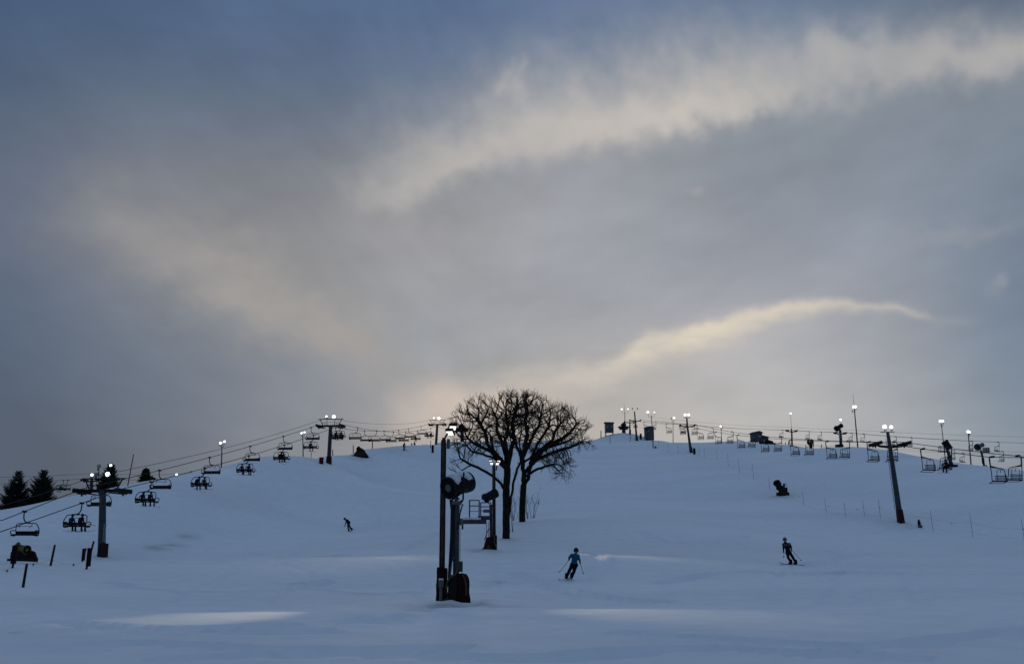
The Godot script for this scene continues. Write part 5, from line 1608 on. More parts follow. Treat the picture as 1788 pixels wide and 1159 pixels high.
func string_fence(stakes: Array, label: String) -> void:
	var tops := []
	for s in stakes:
		var lean := Vector3(-0.07, s[1], 0.0)
		post(s[2], s[0], s[0] + lean, 0.017, M.wood, "fence_stake", "fence stake", "stakes of the string fence on the right slope")
		tops.append(s[0] + lean)
	for row in 2:
		var t := thing("fence_string", label + (", upper strand" if row == 0 else ", lower strand"), "fence string", Vector3.ZERO, 0.0, "strings of the right slope fence")
		var g := Geo.new()
		var line := []
		for k in tops.size() - 1:
			var a: Vector3 = stakes[k][0].lerp(tops[k], 0.62 - row * 0.4)
			var b: Vector3 = stakes[k + 1][0].lerp(tops[k + 1], 0.62 - row * 0.4)
			for q in 8:
				var u := q / 8.0
				line.append(a.lerp(b, u) - Vector3(0, 0.9 * u * (1.0 - u), 0))
			line.append(b)
		g.tube(line, 0.004, 0.004, 5)
		part("string", g, M.rope, t)
		if row == 0:
			for k in range(70, line.size(), 13):
				var f := Geo.new()
				var p: Vector3 = line[k]
				f.tri(p, p + Vector3(0.1, 0, 0), p + Vector3(0.04, -0.15, 0.03))
				part("flag", f, M.red, t)

func lone_string(label: String, pts: Array) -> void:
	var t := thing("fence_string", label, "fence string")
	var g := Geo.new()
	var line := []
	for k in pts.size() - 1:
		for q in 8:
			var u := q / 8.0
			line.append(pts[k].lerp(pts[k + 1], u) - Vector3(0, 0.7 * u * (1.0 - u), 0))
	line.append(pts[pts.size() - 1])
	g.tube(line, 0.005, 0.005, 5)
	part("string", g, M.rope, t)
	for k in range(3, line.size(), 9):
		var f := Geo.new()
		f.tri(line[k], line[k] + Vector3(0.12, 0, 0), line[k] + Vector3(0.05, -0.16, 0.02))
		part("flag", f, M.red, t)

func red_fence(label: String, pts: Array) -> void:
	var t := thing("snow_fence", label, "fence")
	rng.seed = 91
	for k in pts.size() - 1:
		var n := int(pts[k].distance_to(pts[k + 1]) / 0.22)
		for q in n:
			var p: Vector3 = pts[k].lerp(pts[k + 1], float(q) / n)
			p.y = ground(p.x, p.z)
			var g := Geo.new()
			g.bar(p - Vector3(0, 0.2, 0), p + Vector3(rng.randf_range(-0.03, 0.03), rng.randf_range(0.6, 0.8), 0), 0.16, 0.03)
			part("slat", g, M.red, t)
	var w := Geo.new()
	for y in [0.25, 0.55]:
		var line := []
		for p in pts:
			line.append(Vector3(p.x, ground(p.x, p.z) + y, p.z + 0.04))
		w.tube(line, 0.02, 0.02, 5)
	part("wire", w, M.rope, t)

func padding(parent: Node3D, called: String, at: Vector3, size: Vector3, m: Material, sd: int) -> void: # a crumpled mat tied round a post: lumpy, narrower at the top
	var f := FastNoiseLite.new()
	f.seed = sd
	f.frequency = 1.6
	var g := Geo.new()
	var rows := []
	for a in 11:
		var row := []
		var t := a / 10.0
		for b in 20:
			var an := TAU * b / 20.0
			var p := Vector3(cos(an), 0, sin(an))
			var k := (1.0 - 0.3 * t) * (1.0 + 0.34 * f.get_noise_3d(p.x * 0.6, t * 1.1, p.z * 0.6) + 0.07 * sin(an * 5.0 + t * 2.0)) * (1.0 if a < 10 else 0.72)
			row.append(at + Vector3(p.x * size.x * k, size.y * (t + 0.06 * f.get_noise_2d(an, 3.0)) - 0.05, p.z * size.z * k))
		rows.append(row)
	for a in 10:
		for b in 20:
			g.quad(rows[a][(b + 1) % 20], rows[a][b], rows[a + 1][b], rows[a + 1][(b + 1) % 20])
	for b in range(1, 19):
		g.tri(rows[10][0], rows[10][b + 1], rows[10][b])
	part(called, g, m, parent)

# ---------- the scene ------------------------------------------------------------------------------------------------
func _ready() -> void:
	var cam := Camera3D.new()
	cam.name = "camera"
	cam.fov = 39.8195
	cam.near = 0.1
	cam.far = 6000.0
	cam.position = Vector3(0, 1.7, 0)
	cam.rotation.x = 0.227552
	add_child(cam)
	cam.current = true
	var we := WorldEnvironment.new()
	we.name = "dusk"
	var env := Environment.new()
	env.background_mode = Environment.BG_SKY
	env.sky = make_sky()
	env.background_energy_multiplier = 1.0
	env.tonemap_mode = Environment.TONE_MAPPER_LINEAR
	env.tonemap_exposure = 1.0
	env.sdfgi_enabled = true
	env.ssao_enabled = true
	env.ssil_enabled = true
	we.environment = env
	add_child(we)
	var sun := DirectionalLight3D.new() # already behind the hill, veiled by cloud
	sun.name = "sun"
	sun.light_energy = 0.15
	sun.light_color = Color(1.0, 0.86, 0.7)
	sun.light_angular_distance = 10.0
	sun.shadow_enabled = true
	add_child(sun)
	sun.look_at_from_position(Vector3(-8, 8.5, -100), Vector3.ZERO)

	make_materials()
	survey()
	make_ground()
	rope("haul_rope", "thin haul rope of the left chairlift that carries the empty chairs down", [Vector3(-38.444, 2.700, -47.780), Vector3(-36.056, 3.350, -66.080), Vector3(-34.862, 6.071, -75.230), Vector3(-27.987, 18.521, -132.230), Vector3(-18.290, 27.664, -202.230), Vector3(-14.778, 30.392, -234.246)], [0.10, 0.00, 0.35, 1.25, 0.40], 0.032, "ropes of the left chairlift")
	rope("haul_rope", "haul rope of the left chairlift that carries the riders up", [Vector3(-36.911, 2.700, -32.020), Vector3(-33.192, 2.423, -60.520), Vector3(-31.332, 6.071, -74.770), Vector3(-24.457, 18.521, -131.770), Vector3(-14.760, 27.664, -201.770), Vector3(-11.010, 30.392, -233.754)], [0.10, 0.00, 0.45, 1.45, 0.40], 0.032, "ropes of the left chairlift")
	rope("haul_rope", "thin signal cable running above the chairs of the left chairlift", [Vector3(-35.998, 1.907, -52.770), Vector3(-33.803, 7.091, -75.092), Vector3(-26.928, 19.491, -132.092), Vector3(-17.231, 28.634, -202.092), Vector3(-12.894, 31.192, -234.000)], [0.20, 0.50, 1.00, 0.30], 0.022, "ropes of the left chairlift")
	var dir := Vector3(0.129, 0.000, -0.992)
	var t1 := frame_tower("big grey lift tower at the far left with a red pad and glaring floodlight", on(-32.64, -75.00), Vector3(-33.097, 5.891, -75.000), dir, 1.78, true)
	floodlight(t1, Vector3(-0.173, 6.312, 0.000) - Vector3(0, t1.position.y - 0.908, 0), Vector3(0.438, -0.3, 1.0), 0.27, true, true, 1.20)
	lamp_stalk(t1, Vector3(-0.060, 5.963, 0.052), Vector3(-0.173, 6.312, 0.000))
	floodlight(t1, Vector3(-0.012, 7.027, 0.000) - Vector3(0, t1.position.y - 0.908, 0), Vector3(0.435, -0.3, 1.0), 0.15, true, true, 0.40)
	lamp_stalk(t1, Vector3(-0.011, 5.963, 0.058), Vector3(-0.012, 7.027, 0.000))
	floodlight(t1, Vector3(-0.959, 6.958, 0.000) - Vector3(0, t1.position.y - 0.908, 0), Vector3(0.448, -0.3, 1.0), 0.22, false, false, 0.60)
	lamp_stalk(t1, Vector3(-0.804, 5.283, -0.045), Vector3(-0.959, 6.958, 0.000))
	floodlight(t1, Vector3(-1.102, 6.312, 0.000) - Vector3(0, t1.position.y - 0.908, 0), Vector3(0.450, -0.3, 1.0), 0.20, false, false, 0.60)
	lamp_stalk(t1, Vector3(-0.953, 5.883, -0.065), Vector3(-1.102, 6.312, 0.000))
	var t2 := frame_tower("dark lift tower on the left shoulder of the hill, chairs on both sides", on(-26.27, -132.00), Vector3(-26.222, 18.341, -132.000), dir, 1.78, false)
	floodlight(t2, Vector3(0.446, 6.635, 0.000) - Vector3(0, t2.position.y - 13.037, 0), Vector3(0.196, -0.3, 1.0), 0.36, true, false, 1.00)
	lamp_stalk(t2, Vector3(0.298, 6.285, 0.032), Vector3(0.446, 6.635, 0.000))
	floodlight(t2, Vector3(-0.633, 6.676, 0.000) - Vector3(0, t2.position.y - 13.037, 0), Vector3(0.204, -0.3, 1.0), 0.20, true, false, 0.60)
	lamp_stalk(t2, Vector3(-0.446, 6.285, -0.065), Vector3(-0.633, 6.676, 0.000))
	var t3 := frame_tower("farthest lift tower of the left chairlift, just left of the big tree", on(-16.80, -202.00), Vector3(-16.525, 27.484, -202.000), dir, 1.78, false)
	floodlight(t3, Vector3(0.569, 6.807, 0.000) - Vector3(0, t3.position.y - 22.012, 0), Vector3(0.080, -0.3, 1.0), 0.46, true, false, 1.00)
	lamp_stalk(t3, Vector3(0.475, 6.452, 0.026), Vector3(0.569, 6.807, 0.000))
	floodlight(t3, Vector3(-0.510, 6.871, 0.000) - Vector3(0, t3.position.y - 22.012, 0), Vector3(0.086, -0.3, 1.0), 0.26, true, false, 0.60)
	lamp_stalk(t3, Vector3(-0.219, 6.452, -0.065), Vector3(-0.510, 6.871, 0.000))
	var triple := triple_chair()
	var first := true
	for a in [
			[Vector3(-35.756, 4.034, -68.382), 3.012, "empty triple chair coming down at the far left edge, over the yellow snow gun"],
			[Vector3(-34.592, 6.508, -77.474), 3.012, "empty triple chair half hidden behind the grey tower with the red pad"],
			[Vector3(-33.390, 8.502, -87.436), 3.012, "empty triple chair just uphill of the small pine at left"],
			[Vector3(-32.138, 10.670, -97.817), 3.012, "empty triple chair near the double floodlight pole on the left crest"],
			[Vector3(-30.881, 12.939, -108.236), 3.012, "empty triple chair against the sky, right of the left double floodlight pole"],
			[Vector3(-29.625, 15.302, -118.655), 3.012, "empty triple chair above a rider pair, left of the single light pole"],
			[Vector3(-28.372, 17.750, -129.036), 3.012, "highest empty triple chair left of the shoulder tower"],
			[Vector3(-26.952, 19.020, -139.702), 3.012, "empty triple chair right beside the shoulder tower, behind the riders"],
			[Vector3(-24.921, 20.331, -154.365), 3.012, "first empty triple chair uphill of the shoulder tower on the higher rope"],
			[Vector3(-23.265, 21.724, -166.320), 3.012, "second empty triple chair uphill of the shoulder tower on the higher rope"],
			[Vector3(-21.868, 23.127, -176.406), 3.012, "third empty triple chair uphill of the shoulder tower on the higher rope"],
			[Vector3(-20.839, 24.292, -183.831), 3.012, "fourth empty triple chair uphill of the shoulder tower on the higher rope"],
			[Vector3(-19.371, 26.150, -194.432), 3.012, "last empty triple chair before the tower beside the tree"],
			[Vector3(-32.046, 4.672, -69.304), -0.130, "lowest occupied triple chair, with a blue and a maroon rider, left of the grey tower"],
			[Vector3(-30.819, 6.877, -79.029), -0.130, "occupied triple chair under the small pine on the left slope"],
			[Vector3(-29.621, 8.833, -88.953), -0.130, "occupied triple chair low over the slope, two riders with hunched backs"],
			[Vector3(-28.388, 10.963, -99.182), -0.130, "occupied triple chair right under the crest line with ski tips to the right"],
			[Vector3(-27.154, 13.208, -109.411), -0.130, "occupied triple chair crossing the crest line at left"],
			[Vector3(-25.934, 15.543, -119.526), -0.130, "triple chair with a single rider, hanging left of the shoulder tower"],
			[Vector3(-24.549, 18.331, -131.009), -0.130, "occupied triple chair right beside the shoulder tower"],
			[Vector3(-23.480, 18.917, -138.821), -0.130, "first vacant triple chair uphill of the shoulder tower on the lower rope"],
			[Vector3(-22.083, 19.687, -148.908), -0.130, "second vacant triple chair uphill of the shoulder tower on the lower rope"],
			[Vector3(-20.666, 20.714, -159.135), -0.130, "third vacant triple chair uphill of the shoulder tower on the lower rope"],
			[Vector3(-19.502, 21.744, -167.540), -0.130, "fourth vacant triple chair uphill of the shoulder tower on the lower rope"],
			[Vector3(-18.273, 23.012, -176.413), -0.130, "triple chair with one rider, above the group on the crest"],
			[Vector3(-16.701, 24.905, -187.760), -0.130, "topmost occupied triple chair, touching the tower beside the tree"],
	]:
		if first:
			triple.position = a[0]; triple.rotation.y = a[1]; triple.set_meta("label", a[2]); triple.set_meta("group", "chairs of the left chairlift")
			first = false
		else:
			copy(triple, "triple_chair", a[2], a[0], a[1], "chairs of the left chairlift")
	var riders := make_riders(["rider in a blue jacket on the lowest occupied chair at left", "rider in a maroon jacket and pointed hat beside the blue rider", "taller dark rider on the chair under the small pine", "smaller dark rider on the chair under the small pine", "left hunched rider on the chair low over the slope", "right hunched rider on the chair low over the slope"])
	var seat := 0
	for a in [
			[Vector3(-32.769, 3.052, -69.479), -0.130, "rider in a blue jacket on the lowest occupied chair at left"],
			[Vector3(-32.055, 3.052, -69.385), -0.190, "rider in a maroon jacket and pointed hat beside the blue rider"],
			[Vector3(-31.542, 5.257, -79.204), -0.130, "taller dark rider on the chair under the small pine"],
			[Vector3(-30.828, 5.257, -79.110), -0.190, "smaller dark rider on the chair under the small pine"],
			[Vector3(-30.345, 7.213, -89.128), -0.130, "left hunched rider on the chair low over the slope"],
			[Vector3(-29.631, 7.213, -89.035), -0.190, "right hunched rider on the chair low over the slope"],
			[Vector3(-29.111, 9.343, -99.357), -0.130, "left rider with skis on the chair just under the crest"],
			[Vector3(-28.397, 9.343, -99.264), -0.190, "right rider with skis pointing right, just under the crest"],
			[Vector3(-27.659, 11.588, -109.557), -0.130, "left rider on the chair crossing the crest line"],
			[Vector3(-27.243, 11.588, -109.503), -0.190, "right rider, close against the other, on the chair crossing the crest"],
			[Vector3(-26.290, 13.923, -119.653), -0.130, "lone rider on the chair left of the shoulder tower"],
			[Vector3(-25.272, 16.711, -131.184), -0.130, "left rider on the chair beside the shoulder tower"],
			[Vector3(-24.558, 16.711, -131.091), -0.190, "right rider leaning out on the chair beside the shoulder tower"],
			[Vector3(-18.629, 21.392, -176.540), -0.130, "lone rider on the chair above the crest group"],
			[Vector3(-17.424, 23.285, -187.935), -0.130, "left rider on the topmost chair beside the tree"],
			[Vector3(-16.710, 23.285, -187.842), -0.190, "right rider on the topmost chair beside the tree"],
	]:
		if seat < 6:
			riders[seat].position = a[0]; riders[seat].rotation.y = a[1]
		else:
			copy(riders[[2, 4, 5, 3, 1, 2, 5][seat % 7]], "person", a[2], a[0], a[1], "riders on the left chairlift")
		seat += 1
	terminal("dark bullwheel station of the left chairlift behind the tree branches", on(-12.77, -234.00), Vector3(-12.894, 30.392, -234.000), 2.0, dir)
	hut("dark operator hut behind the branches at the top of the left chairlift", on(-5.62, -245.00), 0.2, Vector3(3.6, 3.0, 3.0), 0.0, 0.5, [])
	rope("haul_rope", "left haul rope of the double chairlift climbing the right side", [Vector3(39.165, 5.020, -36.850), Vector3(38.143, 8.513, -73.850), Vector3(37.564, 11.973, -94.809), Vector3(35.047, 25.992, -190.259), Vector3(33.114, 35.763, -255.959), Vector3(30.994, 35.017, -266.000)], [0.10, 0.05, 0.90, 0.30, 0.05], 0.034, "ropes of the right chairlift")
	rope("haul_rope", "right haul rope of the double chairlift climbing the right side", [Vector3(42.165, 5.020, -36.850), Vector3(41.143, 8.513, -73.850), Vector3(40.563, 11.973, -94.891), Vector3(38.046, 25.992, -190.341), Vector3(36.113, 35.763, -256.041), Vector3(33.994, 35.017, -266.000)], [0.10, 0.05, 0.90, 0.30, 0.05], 0.034, "ropes of the right chairlift")
	dir = Vector3(-0.028, 0.000, -1.000)
	tee_tower("lift_tower", "tall leaning lift tower with ladder and red pad in the right foreground", on(39.20, -94.25), Vector3(39.063, 11.553, -94.850), Vector3(39.046, 13.057, -95.050), dir, 1.50, 0.31, [[-0.3, 0.25, 0.3], [0.38, 0.25, 0.26]], 8, true, "towers of the right chairlift")
	tee_tower("lift_tower", "slender lift tower on the right slope with two floodlights, beside a dark red pad", on(37.02, -190.00), Vector3(36.546, 25.572, -190.300), Vector3(36.526, 27.442, -190.400), dir, 1.50, 0.30, [[-0.35, 0.25, 0.36], [0.42, 0.25, 0.36]], 4, false, "towers of the right chairlift")
	tee_tower("lift_tower", "lift tower on the summit knoll with two unlit lamps", on(34.84, -256.00), Vector3(34.613, 35.343, -256.000), Vector3(34.455, 38.091, -256.000), dir, 1.50, 0.32, [], 4, false, "towers of the right chairlift")
	floodlight(get_node(^"lift_tower_005"), Vector3(-0.930, 9.046, 0.000), Vector3(-0.6, 0.3, 0.6), 0.3, false)
	floodlight(get_node(^"lift_tower_005"), Vector3(0.520, 9.046, 0.000), Vector3(0.6, 0.3, 0.6), 0.3, false)
	tee_tower("lift_tower", "short lift tower between the bullwheel and the summit tower", on(33.75, -262.00), Vector3(33.851, 35.719, -262.000), Vector3(33.851, 36.019, -262.000), dir, 1.60, 0.26, [], 3, false, "towers of the right chairlift")
	var chair_l := double_chair(1.0)
	var chair_r := double_chair(-1.0)
	first = true
	for a in [
			[Vector3(33.313, 34.648, -249.209), "empty double chair beside the summit tower"],
			[Vector3(33.809, 31.973, -232.335), "empty double chair above the shed on the knoll"],
			[Vector3(34.646, 27.822, -203.889), "empty double chair left of the twin floodlight tower, by the bent light pole"],
			[Vector3(35.064, 25.874, -189.622), "empty double chair touching the left side of the twin floodlight tower"],
			[Vector3(35.477, 23.088, -173.958), "empty double chair just right of the twin floodlight tower, lower one"],
			[Vector3(35.834, 20.831, -160.395), "empty double chair crossing the crest left of the short light pole"],
			[Vector3(36.207, 18.635, -146.259), "empty double chair below the crest, left of the two sheds"],
			[Vector3(36.536, 16.826, -133.778), "empty double chair right under the two sheds"],
			[Vector3(36.877, 15.083, -120.852), "empty double chair under the far tower with a lamp, on the snow"],
			[Vector3(37.216, 13.480, -107.989), "empty double chair under the crest, right of the dark snow gun"],
			[Vector3(37.527, 12.126, -96.209), "empty double chair left of the leaning tower with the ladder"],
			[Vector3(37.850, 10.217, -84.476), "empty double chair between the leaning tower and the snow gun tower"],
			[Vector3(38.165, 8.430, -73.060), "empty double chair near the right edge under the windowed box"],
	]:
		if first:
			chair_l.position = a[0]; chair_l.rotation.y = 0.02; chair_l.set_meta("label", a[1]); chair_l.set_meta("group", "chairs of the right chairlift")
			first = false
		else:
			sway(copy(chair_l, "double_chair", a[1], a[0], 0.02, "chairs of the right chairlift"), 0.04)
	first = true
	for a in [
			[Vector3(36.751, 32.271, -234.346), "empty double chair right of the shed on the knoll"],
			[Vector3(37.776, 27.210, -199.502), "empty double chair behind the pole of the twin floodlight tower"],
			[Vector3(38.076, 25.781, -189.195), "empty double chair right of the twin floodlight tower, upper one"],
			[Vector3(38.440, 23.318, -175.378), "empty double chair at the crest right of the twin floodlight tower"],
			[Vector3(38.806, 20.996, -161.496), "empty double chair right of the short light pole, at the crest"],
			[Vector3(39.161, 18.893, -148.061), "empty double chair left below the two sheds"],
			[Vector3(39.503, 16.996, -135.071), "empty double chair below and right of the two sheds"],
			[Vector3(39.848, 15.224, -122.017), "empty double chair below the dark snow gun on the crest"],
			[Vector3(40.170, 13.687, -109.792), "empty double chair below the far tower with the cone snow gun"],
			[Vector3(40.504, 12.218, -97.120), "empty double chair half hidden behind the leaning tower with the ladder"],
			[Vector3(40.813, 10.433, -85.824), "double chair with a rider, in front of the snow gun tower"],
			[Vector3(41.118, 8.657, -74.776), "empty double chair cut by the right edge of the view"],
	]:
		if first:
			chair_r.position = a[0]; chair_r.rotation.y = 0.02; chair_r.set_meta("label", a[1]); chair_r.set_meta("group", "chairs of the right chairlift")
			first = false
		else:
			sway(copy(chair_r, "double_chair", a[1], a[0], 0.02, "chairs of the right chairlift"), 0.04)
	copy(riders[2], "person", "rider on the double chair in front of the snow gun tower", Vector3(40.513, 8.593, -85.924), 0.02, "riders on chairs")
	terminal("dark bullwheel station on the summit knoll", on(32.45, -266.00), Vector3(32.494, 34.817, -266.000), 1.65, dir)
	rope("haul_rope", "thin far rope behind the right crest, the higher of its pair", [Vector3(49.428, 41.167, -300.334), Vector3(73.474, 30.392, -236.334), Vector3(78.799, 27.455, -216.334), Vector3(110.899, 19.054, -165.334)], [0.70, 0.20, 0.60], 0.030, "far lift ropes behind the right crest")
	rope("haul_rope", "thin far rope behind the right crest, the lower of its pair", [Vector3(46.916, 41.167, -299.666), Vector3(70.961, 30.392, -235.666), Vector3(76.287, 27.455, -215.666), Vector3(108.386, 19.054, -164.666)], [0.70, 0.20, 0.60], 0.030, "far lift ropes behind the right crest")
	rope("haul_rope", "thin signal cable above the far ropes behind the right crest", [Vector3(48.172, 42.147, -300.000), Vector3(72.217, 31.072, -236.000), Vector3(77.543, 28.135, -216.000), Vector3(109.643, 20.234, -165.000)], [0.50, 0.10, 0.40], 0.022, "far lift ropes behind the right crest")
	dir = Vector3(0.257, 0.000, 0.966)
	tee_tower("lift_tower", "far lift tower behind the right crest with one lamp on a thin mast", on(71.65, -236.00), Vector3(72.217, 29.972, -236.000), Vector3(72.117, 30.772, -236.000), dir, 1.30, 0.30, [], 4, false, "far lift towers behind the right crest")
	tee_tower("lift_tower", "far lift tower beside the cone snow gun on the crest", on(76.90, -216.00), Vector3(77.543, 27.035, -216.000), Vector3(77.443, 27.835, -216.000), dir, 1.30, 0.42, [], 4, false, "far lift towers behind the right crest")
	floodlight(get_node(^"lift_tower_007"), Vector3(0.600, 17.243, 0.000), Vector3(-0.3, -0.3, 1.0), 0.30, true, true)
	lamp_stalk(get_node(^"lift_tower_007"), Vector3(0.569, 12.490, 0.000), Vector3(0.575, 16.870, 0.000))
	floodlight(get_node(^"lift_tower_008"), Vector3(0.989, 14.683, 0.000), Vector3(-0.35, -0.3, 1.0), 0.34, true, true)
	lamp_stalk(get_node(^"lift_tower_008"), Vector3(0.647, 11.292, 0.000), Vector3(1.018, 14.207, 0.000))
	rope("haul_rope", "lowest far rope just over the right crest line, upper strand", [Vector3(70.808, 30.221, -263.100), Vector3(105.922, 17.712, -166.100)], [0.50], 0.024, "far lift ropes low over the crest")
	rope("haul_rope", "lowest far rope just over the right crest line, lower strand", [Vector3(71.808, 29.721, -260.900), Vector3(106.922, 16.812, -163.900)], [0.50], 0.024, "far lift ropes low over the crest")
	copy(chair_l, "double_chair", "small far empty chair left of the far tower with the thin mast", Vector3(71.436, 31.088, -241.757), -2.88, "far chairs behind the right crest")
	copy(chair_r, "double_chair", "small far empty chair above the dark snow gun on the crest", Vector3(73.409, 28.843, -226.473), 0.26, "far chairs behind the right crest")
	copy(chair_l, "double_chair", "small far empty chair midway between the two far towers", Vector3(76.255, 28.658, -225.888), -2.88, "far chairs behind the right crest")
	copy(chair_r, "double_chair", "small far empty chair left of the tallest light pole", Vector3(78.621, 26.682, -211.957), 0.26, "far chairs behind the right crest")
	copy(chair_l, "double_chair", "small far empty chair right of the tallest light pole", Vector3(81.497, 26.564, -212.048), -2.88, "far chairs behind the right crest")
	copy(chair_r, "double_chair", "small far empty chair right of the leaning tower top", Vector3(87.921, 24.579, -201.841), 0.26, "far chairs behind the right crest")
	copy(chair_l, "double_chair", "small far empty chair behind the lamps of the leaning tower", Vector3(84.702, 24.788, -202.295), -2.88, "far chairs behind the right crest")
	copy(chair_r, "double_chair", "small far empty chair behind the slim pole near the right edge", Vector3(93.996, 22.227, -187.529), 0.26, "far chairs behind the right crest")
	copy(chair_l, "double_chair", "small far empty chair above the double chair at the right edge", Vector3(98.265, 21.788, -185.408), -2.88, "far chairs behind the right crest")
	copy(chair_r, "double_chair", "small far empty chair low behind the crest, upper of two", Vector3(94.725, 21.267, -197.031), 0.26, "far chairs behind the right crest")
	copy(chair_l, "double_chair", "small far empty chair low behind the crest, lower of two", Vector3(95.655, 20.518, -195.025), -2.88, "far chairs behind the right crest")
	copy(chair_r, "double_chair", "small far empty chair low behind the crest near the right edge", Vector3(98.942, 19.880, -185.384), 0.26, "far chairs behind the right crest")
	rope("haul_rope", "faint far rope behind the spruces at the left edge, lower strand", [Vector3(-97.579, 10.939, -150.000), Vector3(-75.276, 13.032, -163.900), Vector3(-61.033, 14.365, -178.000)], [0.30, 0.40], 0.030, "far ropes at the left")
	rope("haul_rope", "faint far rope behind the spruces at the left edge, upper strand", [Vector3(-97.579, 12.339, -152.000), Vector3(-74.476, 14.132, -166.100), Vector3(-61.033, 15.365, -180.000)], [0.30, 0.40], 0.025, "far ropes at the left")
	tee_tower("lift_tower", "far lift tower peeping over the crest behind the big left tower", on(-73.70, -165.00), Vector3(-74.976, 12.632, -165.000), Vector3(-74.976, 13.132, -165.000), Vector3(0.55, 0, -0.83), 2.2, 0.42, [[0.0, 0.3, 0.34]], 4, false, "far lift towers at the left")
	copy(triple, "triple_chair", "small far chair with a rider left of the big grey tower", Vector3(-78.490, 12.582, -161.897), 0.9, "far chairs at the left")
	copy(triple, "triple_chair", "small far empty chair left of the big grey tower", Vector3(-77.909, 12.660, -162.259), 0.9, "far chairs at the left")
	copy(riders[3], "person", "far rider on the small chair left of the big grey tower", Vector3(-78.740, 10.962, -161.647), 0.9, "riders on far chairs")
	light_pole("thin light pole with two bright lamps on the left crest", on(-37.49, -119.00), Vector3(-37.641, 14.357, -119.000), 0.090, [[Vector3(-0.15, 0.10, 0.10), 0.24, true], [Vector3(0.30, 0.30, 0.00), 0.22, true]], M.steel, true, Vector3.ZERO)
	light_pole("light pole with two small lamps left of the shoulder tower", on(-33.95, -150.00), Vector3(-34.333, 19.247, -150.000), 0.100, [[Vector3(-0.15, 0.15, 0.10), 0.22, true], [Vector3(0.30, 0.30, 0.00), 0.20, true]], M.steel, true, Vector3.ZERO)
	light_pole("low lamp barely above the left crest", on(-44.03, -122.00), Vector3(-44.147, 10.530, -122.000), 0.060, [[Vector3(-0.10, 0.10, 0.10), 0.20, true]], M.steel, true, Vector3.ZERO)
	light_pole("light pole on the summit with two lamps over the bullwheel", on(32.57, -263.00), Vector3(32.581, 38.919, -263.000), 0.130, [[Vector3(-0.85, 0.75, 0.10), 0.33, true], [Vector3(0.95, 0.80, 0.00), 0.26, true]], M.steel, true, Vector3(32.485, 41.421, -263.000))
	light_pole("light pole with two lamps in front of the shed on the knoll", on(31.14, -202.25), Vector3(30.943, 29.555, -202.250), 0.120, [[Vector3(-0.75, 0.65, 0.10), 0.36, true], [Vector3(0.70, 0.65, 0.00), 0.20, true]], M.steel, true, Vector3.ZERO)
	light_pole("bent light pole left of the twin floodlight tower", on(41.45, -236.00), Vector3(41.694, 33.012, -236.000), 0.100, [[Vector3(0.25, 0.50, 0.10), 0.36, true], [Vector3(-0.45, 0.45, 0.00), 0.20, false]], M.steel, true, Vector3.ZERO)
	light_pole("short light pole on the crest left of the two sheds", on(51.22, -224.00), Vector3(51.281, 29.447, -224.000), 0.110, [[Vector3(-0.10, 0.35, 0.10), 0.32, true], [Vector3(0.30, 0.30, 0.00), 0.20, false]], M.steel, true, Vector3.ZERO)
	light_pole("tallest light pole on the right crest with a whip mast", on(71.60, -190.00), Vector3(71.549, 29.070, -190.000), 0.170, [[Vector3(-0.15, 0.55, 0.15), 0.40, true], [Vector3(0.30, 0.60, 0.00), 0.36, true], [Vector3(-0.45, -0.30, 0.00), 0.20, false]], M.steel, true, Vector3(71.535, 32.453, -190.000))
	light_pole("thin light pole with a forked head in front of the right snow gun tower", on(66.51, -141.25), Vector3(66.464, 19.818, -141.250), 0.080, [[Vector3(-0.15, 0.40, 0.10), 0.30, true], [Vector3(0.25, 0.42, 0.00), 0.28, true]], M.steel, true, Vector3.ZERO)
	light_pole("slim pale light pole near the right edge", on(72.71, -146.00), Vector3(72.827, 18.870, -146.000), 0.120, [[Vector3(-0.05, 0.30, 0.10), 0.30, true], [Vector3(0.20, 0.25, 0.00), 0.26, true]], M.galv, true, Vector3.ZERO)
	light_pole("light pole hidden behind the crown of the big tree", on(-0.30, -240.00), Vector3(-0.301, 32.485, -240.000), 0.120, [[Vector3(-0.75, 0.60, 0.10), 0.20, true], [Vector3(0.30, 0.60, 0.00), 0.36, true]], M.steel, true, Vector3.ZERO)
	near_pole("rusty light pole with two flat floodlights beside the near snow gun", on(-2.12, -28.75), Vector3(-0.013, 4.933, 0.000), [[Vector3(0.252, 5.239, 0.000), Vector3(0.12, -0.86, 0.5), Vector2(0.2, 0.2), Vector3(3.574, 0.027, -24.250), 19.0, 24.0], [Vector3(0.169, 5.077, 0.000), Vector3(-0.12, -0.86, 0.5), Vector2(0.2, 0.2), Vector3(-7.025, 0.018, -22.750), 12.0, 34.0]], 0.07)
	near_pole("brown light pole with four flat floodlights beside the snow gun with a railing", on(-1.19, -62.75), Vector3(-0.035, 5.648, 0.000), [[Vector3(-0.250, 5.881, 0.000), Vector3(-0.1, -0.85, 0.5), Vector2(0.2, 0.22), Vector3(-7.466, 0.628, -54.500), 21.0, 24.0], [Vector3(-0.191, 5.726, 0.000), Vector3(-0.1, -0.85, 0.5), Vector2(0.2, 0.22), Vector3(-10.966, 0.628, -53.000), 20.0, 16.8], [Vector3(0.276, 5.862, 0.000), Vector3(0.1, -0.85, 0.5), Vector2(0.2, 0.22), Vector3(5.973, 1.019, -59.250), 13.0, 36.0], [Vector3(0.191, 5.714, 0.000), Vector3(0.1, -0.85, 0.5), Vector2(0.2, 0.22), Vector3(8.973, 1.019, -58.950), 11.0, 18.0]], 0.1)
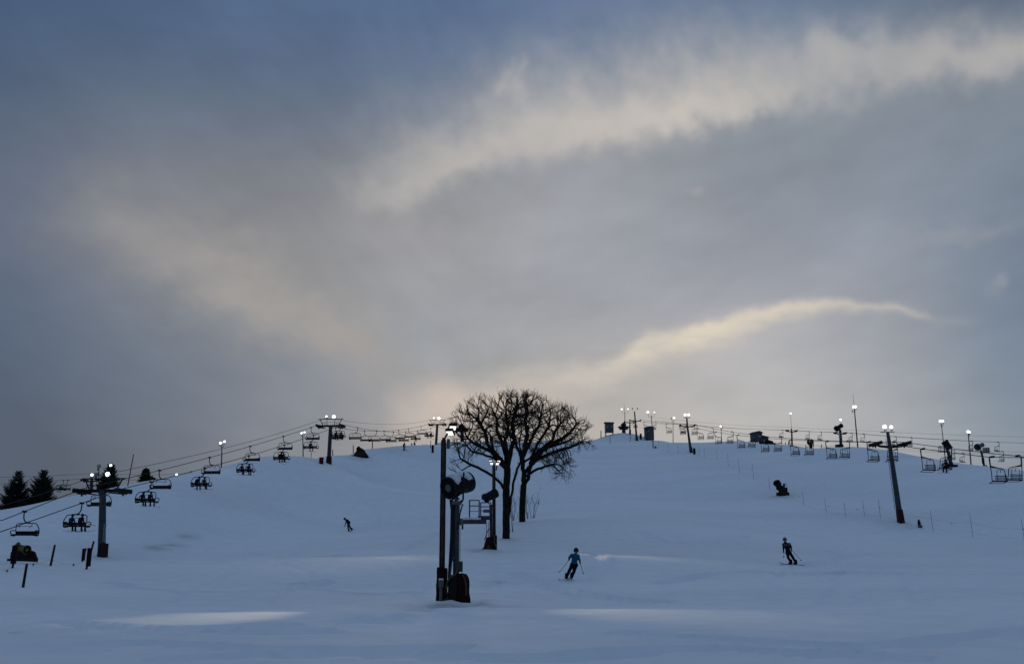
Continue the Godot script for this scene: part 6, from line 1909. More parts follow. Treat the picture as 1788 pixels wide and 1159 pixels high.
	bare_tree("tall bare oak with a straight dark trunk in the middle of the slope", on(-0.44, -71.50), [[Vector3(0, -0.4, 0), Vector3(-0.002, 1.539, 0.000), Vector3(-0.004, 2.921, 0.000), Vector3(0.038, 4.141, 0.000), Vector3(0.082, 4.930, 0.000), Vector3(0.170, 5.546, 0.000)], [Vector3(0.042, 1.324, 0.000), Vector3(0.261, 1.966, 0.100), Vector3(0.392, 3.041, 0.200), Vector3(0.524, 3.904, 0.300), Vector3(0.788, 4.891, 0.500), Vector3(1.141, 5.924, 0.700), Vector3(1.451, 7.144, 0.800), Vector3(1.632, 8.250, 0.800)], [Vector3(-0.005, 3.356, 0.000), Vector3(-0.359, 4.010, 0.000), Vector3(-0.980, 4.623, 0.000), Vector3(-1.692, 5.018, 0.000), Vector3(-2.404, 5.370, 0.000), Vector3(-3.118, 5.723, 0.000), Vector3(-3.745, 6.121, 0.000)], [Vector3(-2.761, 5.546, 0.000), Vector3(-3.377, 5.106, 0.000), Vector3(-3.725, 4.623, 0.000), Vector3(-3.854, 4.316, 0.000)], [Vector3(0.081, 5.106, 0.000), Vector3(-0.443, 5.968, 0.120), Vector3(-1.464, 7.059, 0.360), Vector3(-1.670, 8.042, 0.510), Vector3(-2.280, 9.034, 0.600)], [Vector3(0.081, 5.106, 0.000), Vector3(-0.525, 5.679, -0.120), Vector3(-1.179, 6.551, -0.360), Vector3(-2.419, 7.151, -0.510), Vector3(-3.260, 7.748, -0.600)], [Vector3(0.081, 5.106, 0.000), Vector3(-0.308, 5.792, 0.240), Vector3(-1.055, 6.646, 0.720), Vector3(-1.123, 7.417, 1.020), Vector3(-1.590, 8.200, 1.200)], [Vector3(0.081, 5.106, 0.000), Vector3(-0.027, 5.994, -0.160), Vector3(-0.274, 7.150, -0.480), Vector3(-0.712, 8.187, -0.680), Vector3(-0.744, 9.225, -0.800)], [Vector3(0.170, 5.546, 0.000), Vector3(0.081, 6.366, 0.180), Vector3(-0.069, 7.394, 0.540), Vector3(0.161, 8.322, 0.765), Vector3(-0.008, 9.261, 0.900)], [Vector3(0.170, 5.546, 0.000), Vector3(0.329, 6.464, -0.120), Vector3(0.625, 7.653, -0.360), Vector3(0.463, 8.720, -0.510), Vector3(0.708, 9.790, -0.600)], [Vector3(0.170, 5.546, 0.000), Vector3(0.007, 6.186, -0.280), Vector3(-0.295, 7.031, -0.840), Vector3(-0.136, 7.782, -1.190), Vector3(-0.386, 8.526, -1.400)], [Vector3(0.170, 5.546, 0.000), Vector3(0.268, 6.177, 0.320), Vector3(0.436, 6.951, 0.960), Vector3(0.217, 7.653, 1.360), Vector3(0.392, 8.370, 1.600)], [Vector3(0.170, 5.546, 0.000), Vector3(-0.487, 5.761, 0.100), Vector3(-1.227, 6.077, 0.300), Vector3(-1.833, 6.294, 0.425), Vector3(-2.837, 6.514, 0.500)]], [[Vector3(-2.212, 9.026, 0.000), Vector3(1.61, 1.52, 1.29), 0.200], [Vector3(-3.103, 8.351, 0.000), Vector3(1.16, 1.34, 0.93), 0.100], [Vector3(-1.182, 9.387, 0.000), Vector3(0.98, 1.25, 0.79), 0.080], [Vector3(0.256, 9.387, 0.000), Vector3(1.79, 1.52, 1.43), 0.270], [Vector3(1.378, 8.800, 0.000), Vector3(1.07, 1.52, 0.86), 0.100], [Vector3(-3.086, 6.876, 0.000), Vector3(1.25, 0.89, 1.00), 0.090], [Vector3(-0.992, 7.232, 0.000), Vector3(1.97, 1.16, 1.57), 0.140], [Vector3(-3.469, 5.370, 0.000), Vector3(0.54, 0.71, 0.43), 0.020], [Vector3(0.797, 10.384, 0.000), Vector3(0.71, 0.63, 0.57), 0.060]], 1650, 0.28, 12)
	bare_tree("second bare oak, a little farther up the slope, leaning right", on(0.92, -83.50), [[Vector3(0, -0.4, 0), Vector3(0.003, 1.095, 0.000), Vector3(0.057, 2.206, 0.000), Vector3(0.163, 3.375, 0.000), Vector3(0.115, 4.398, 0.000), Vector3(0.013, 5.169, 0.000)], [Vector3(0.111, 3.121, 0.000), Vector3(0.526, 3.733, 0.000), Vector3(0.684, 4.398, 0.000), Vector3(0.792, 5.426, 0.000)], [Vector3(0.221, 3.907, -0.300), Vector3(1.222, 4.614, -0.800), Vector3(2.278, 4.993, -1.000), Vector3(3.180, 5.166, -1.200)], [Vector3(0.166, 4.244, 0.000), Vector3(1.207, 5.375, 0.000), Vector3(2.248, 5.891, 0.000), Vector3(3.292, 6.305, 0.000), Vector3(4.336, 6.564, 0.000), Vector3(5.384, 7.032, 0.000)], [Vector3(0.792, 5.426, 0.000), Vector3(1.572, 6.133, 0.100), Vector3(3.161, 7.026, 0.300), Vector3(4.317, 7.829, 0.425), Vector3(5.011, 8.641, 0.500)], [Vector3(0.792, 5.426, 0.000), Vector3(1.466, 6.240, -0.180), Vector3(2.795, 7.299, -0.540), Vector3(3.109, 8.246, -0.765), Vector3(3.899, 9.190, -0.900)], [Vector3(0.792, 5.426, 0.000), Vector3(1.092, 6.279, 0.240), Vector3(1.717, 7.342, 0.720), Vector3(2.386, 8.302, 1.020), Vector3(2.595, 9.277, 1.200)], [Vector3(0.792, 5.426, 0.000), Vector3(1.506, 5.898, 0.180), Vector3(2.310, 6.595, 0.540), Vector3(2.939, 7.070, 0.765), Vector3(4.036, 7.554, 0.900)], [Vector3(0.792, 5.426, 0.000), Vector3(1.548, 5.899, -0.200), Vector3(2.369, 6.625, -0.600), Vector3(3.890, 7.123, -0.850), Vector3(4.940, 7.613, -1.000)], [Vector3(0.013, 5.169, 0.000), Vector3(0.298, 6.180, -0.120), Vector3(0.903, 7.489, -0.360), Vector3(1.575, 8.663, -0.510), Vector3(1.776, 9.841, -0.600)], [Vector3(0.013, 5.169, 0.000), Vector3(0.180, 6.229, 0.200), Vector3(0.479, 7.563, 0.600), Vector3(0.272, 8.765, 0.850), Vector3(0.533, 9.983, 1.000)], [Vector3(0.013, 5.169, 0.000), Vector3(-0.092, 5.992, 0.300), Vector3(-0.270, 7.013, 0.900), Vector3(-0.004, 7.936, 1.275), Vector3(-0.200, 8.875, 1.500)], [Vector3(0.013, 5.169, 0.000), Vector3(-0.201, 6.043, -0.240), Vector3(-0.668, 7.188, -0.720), Vector3(-1.269, 8.210, -1.020), Vector3(-1.398, 9.230, -1.200)], [Vector3(0.013, 5.169, 0.000), Vector3(0.165, 5.937, -0.320), Vector3(0.502, 6.951, -0.960), Vector3(1.043, 7.853, -1.360), Vector3(1.106, 8.747, -1.600)], [Vector3(0.013, 5.169, 0.000), Vector3(0.673, 5.541, 0.280), Vector3(1.414, 6.082, 0.840), Vector3(1.962, 6.450, 1.190), Vector3(2.973, 6.831, 1.400)]], [[Vector3(2.641, 8.914, 0.000), Vector3(2.09, 1.57, 1.67), 0.200], [Vector3(4.623, 8.389, 0.000), Vector3(1.57, 0.94, 1.25), 0.130], [Vector3(3.852, 9.440, 0.000), Vector3(1.15, 0.83, 0.92), 0.060], [Vector3(0.707, 9.651, 0.000), Vector3(2.09, 1.77, 1.67), 0.220], [Vector3(5.122, 6.928, 0.000), Vector3(1.46, 0.42, 1.17), 0.050], [Vector3(2.763, 5.426, 0.000), Vector3(1.77, 0.83, 1.42), 0.100], [Vector3(3.789, 4.552, 0.000), Vector3(0.83, 0.73, 0.67), 0.030], [Vector3(1.735, 6.720, 0.000), Vector3(2.19, 1.25, 1.75), 0.130], [Vector3(3.825, 7.344, 0.000), Vector3(1.57, 0.63, 1.25), 0.070], [Vector3(-1.391, 8.547, 0.000), Vector3(1.15, 1.46, 0.92), 0.050]], 1800, 0.28, 41)
	shrub("bare brush right of the second oak trunk", on(1.88, -99.00), 3.2, 1.6, 16, 50)
	shrub("bare brush between the two oak trunks", on(0.54, -97.25), 2.6, 1.4, 12, 51)
	shrub("thin saplings at the foot of the tall oak", on(-0.05, -77.00), 2.2, 0.9, 7, 52)
	shrub("bare brush along the crest right of the farthest left tower", on(-14.55, -225.00), 2.2, 5.0, 22, 60)
	shrub("bare brush along the crest behind the flat floodlights", on(-10.91, -222.00), 2.0, 5.0, 22, 61)
	shrub("bare brush along the crest under the operator hut behind the branches", on(-6.77, -222.00), 1.8, 6.0, 24, 62)
	shrub("bare brush along the crest left behind the tall oak", on(-2.67, -226.00), 1.6, 6.0, 24, 63)
	shrub("bare brush along the crest between and behind the oaks", on(1.56, -228.00), 1.5, 6.0, 22, 64)
	shrub("bare brush along the crest at the tips of the right oak branches", on(19.01, -258.00), 1.6, 4.0, 14, 65)
	shrub("bare brush along the crest right of the two sheds", on(63.61, -204.00), 1.0, 3.5, 14, 66)
	spruce("dark spruce near the left edge, the more pointed one", on(-80.11, -150.00), 11.51, 4.77, 20)
	spruce("dark broad spruce, second from the left edge", on(-76.04, -150.00), 11.32, 5.02, 21)
	spruce("spruce right behind the glaring floodlight of the big left tower", on(-48.74, -112.00), 4.12, 1.65, 22)
	spruce("small pine on the crest right of the big left tower", on(-46.37, -117.00), 3.05, 1.19, 23)
	spruce("smallest pine tuft beside the small pine", on(-46.95, -121.00), 2.65, 0.56, 24)
	var gun := thing("snow_gun", "near snow gun with a snow-capped barrel on a blue grey mast", "snow gun", on(-1.69, -28.75), 0.0, "snow guns")
	strut(gun, "mast", [Vector3(0, -0.4, 0), Vector3(-0.031, 2.883, 0.000)], 0.095, M.steel)
	crate(gun, "mast_head", Vector3(-0.023, 2.918, 0.000), Vector3(0.3, 0.12, 0.3), M.galv)
	strut(gun, "swivel", [Vector3(-0.040, 2.901, 0.000), Vector3(-0.042, 3.005, 0.000), Vector3(0.046, 3.075, 0.000)], 0.05, M.galv)
	drum(gun, Vector3(-0.284, 3.347, 0.280), Vector3(0.325, 3.589, -0.360), 0.325, 0.98, M.black, true)
	strut(gun, "yoke", [Vector3(0.194, 3.838, 0.120), Vector3(0.202, 3.387, 0.340), Vector3(0.190, 3.013, 0.200), Vector3(-0.002, 2.881, 0.050)], 0.026, M.dark)
	strut(gun, "yoke_arm", [Vector3(-0.149, 2.994, 0.250), Vector3(0.004, 3.117, 0.200), Vector3(0.141, 3.224, 0.150)], 0.028, M.dark)
	strut(gun, "yoke_ring", [Vector3(0.002, 2.845, 0.100), Vector3(0.107, 2.879, 0.100), Vector3(0.176, 2.983, 0.100), Vector3(0.174, 3.192, 0.100)], 0.02, M.galv)
	hose(gun, [Vector3(-0.177, 3.018, 0.100), Vector3(-0.138, 2.775, 0.100), Vector3(-0.128, 2.019, 0.080), Vector3(-0.150, 1.255, 0.100), Vector3(-0.208, 0.702, 0.150)], 0.045, M.rubber)
	hose(gun, [Vector3(-0.212, 3.018, 0.100), Vector3(-0.172, 2.706, 0.100), Vector3(-0.175, 1.848, 0.120), Vector3(-0.221, 0.670, 0.200)], 0.03, M.rubber)
	hose(gun, [Vector3(0.178, 2.879, 0.100), Vector3(0.092, 2.603, 0.080), Vector3(0.031, 2.104, 0.120)], 0.022, M.rubber)
	crate(gun, "clamp_box", Vector3(0.091, 2.347, 0.000), Vector3(0.16, 0.2, 0.16), M.galv)
	crate(gun, "control_box", Vector3(0.128, 1.018, 0.050), Vector3(0.13, 0.31, 0.14), M.steel)
	strut(gun, "cable", [Vector3(0.109, 1.169, 0.050), Vector3(0.098, 2.019, 0.050), Vector3(0.078, 2.847, 0.050)], 0.008, M.rubber)
	padding(gun, "black_padding", Vector3(-0.079, -0.048, 0.100), Vector3(0.2, 0.86, 0.26), M.black, 3)
	padding(gun, "maroon_padding", Vector3(0.188, -0.057, -0.050), Vector3(0.23, 0.9, 0.24), M.maroon, 7)
	cover(gun, "maroon_mat", [Vector3(0.069, 0.013, 0.300), Vector3(0.381, 0.007, 0.200), Vector3(0.216, 0.815, 0.020), Vector3(0.035, 0.820, 0.200)], 0.05, M.maroon)
	crate(gun, "jack_box", Vector3(-0.065, 0.315, 0.420), Vector3(0.2, 0.55, 0.14), M.black)
	crate(gun, "base_plate", Vector3(-0.092, 0.006, 0.460), Vector3(0.16, 0.14, 0.12), M.steel)
	hose(gun, [Vector3(-0.275, 0.378, 0.350), Vector3(-0.251, 0.577, 0.380), Vector3(-0.159, 0.710, 0.380), Vector3(-0.024, 0.792, 0.350), Vector3(0.042, 0.937, 0.200), Vector3(0.053, 1.171, 0.140)], 0.02, M.hose, "yellow_hose")
	hose(gun, [Vector3(-0.185, 0.738, 0.250), Vector3(-0.158, 1.004, 0.200), Vector3(-0.112, 1.205, 0.140), Vector3(-0.009, 1.289, 0.140)], 0.016, M.hose, "yellow_hose")
	hose(gun, [Vector3(0.170, 0.835, 0.150), Vector3(0.259, 0.635, 0.140), Vector3(0.310, 0.440, 0.260), Vector3(0.315, 0.178, 0.300)], 0.02, M.hose, "yellow_hose")
	hose(gun, [Vector3(-0.220, 0.587, 0.200), Vector3(-0.292, 0.345, 0.350), Vector3(-0.181, 0.052, 0.400)], 0.04, M.rubber)
	strut(gun, "skid", [Vector3(-0.452, -0.030, 0.400), Vector3(-0.192, 0.106, 0.500)], 0.05, M.rust)
	var ped := thing("power_pedestal", "small grey power pedestal with a snow-topped cap at the foot of the rusty pole", "power pedestal", on(-2.11, -28.20))
	strut(ped, "post", [Vector3(0, -0.2, 0), Vector3(0, 0.42, 0)], 0.045, M.galv)
	crate(ped, "socket_box", Vector3(0, 0.5, 0), Vector3(0.15, 0.2, 0.12), M.galv)
	crate(ped, "snow_cap", Vector3(0, 0.625, 0), Vector3(0.14, 0.05, 0.11), M.clump)
	gun = thing("snow_gun", "farther snow gun with a railed platform and red mats, beside the brown pole", "snow gun", on(-1.36, -62.25), 0.0, "snow guns")
	strut(gun, "mast", [Vector3(0, -0.4, 0), Vector3(-0.053, 2.941, 0.000)], 0.105, M.steel)
	drum(gun, Vector3(-0.433, 3.346, 0.200), Vector3(0.284, 3.749, -0.250), 0.31, 1.05, M.black, false)
	crate(gun, "fan_motor", Vector3(-0.504, 3.411, 0.400), Vector3(0.26, 0.3, 0.3), M.dark, 0.4)
	strut(gun, "yoke", [Vector3(-0.240, 3.083, 0.200), Vector3(-0.012, 2.786, 0.100), Vector3(0.177, 3.238, 0.100)], 0.035, M.dark)
	crate(gun, "deck", Vector3(-1.145, 1.810, 0.200), Vector3(1.6, 0.26, 0.9), M.steel)
	crate(gun, "deck_snow", Vector3(-1.299, 2.011, 0.200), Vector3(1.2, 0.14, 0.8), M.clump)
	crate(gun, "toe_box", Vector3(-0.498, 2.068, 0.300), Vector3(0.8, 0.26, 0.5), M.steel)
	crate(gun, "deck_bracket", Vector3(-1.922, 1.624, 0.200), Vector3(0.12, 0.6, 0.2), M.steel)
	rails(gun, Vector3(-1.148, 2.071, 0.200), Vector3(0.32, 0, 0), Vector3(0, 0, 0.36), 1.15, M.steel)
	rails(gun, Vector3(-0.390, 2.224, 0.100), Vector3(0.34, 0, 0.1), Vector3(0, 0, 0.3), 0.85, M.steel)
	crate(gun, "control_box", Vector3(-0.349, 2.516, 0.300), Vector3(0.4, 0.2, 0.3), M.galv)
	strut(gun, "ladder", [Vector3(-0.347, 1.810, 0.200), Vector3(-0.321, 0.734, 0.200)], 0.02, M.galv)
	strut(gun, "ladder", [Vector3(-0.214, 1.810, 0.200), Vector3(-0.189, 0.734, 0.200)], 0.02, M.galv)
	cover(gun, "red_mat", [Vector3(-0.592, -0.149, 0.400), Vector3(-0.214, -0.149, 0.500), Vector3(-0.112, 0.844, 0.250), Vector3(-0.340, 0.771, 0.200)], 0.08, M.red)
	cover(gun, "dark_mat", [Vector3(-0.289, -0.149, 0.500), Vector3(0.123, -0.149, 0.450), Vector3(0.114, 0.808, 0.200), Vector3(-0.188, 0.844, 0.250)], 0.07, M.black)
	cover(gun, "blue_mat", [Vector3(-0.286, -0.166, 0.600), Vector3(-0.061, -0.166, 0.600), Vector3(-0.103, 0.291, 0.500), Vector3(-0.254, 0.291, 0.500)], 0.05, M.steel)
	hose(gun, [Vector3(0.188, 1.104, 0.200), Vector3(0.193, 0.475, 0.300), Vector3(0.346, 0.144, 0.350), Vector3(0.273, -0.076, 0.400), Vector3(0.086, -0.149, 0.450)], 0.035, M.hose, "yellow_hose")
	hose(gun, [Vector3(-0.450, 0.622, 0.300), Vector3(-0.305, 1.104, 0.200), Vector3(-0.155, 1.328, 0.150), Vector3(-0.001, 1.067, 0.200)], 0.03, M.hose, "yellow_hose")
	hose(gun, [Vector3(-0.859, -0.150, 0.300), Vector3(-0.672, -0.003, 0.300), Vector3(-0.446, 0.181, 0.350)], 0.03, M.hose, "yellow_hose")
	strut(gun, "red_post", [Vector3(0.192, -0.003, 0.150), Vector3(0.187, 1.142, 0.150)], 0.1, M.maroon)
	gun = thing("snow_gun", "yellow snow gun lying on a sled with a maroon cover at the left edge", "snow gun", on(-30.22, -58.25), 0.0, "snow guns")
	drum(gun, Vector3(0.349, 0.737, 0.300), Vector3(-0.576, 0.819, -0.300), 0.27, 1.0, M.yellow, false)
	strut(gun, "lift_arm", [Vector3(-0.424, 0.720, 0.300), Vector3(-0.418, 0.960, 0.300), Vector3(-0.346, 1.097, 0.200), Vector3(-0.249, 1.028, 0.100)], 0.09, M.yellow)
	crate(gun, "engine_box", Vector3(-0.187, 0.374, 0.000), Vector3(0.9, 0.5, 0.8), M.dark, 0.2)
	crate(gun, "sled", Vector3(0.044, 0.067, 0.100), Vector3(1.5, 0.3, 0.9), M.dark, 0.1)
	strut(gun, "drawbar", [Vector3(-0.432, 0.073, 0.400), Vector3(-0.802, -0.025, 0.600), Vector3(-0.309, -0.059, 0.600)], 0.045, M.dark)
	cover(gun, "maroon_cover", [Vector3(0.363, 0.037, 0.300), Vector3(1.003, 0.137, 0.200), Vector3(0.579, 0.648, -0.100), Vector3(0.279, 0.753, 0.100)], 0.12, M.maroon)
	cover(gun, "maroon_cover", [Vector3(-0.030, 0.019, -0.600), Vector3(0.755, 0.094, -0.300), Vector3(0.622, 0.579, -0.100), Vector3(0.078, 0.715, -0.300)], 0.1, M.maroon)
	strut(gun, "stake", [Vector3(-0.145, 0.314, 0.600), Vector3(-0.128, 0.893, 0.600)], 0.03, M.white)
	strut(gun, "crank", [Vector3(-0.346, 1.097, 0.200), Vector3(-0.323, 1.200, 0.200), Vector3(-0.174, 1.132, 0.200)], 0.025, M.dark)
	post("leaning wooden post in front of the yellow snow gun", on(-21.38, -41.50), Vector3(-21.328, 0.867, -41.500), 0.065, M.wood, "marker_post", "post")
	post("leaning wooden post between the yellow snow gun and the red boards", on(-26.02, -53.25), Vector3(-25.903, 1.668, -53.250), 0.070, M.wood, "marker_post", "post")
	var mp0 := post("padded post standing against the yellow snow gun", on(-26.44, -50.00), on(-26.44, -50.00) + Vector3(0.12, 1.20, 0), 0.06, M.wood, "padded_post", "padded post", "padded posts")
	crate(mp0, "pad", Vector3(0.06, 0.70, 0.09), Vector3(0.26, 0.95, 0.14), M.maroon)
	var mp1 := post("maroon padded post in front, near the big grey tower", on(-22.52, -50.00), on(-22.52, -50.00) + Vector3(0.25, 1.45, 0), 0.06, M.wood, "padded_post", "padded post", "padded posts")
	crate(mp1, "pad", Vector3(0.12, 0.62, 0.09), Vector3(0.22, 0.95, 0.14), M.maroon)
	var mp2 := post("maroon padded post behind, near the big grey tower", on(-30.76, -67.50), on(-30.76, -67.50) + Vector3(0.20, 0.95, 0), 0.06, M.wood, "padded_post", "padded post", "padded posts")
	crate(mp2, "pad", Vector3(0.10, 0.50, 0.09), Vector3(0.22, 0.85, 0.14), M.maroon)
	var mp3 := post("squat red padded post left of the shoulder tower", on(-26.67, -129.00), on(-26.67, -129.00) + Vector3(-0.05, 0.95, 0), 0.06, M.wood, "padded_post", "padded post", "padded posts")
	crate(mp3, "pad", Vector3(-0.03, 0.45, 0.09), Vector3(0.60, 0.95, 0.14), M.red)
	var mp4 := post("dark red padded post right of the twin floodlight tower", on(37.17, -187.25), on(37.17, -187.25) + Vector3(-0.05, 1.20, 0), 0.06, M.wood, "padded_post", "padded post", "padded posts")
	crate(mp4, "pad", Vector3(-0.03, 0.60, 0.09), Vector3(0.50, 1.25, 0.14), M.maroon)
	var mp5 := post("padded post leaning at the farthest left tower", on(-14.02, -162.00), on(-14.02, -162.00) + Vector3(0.05, 1.40, 0), 0.06, M.wood, "padded_post", "padded post", "padded posts")
	crate(mp5, "pad", Vector3(0.03, 0.70, 0.09), Vector3(0.40, 1.30, 0.14), M.maroon)
	post("thin post on the crest right of the shoulder tower", on(-29.83, -153.00), Vector3(-29.883, 17.022, -153.000), 0.080, M.dark, "marker_post", "post")
	post("leaning post left of the covered snow gun", on(-29.34, -170.00), Vector3(-29.424, 19.570, -170.000), 0.090, M.dark, "marker_post", "post")
	post("crest post right of the covered snow gun", on(-28.48, -188.00), Vector3(-28.635, 22.165, -188.000), 0.110, M.dark, "marker_post", "post")
	post("thin crest post between pole and occupied chair at left", on(-32.07, -147.00), Vector3(-32.136, 16.239, -147.000), 0.050, M.dark, "marker_post", "post")
	post("low crest post above the chair under the crest", on(-43.09, -122.00), Vector3(-43.189, 10.829, -122.000), 0.080, M.dark, "marker_post", "post")
	post("low crest post with a crosspiece at left", on(-42.99, -124.00), Vector3(-43.115, 11.284, -124.000), 0.080, M.dark, "marker_post", "post")
	post("post on the summit left of the shed on stilts", on(25.46, -262.00), Vector3(25.500, 33.333, -262.000), 0.140, M.dark, "marker_post", "post")
	post("short post on the crest left of the tall oak top", on(-6.07, -258.00), Vector3(-6.128, 31.235, -258.000), 0.200, M.dark, "marker_post", "post")
	post("post right of the summit tower", on(36.26, -258.00), Vector3(36.309, 32.042, -258.000), 0.350, M.dark, "marker_post", "post")
	post("thin stake below the shed on stilts", on(25.68, -240.00), Vector3(25.726, 29.174, -240.000), 0.070, M.dark, "marker_post", "post")
	post("thin stake in front of the summit tower", on(30.68, -238.00), Vector3(30.736, 29.541, -238.000), 0.070, M.dark, "marker_post", "post")
	post("thin stake in front of the shed on the knoll", on(34.85, -236.00), Vector3(34.905, 29.307, -236.000), 0.090, M.dark, "marker_post", "post")
	post("first short stake between sheds and far tower", on(61.33, -206.00), Vector3(61.459, 23.996, -206.000), 0.090, M.dark, "marker_post", "post")
	post("second short stake between sheds and far tower", on(62.02, -206.00), Vector3(62.183, 24.253, -206.000), 0.120, M.dark, "marker_post", "post")
	post("short stake right of the dark crest gun", on(64.68, -192.00), Vector3(64.795, 22.003, -192.000), 0.100, M.dark, "marker_post", "post")
	post("short stake left of the dark crest gun", on(62.73, -196.00), Vector3(62.774, 22.304, -196.000), 0.090, M.dark, "marker_post", "post")
	post("lone tall leaning pole without a lamp on the left crest", on(-42.21, -101.75), Vector3(-41.886, 11.385, -101.750), 0.060, M.wood, "bare_pole", "pole")
	post("thin stake at the farthest left tower", on(-14.77, -166.25), Vector3(-14.741, 20.005, -166.250), 0.070, M.dark, "marker_post", "post")
	var hyd := thing("hydrant", "small dark hydrant standing in the snow right of the leaning tower", "hydrant", on(40.41, -92.75))
	strut(hyd, "body", [Vector3(0, -0.1, 0), Vector3(-0.02, 0.6, 0)], 0.16, M.dark)
	strut(hyd, "cap", [Vector3(-0.02, 0.6, 0), Vector3(-0.02, 0.78, 0)], 0.1, M.black)
	crate(hyd, "lower_band", Vector3(0.02, 0.12, 0.06), Vector3(0.36, 0.26, 0.3), M.galv)
	var box := thing("utility_box", "small dark utility box at the foot of the pole below the shed on the knoll", "box", on(31.52, -201.50))
	crate(box, "case", Vector3(0, 0.18, 0), Vector3(0.35, 0.4, 0.3), M.dark)
	crate(box, "lid", Vector3(0, 0.4, 0), Vector3(0.4, 0.05, 0.34), M.black)
	gun = thing("snow_gun", "snow gun parked on the right slope by the string fence, barrel tilted up", "snow gun", on(34.38, -118.00), 0.0, "snow guns")
	drum(gun, Vector3(-0.308, 0.840, 0.000), Vector3(-0.804, 1.528, 0.500), 0.42, 1.1, M.black, false)
	crate(gun, "body", Vector3(0.100, 0.409, 0.000), Vector3(0.8, 0.95, 0.9), M.dark, 0.3)
	crate(gun, "skirt", Vector3(0.011, 0.045, 0.100), Vector3(1.25, 0.45, 1.1), M.wood, 0.3)
	strut(gun, "yoke", [Vector3(-0.244, 0.470, 0.200), Vector3(-0.246, 1.546, 0.200)], 0.14, M.dark)
	strut(gun, "chute", [Vector3(0.056, 0.613, 0.200), Vector3(0.288, 1.367, 0.200)], 0.16, M.steel)
	cover(gun, "dark_mat", [Vector3(-0.827, -0.051, 0.600), Vector3(0.467, -0.158, 0.600), Vector3(0.350, 0.459, 0.400), Vector3(-0.360, 0.673, 0.400)], 0.1, M.wood)
	gun = thing("snow_gun", "snow gun under a dark cover on the left crest right of the shoulder tower", "snow gun", on(-25.11, -151.75), 0.0, "snow guns")
	var mound := Geo.new()
	mound.lathe(Transform3D(Basis.from_scale(Vector3(1.0, 1.0, 0.75)), Vector3(0.1, -0.1, 0)), [Vector2(1.45, 0.0), Vector2(1.2, 0.35), Vector2(0.85, 0.8), Vector2(0.62, 1.2), Vector2(0.3, 1.4), Vector2(0.0, 1.42)], 14)
	part("tarpaulin", mound, M.wood, gun)
	drum(gun, Vector3(0.072, 1.042, 0.100), Vector3(-0.299, 1.331, 0.500), 0.36, 1.05, M.black, false)
	strut(gun, "ridge_pole", [Vector3(0.257, 1.136, 0.100), Vector3(0.968, 0.186, 0.200)], 0.25, M.wood)
	crate(gun, "skid", Vector3(0.032, -0.002, 0.200), Vector3(2.6, 0.2, 1.2), M.black)
	gun = thing("snow_gun", "cone shaped snow gun high beside a far tower on the right crest", "snow gun", on(76.28, -214.00), 0.0, "snow guns")
	strut(gun, "mast", [Vector3(0, -0.4, 0), Vector3(0.601, 9.859, 0.000), Vector3(0.563, 11.868, 0.000)], 0.30, M.steel)
	drum(gun, Vector3(1.088, 12.914, -0.300), Vector3(-0.536, 12.008, 0.500), 0.50, 1.35, M.black, false)
	strut(gun, "yoke", [Vector3(0.474, 11.600, 0.000), Vector3(0.539, 12.405, 0.000)], 0.1, M.dark)
	crate(gun, "base_box", Vector3(-0.047, 8.094, 0.300), Vector3(1.6, 0.6, 1.2), M.dark)
	crate(gun, "mast_box", Vector3(0.311, 10.482, 0.400), Vector3(0.5, 1.6, 0.5), M.galv)
	gun = thing("snow_gun", "snow gun on a leaning tower behind the rider's double chair", "snow gun", on(61.82, -129.75), 0.0, "snow guns")
	strut(gun, "mast", [Vector3(0, -0.4, 0), Vector3(-0.112, 1.197, 0.000), Vector3(-0.242, 2.242, 0.000)], 0.24, M.steel)
	drum(gun, Vector3(-0.069, 2.463, 0.200), Vector3(-0.684, 3.512, 0.200), 0.50, 1.00, M.black, false)
	crate(gun, "platform", Vector3(-0.942, 2.121, 0.000), Vector3(1.0, 0.12, 0.8), M.dark)
	rails(gun, Vector3(-0.942, 2.121, 0.000), Vector3(0.45, 0, 0), Vector3(0, 0, 0.35), 0.75, M.dark)
	crate(gun, "base_box", Vector3(-0.129, -0.012, 0.100), Vector3(1.5, 0.5, 1.2), M.dark)
	strut(gun, "strut", [Vector3(-0.814, -0.084, 0.000), Vector3(-0.231, 1.598, 0.000)], 0.08, M.dark)
	strut(gun, "strut", [Vector3(0.456, -0.244, 0.000), Vector3(-0.095, 1.357, 0.000)], 0.08, M.dark)
	gun = thing("snow_gun", "grey cone snow gun on a mast near the right edge", "snow gun", on(72.22, -141.00), 0.0, "snow guns")
	strut(gun, "mast", [Vector3(0, -0.4, 0), Vector3(-0.072, 1.636, 0.000), Vector3(-0.238, 2.859, 0.000)], 0.17, M.steel)
	drum(gun, Vector3(0.271, 3.679, -0.300), Vector3(-0.966, 3.212, 0.400), 0.32, 1.65, M.galv, false)
	crate(gun, "mast_box", Vector3(-0.182, 1.182, 0.200), Vector3(0.3, 0.8, 0.3), M.dark)
	strut(gun, "arm", [Vector3(-0.245, 2.421, 0.000), Vector3(0.545, 2.421, 0.000)], 0.05, M.dark)
	crate(gun, "cabinet", Vector3(0.576, 2.832, 0.000), Vector3(0.82, 0.74, 0.6), M.galv)
	crate(gun, "cabinet_window", Vector3(0.271, 2.985, 0.310), Vector3(0.2, 0.15, 0.04), M.white)
	crate(gun, "cabinet_window", Vector3(0.236, 2.688, 0.310), Vector3(0.2, 0.15, 0.04), M.white)
	crate(gun, "cabinet_window", Vector3(0.621, 2.985, 0.310), Vector3(0.2, 0.15, 0.04), M.white)
	crate(gun, "cabinet_window", Vector3(0.586, 2.688, 0.310), Vector3(0.2, 0.15, 0.04), M.white)
	crate(gun, "wheel_box", Vector3(0.116, 0.357, 0.200), Vector3(0.3, 0.35, 0.4), M.black)
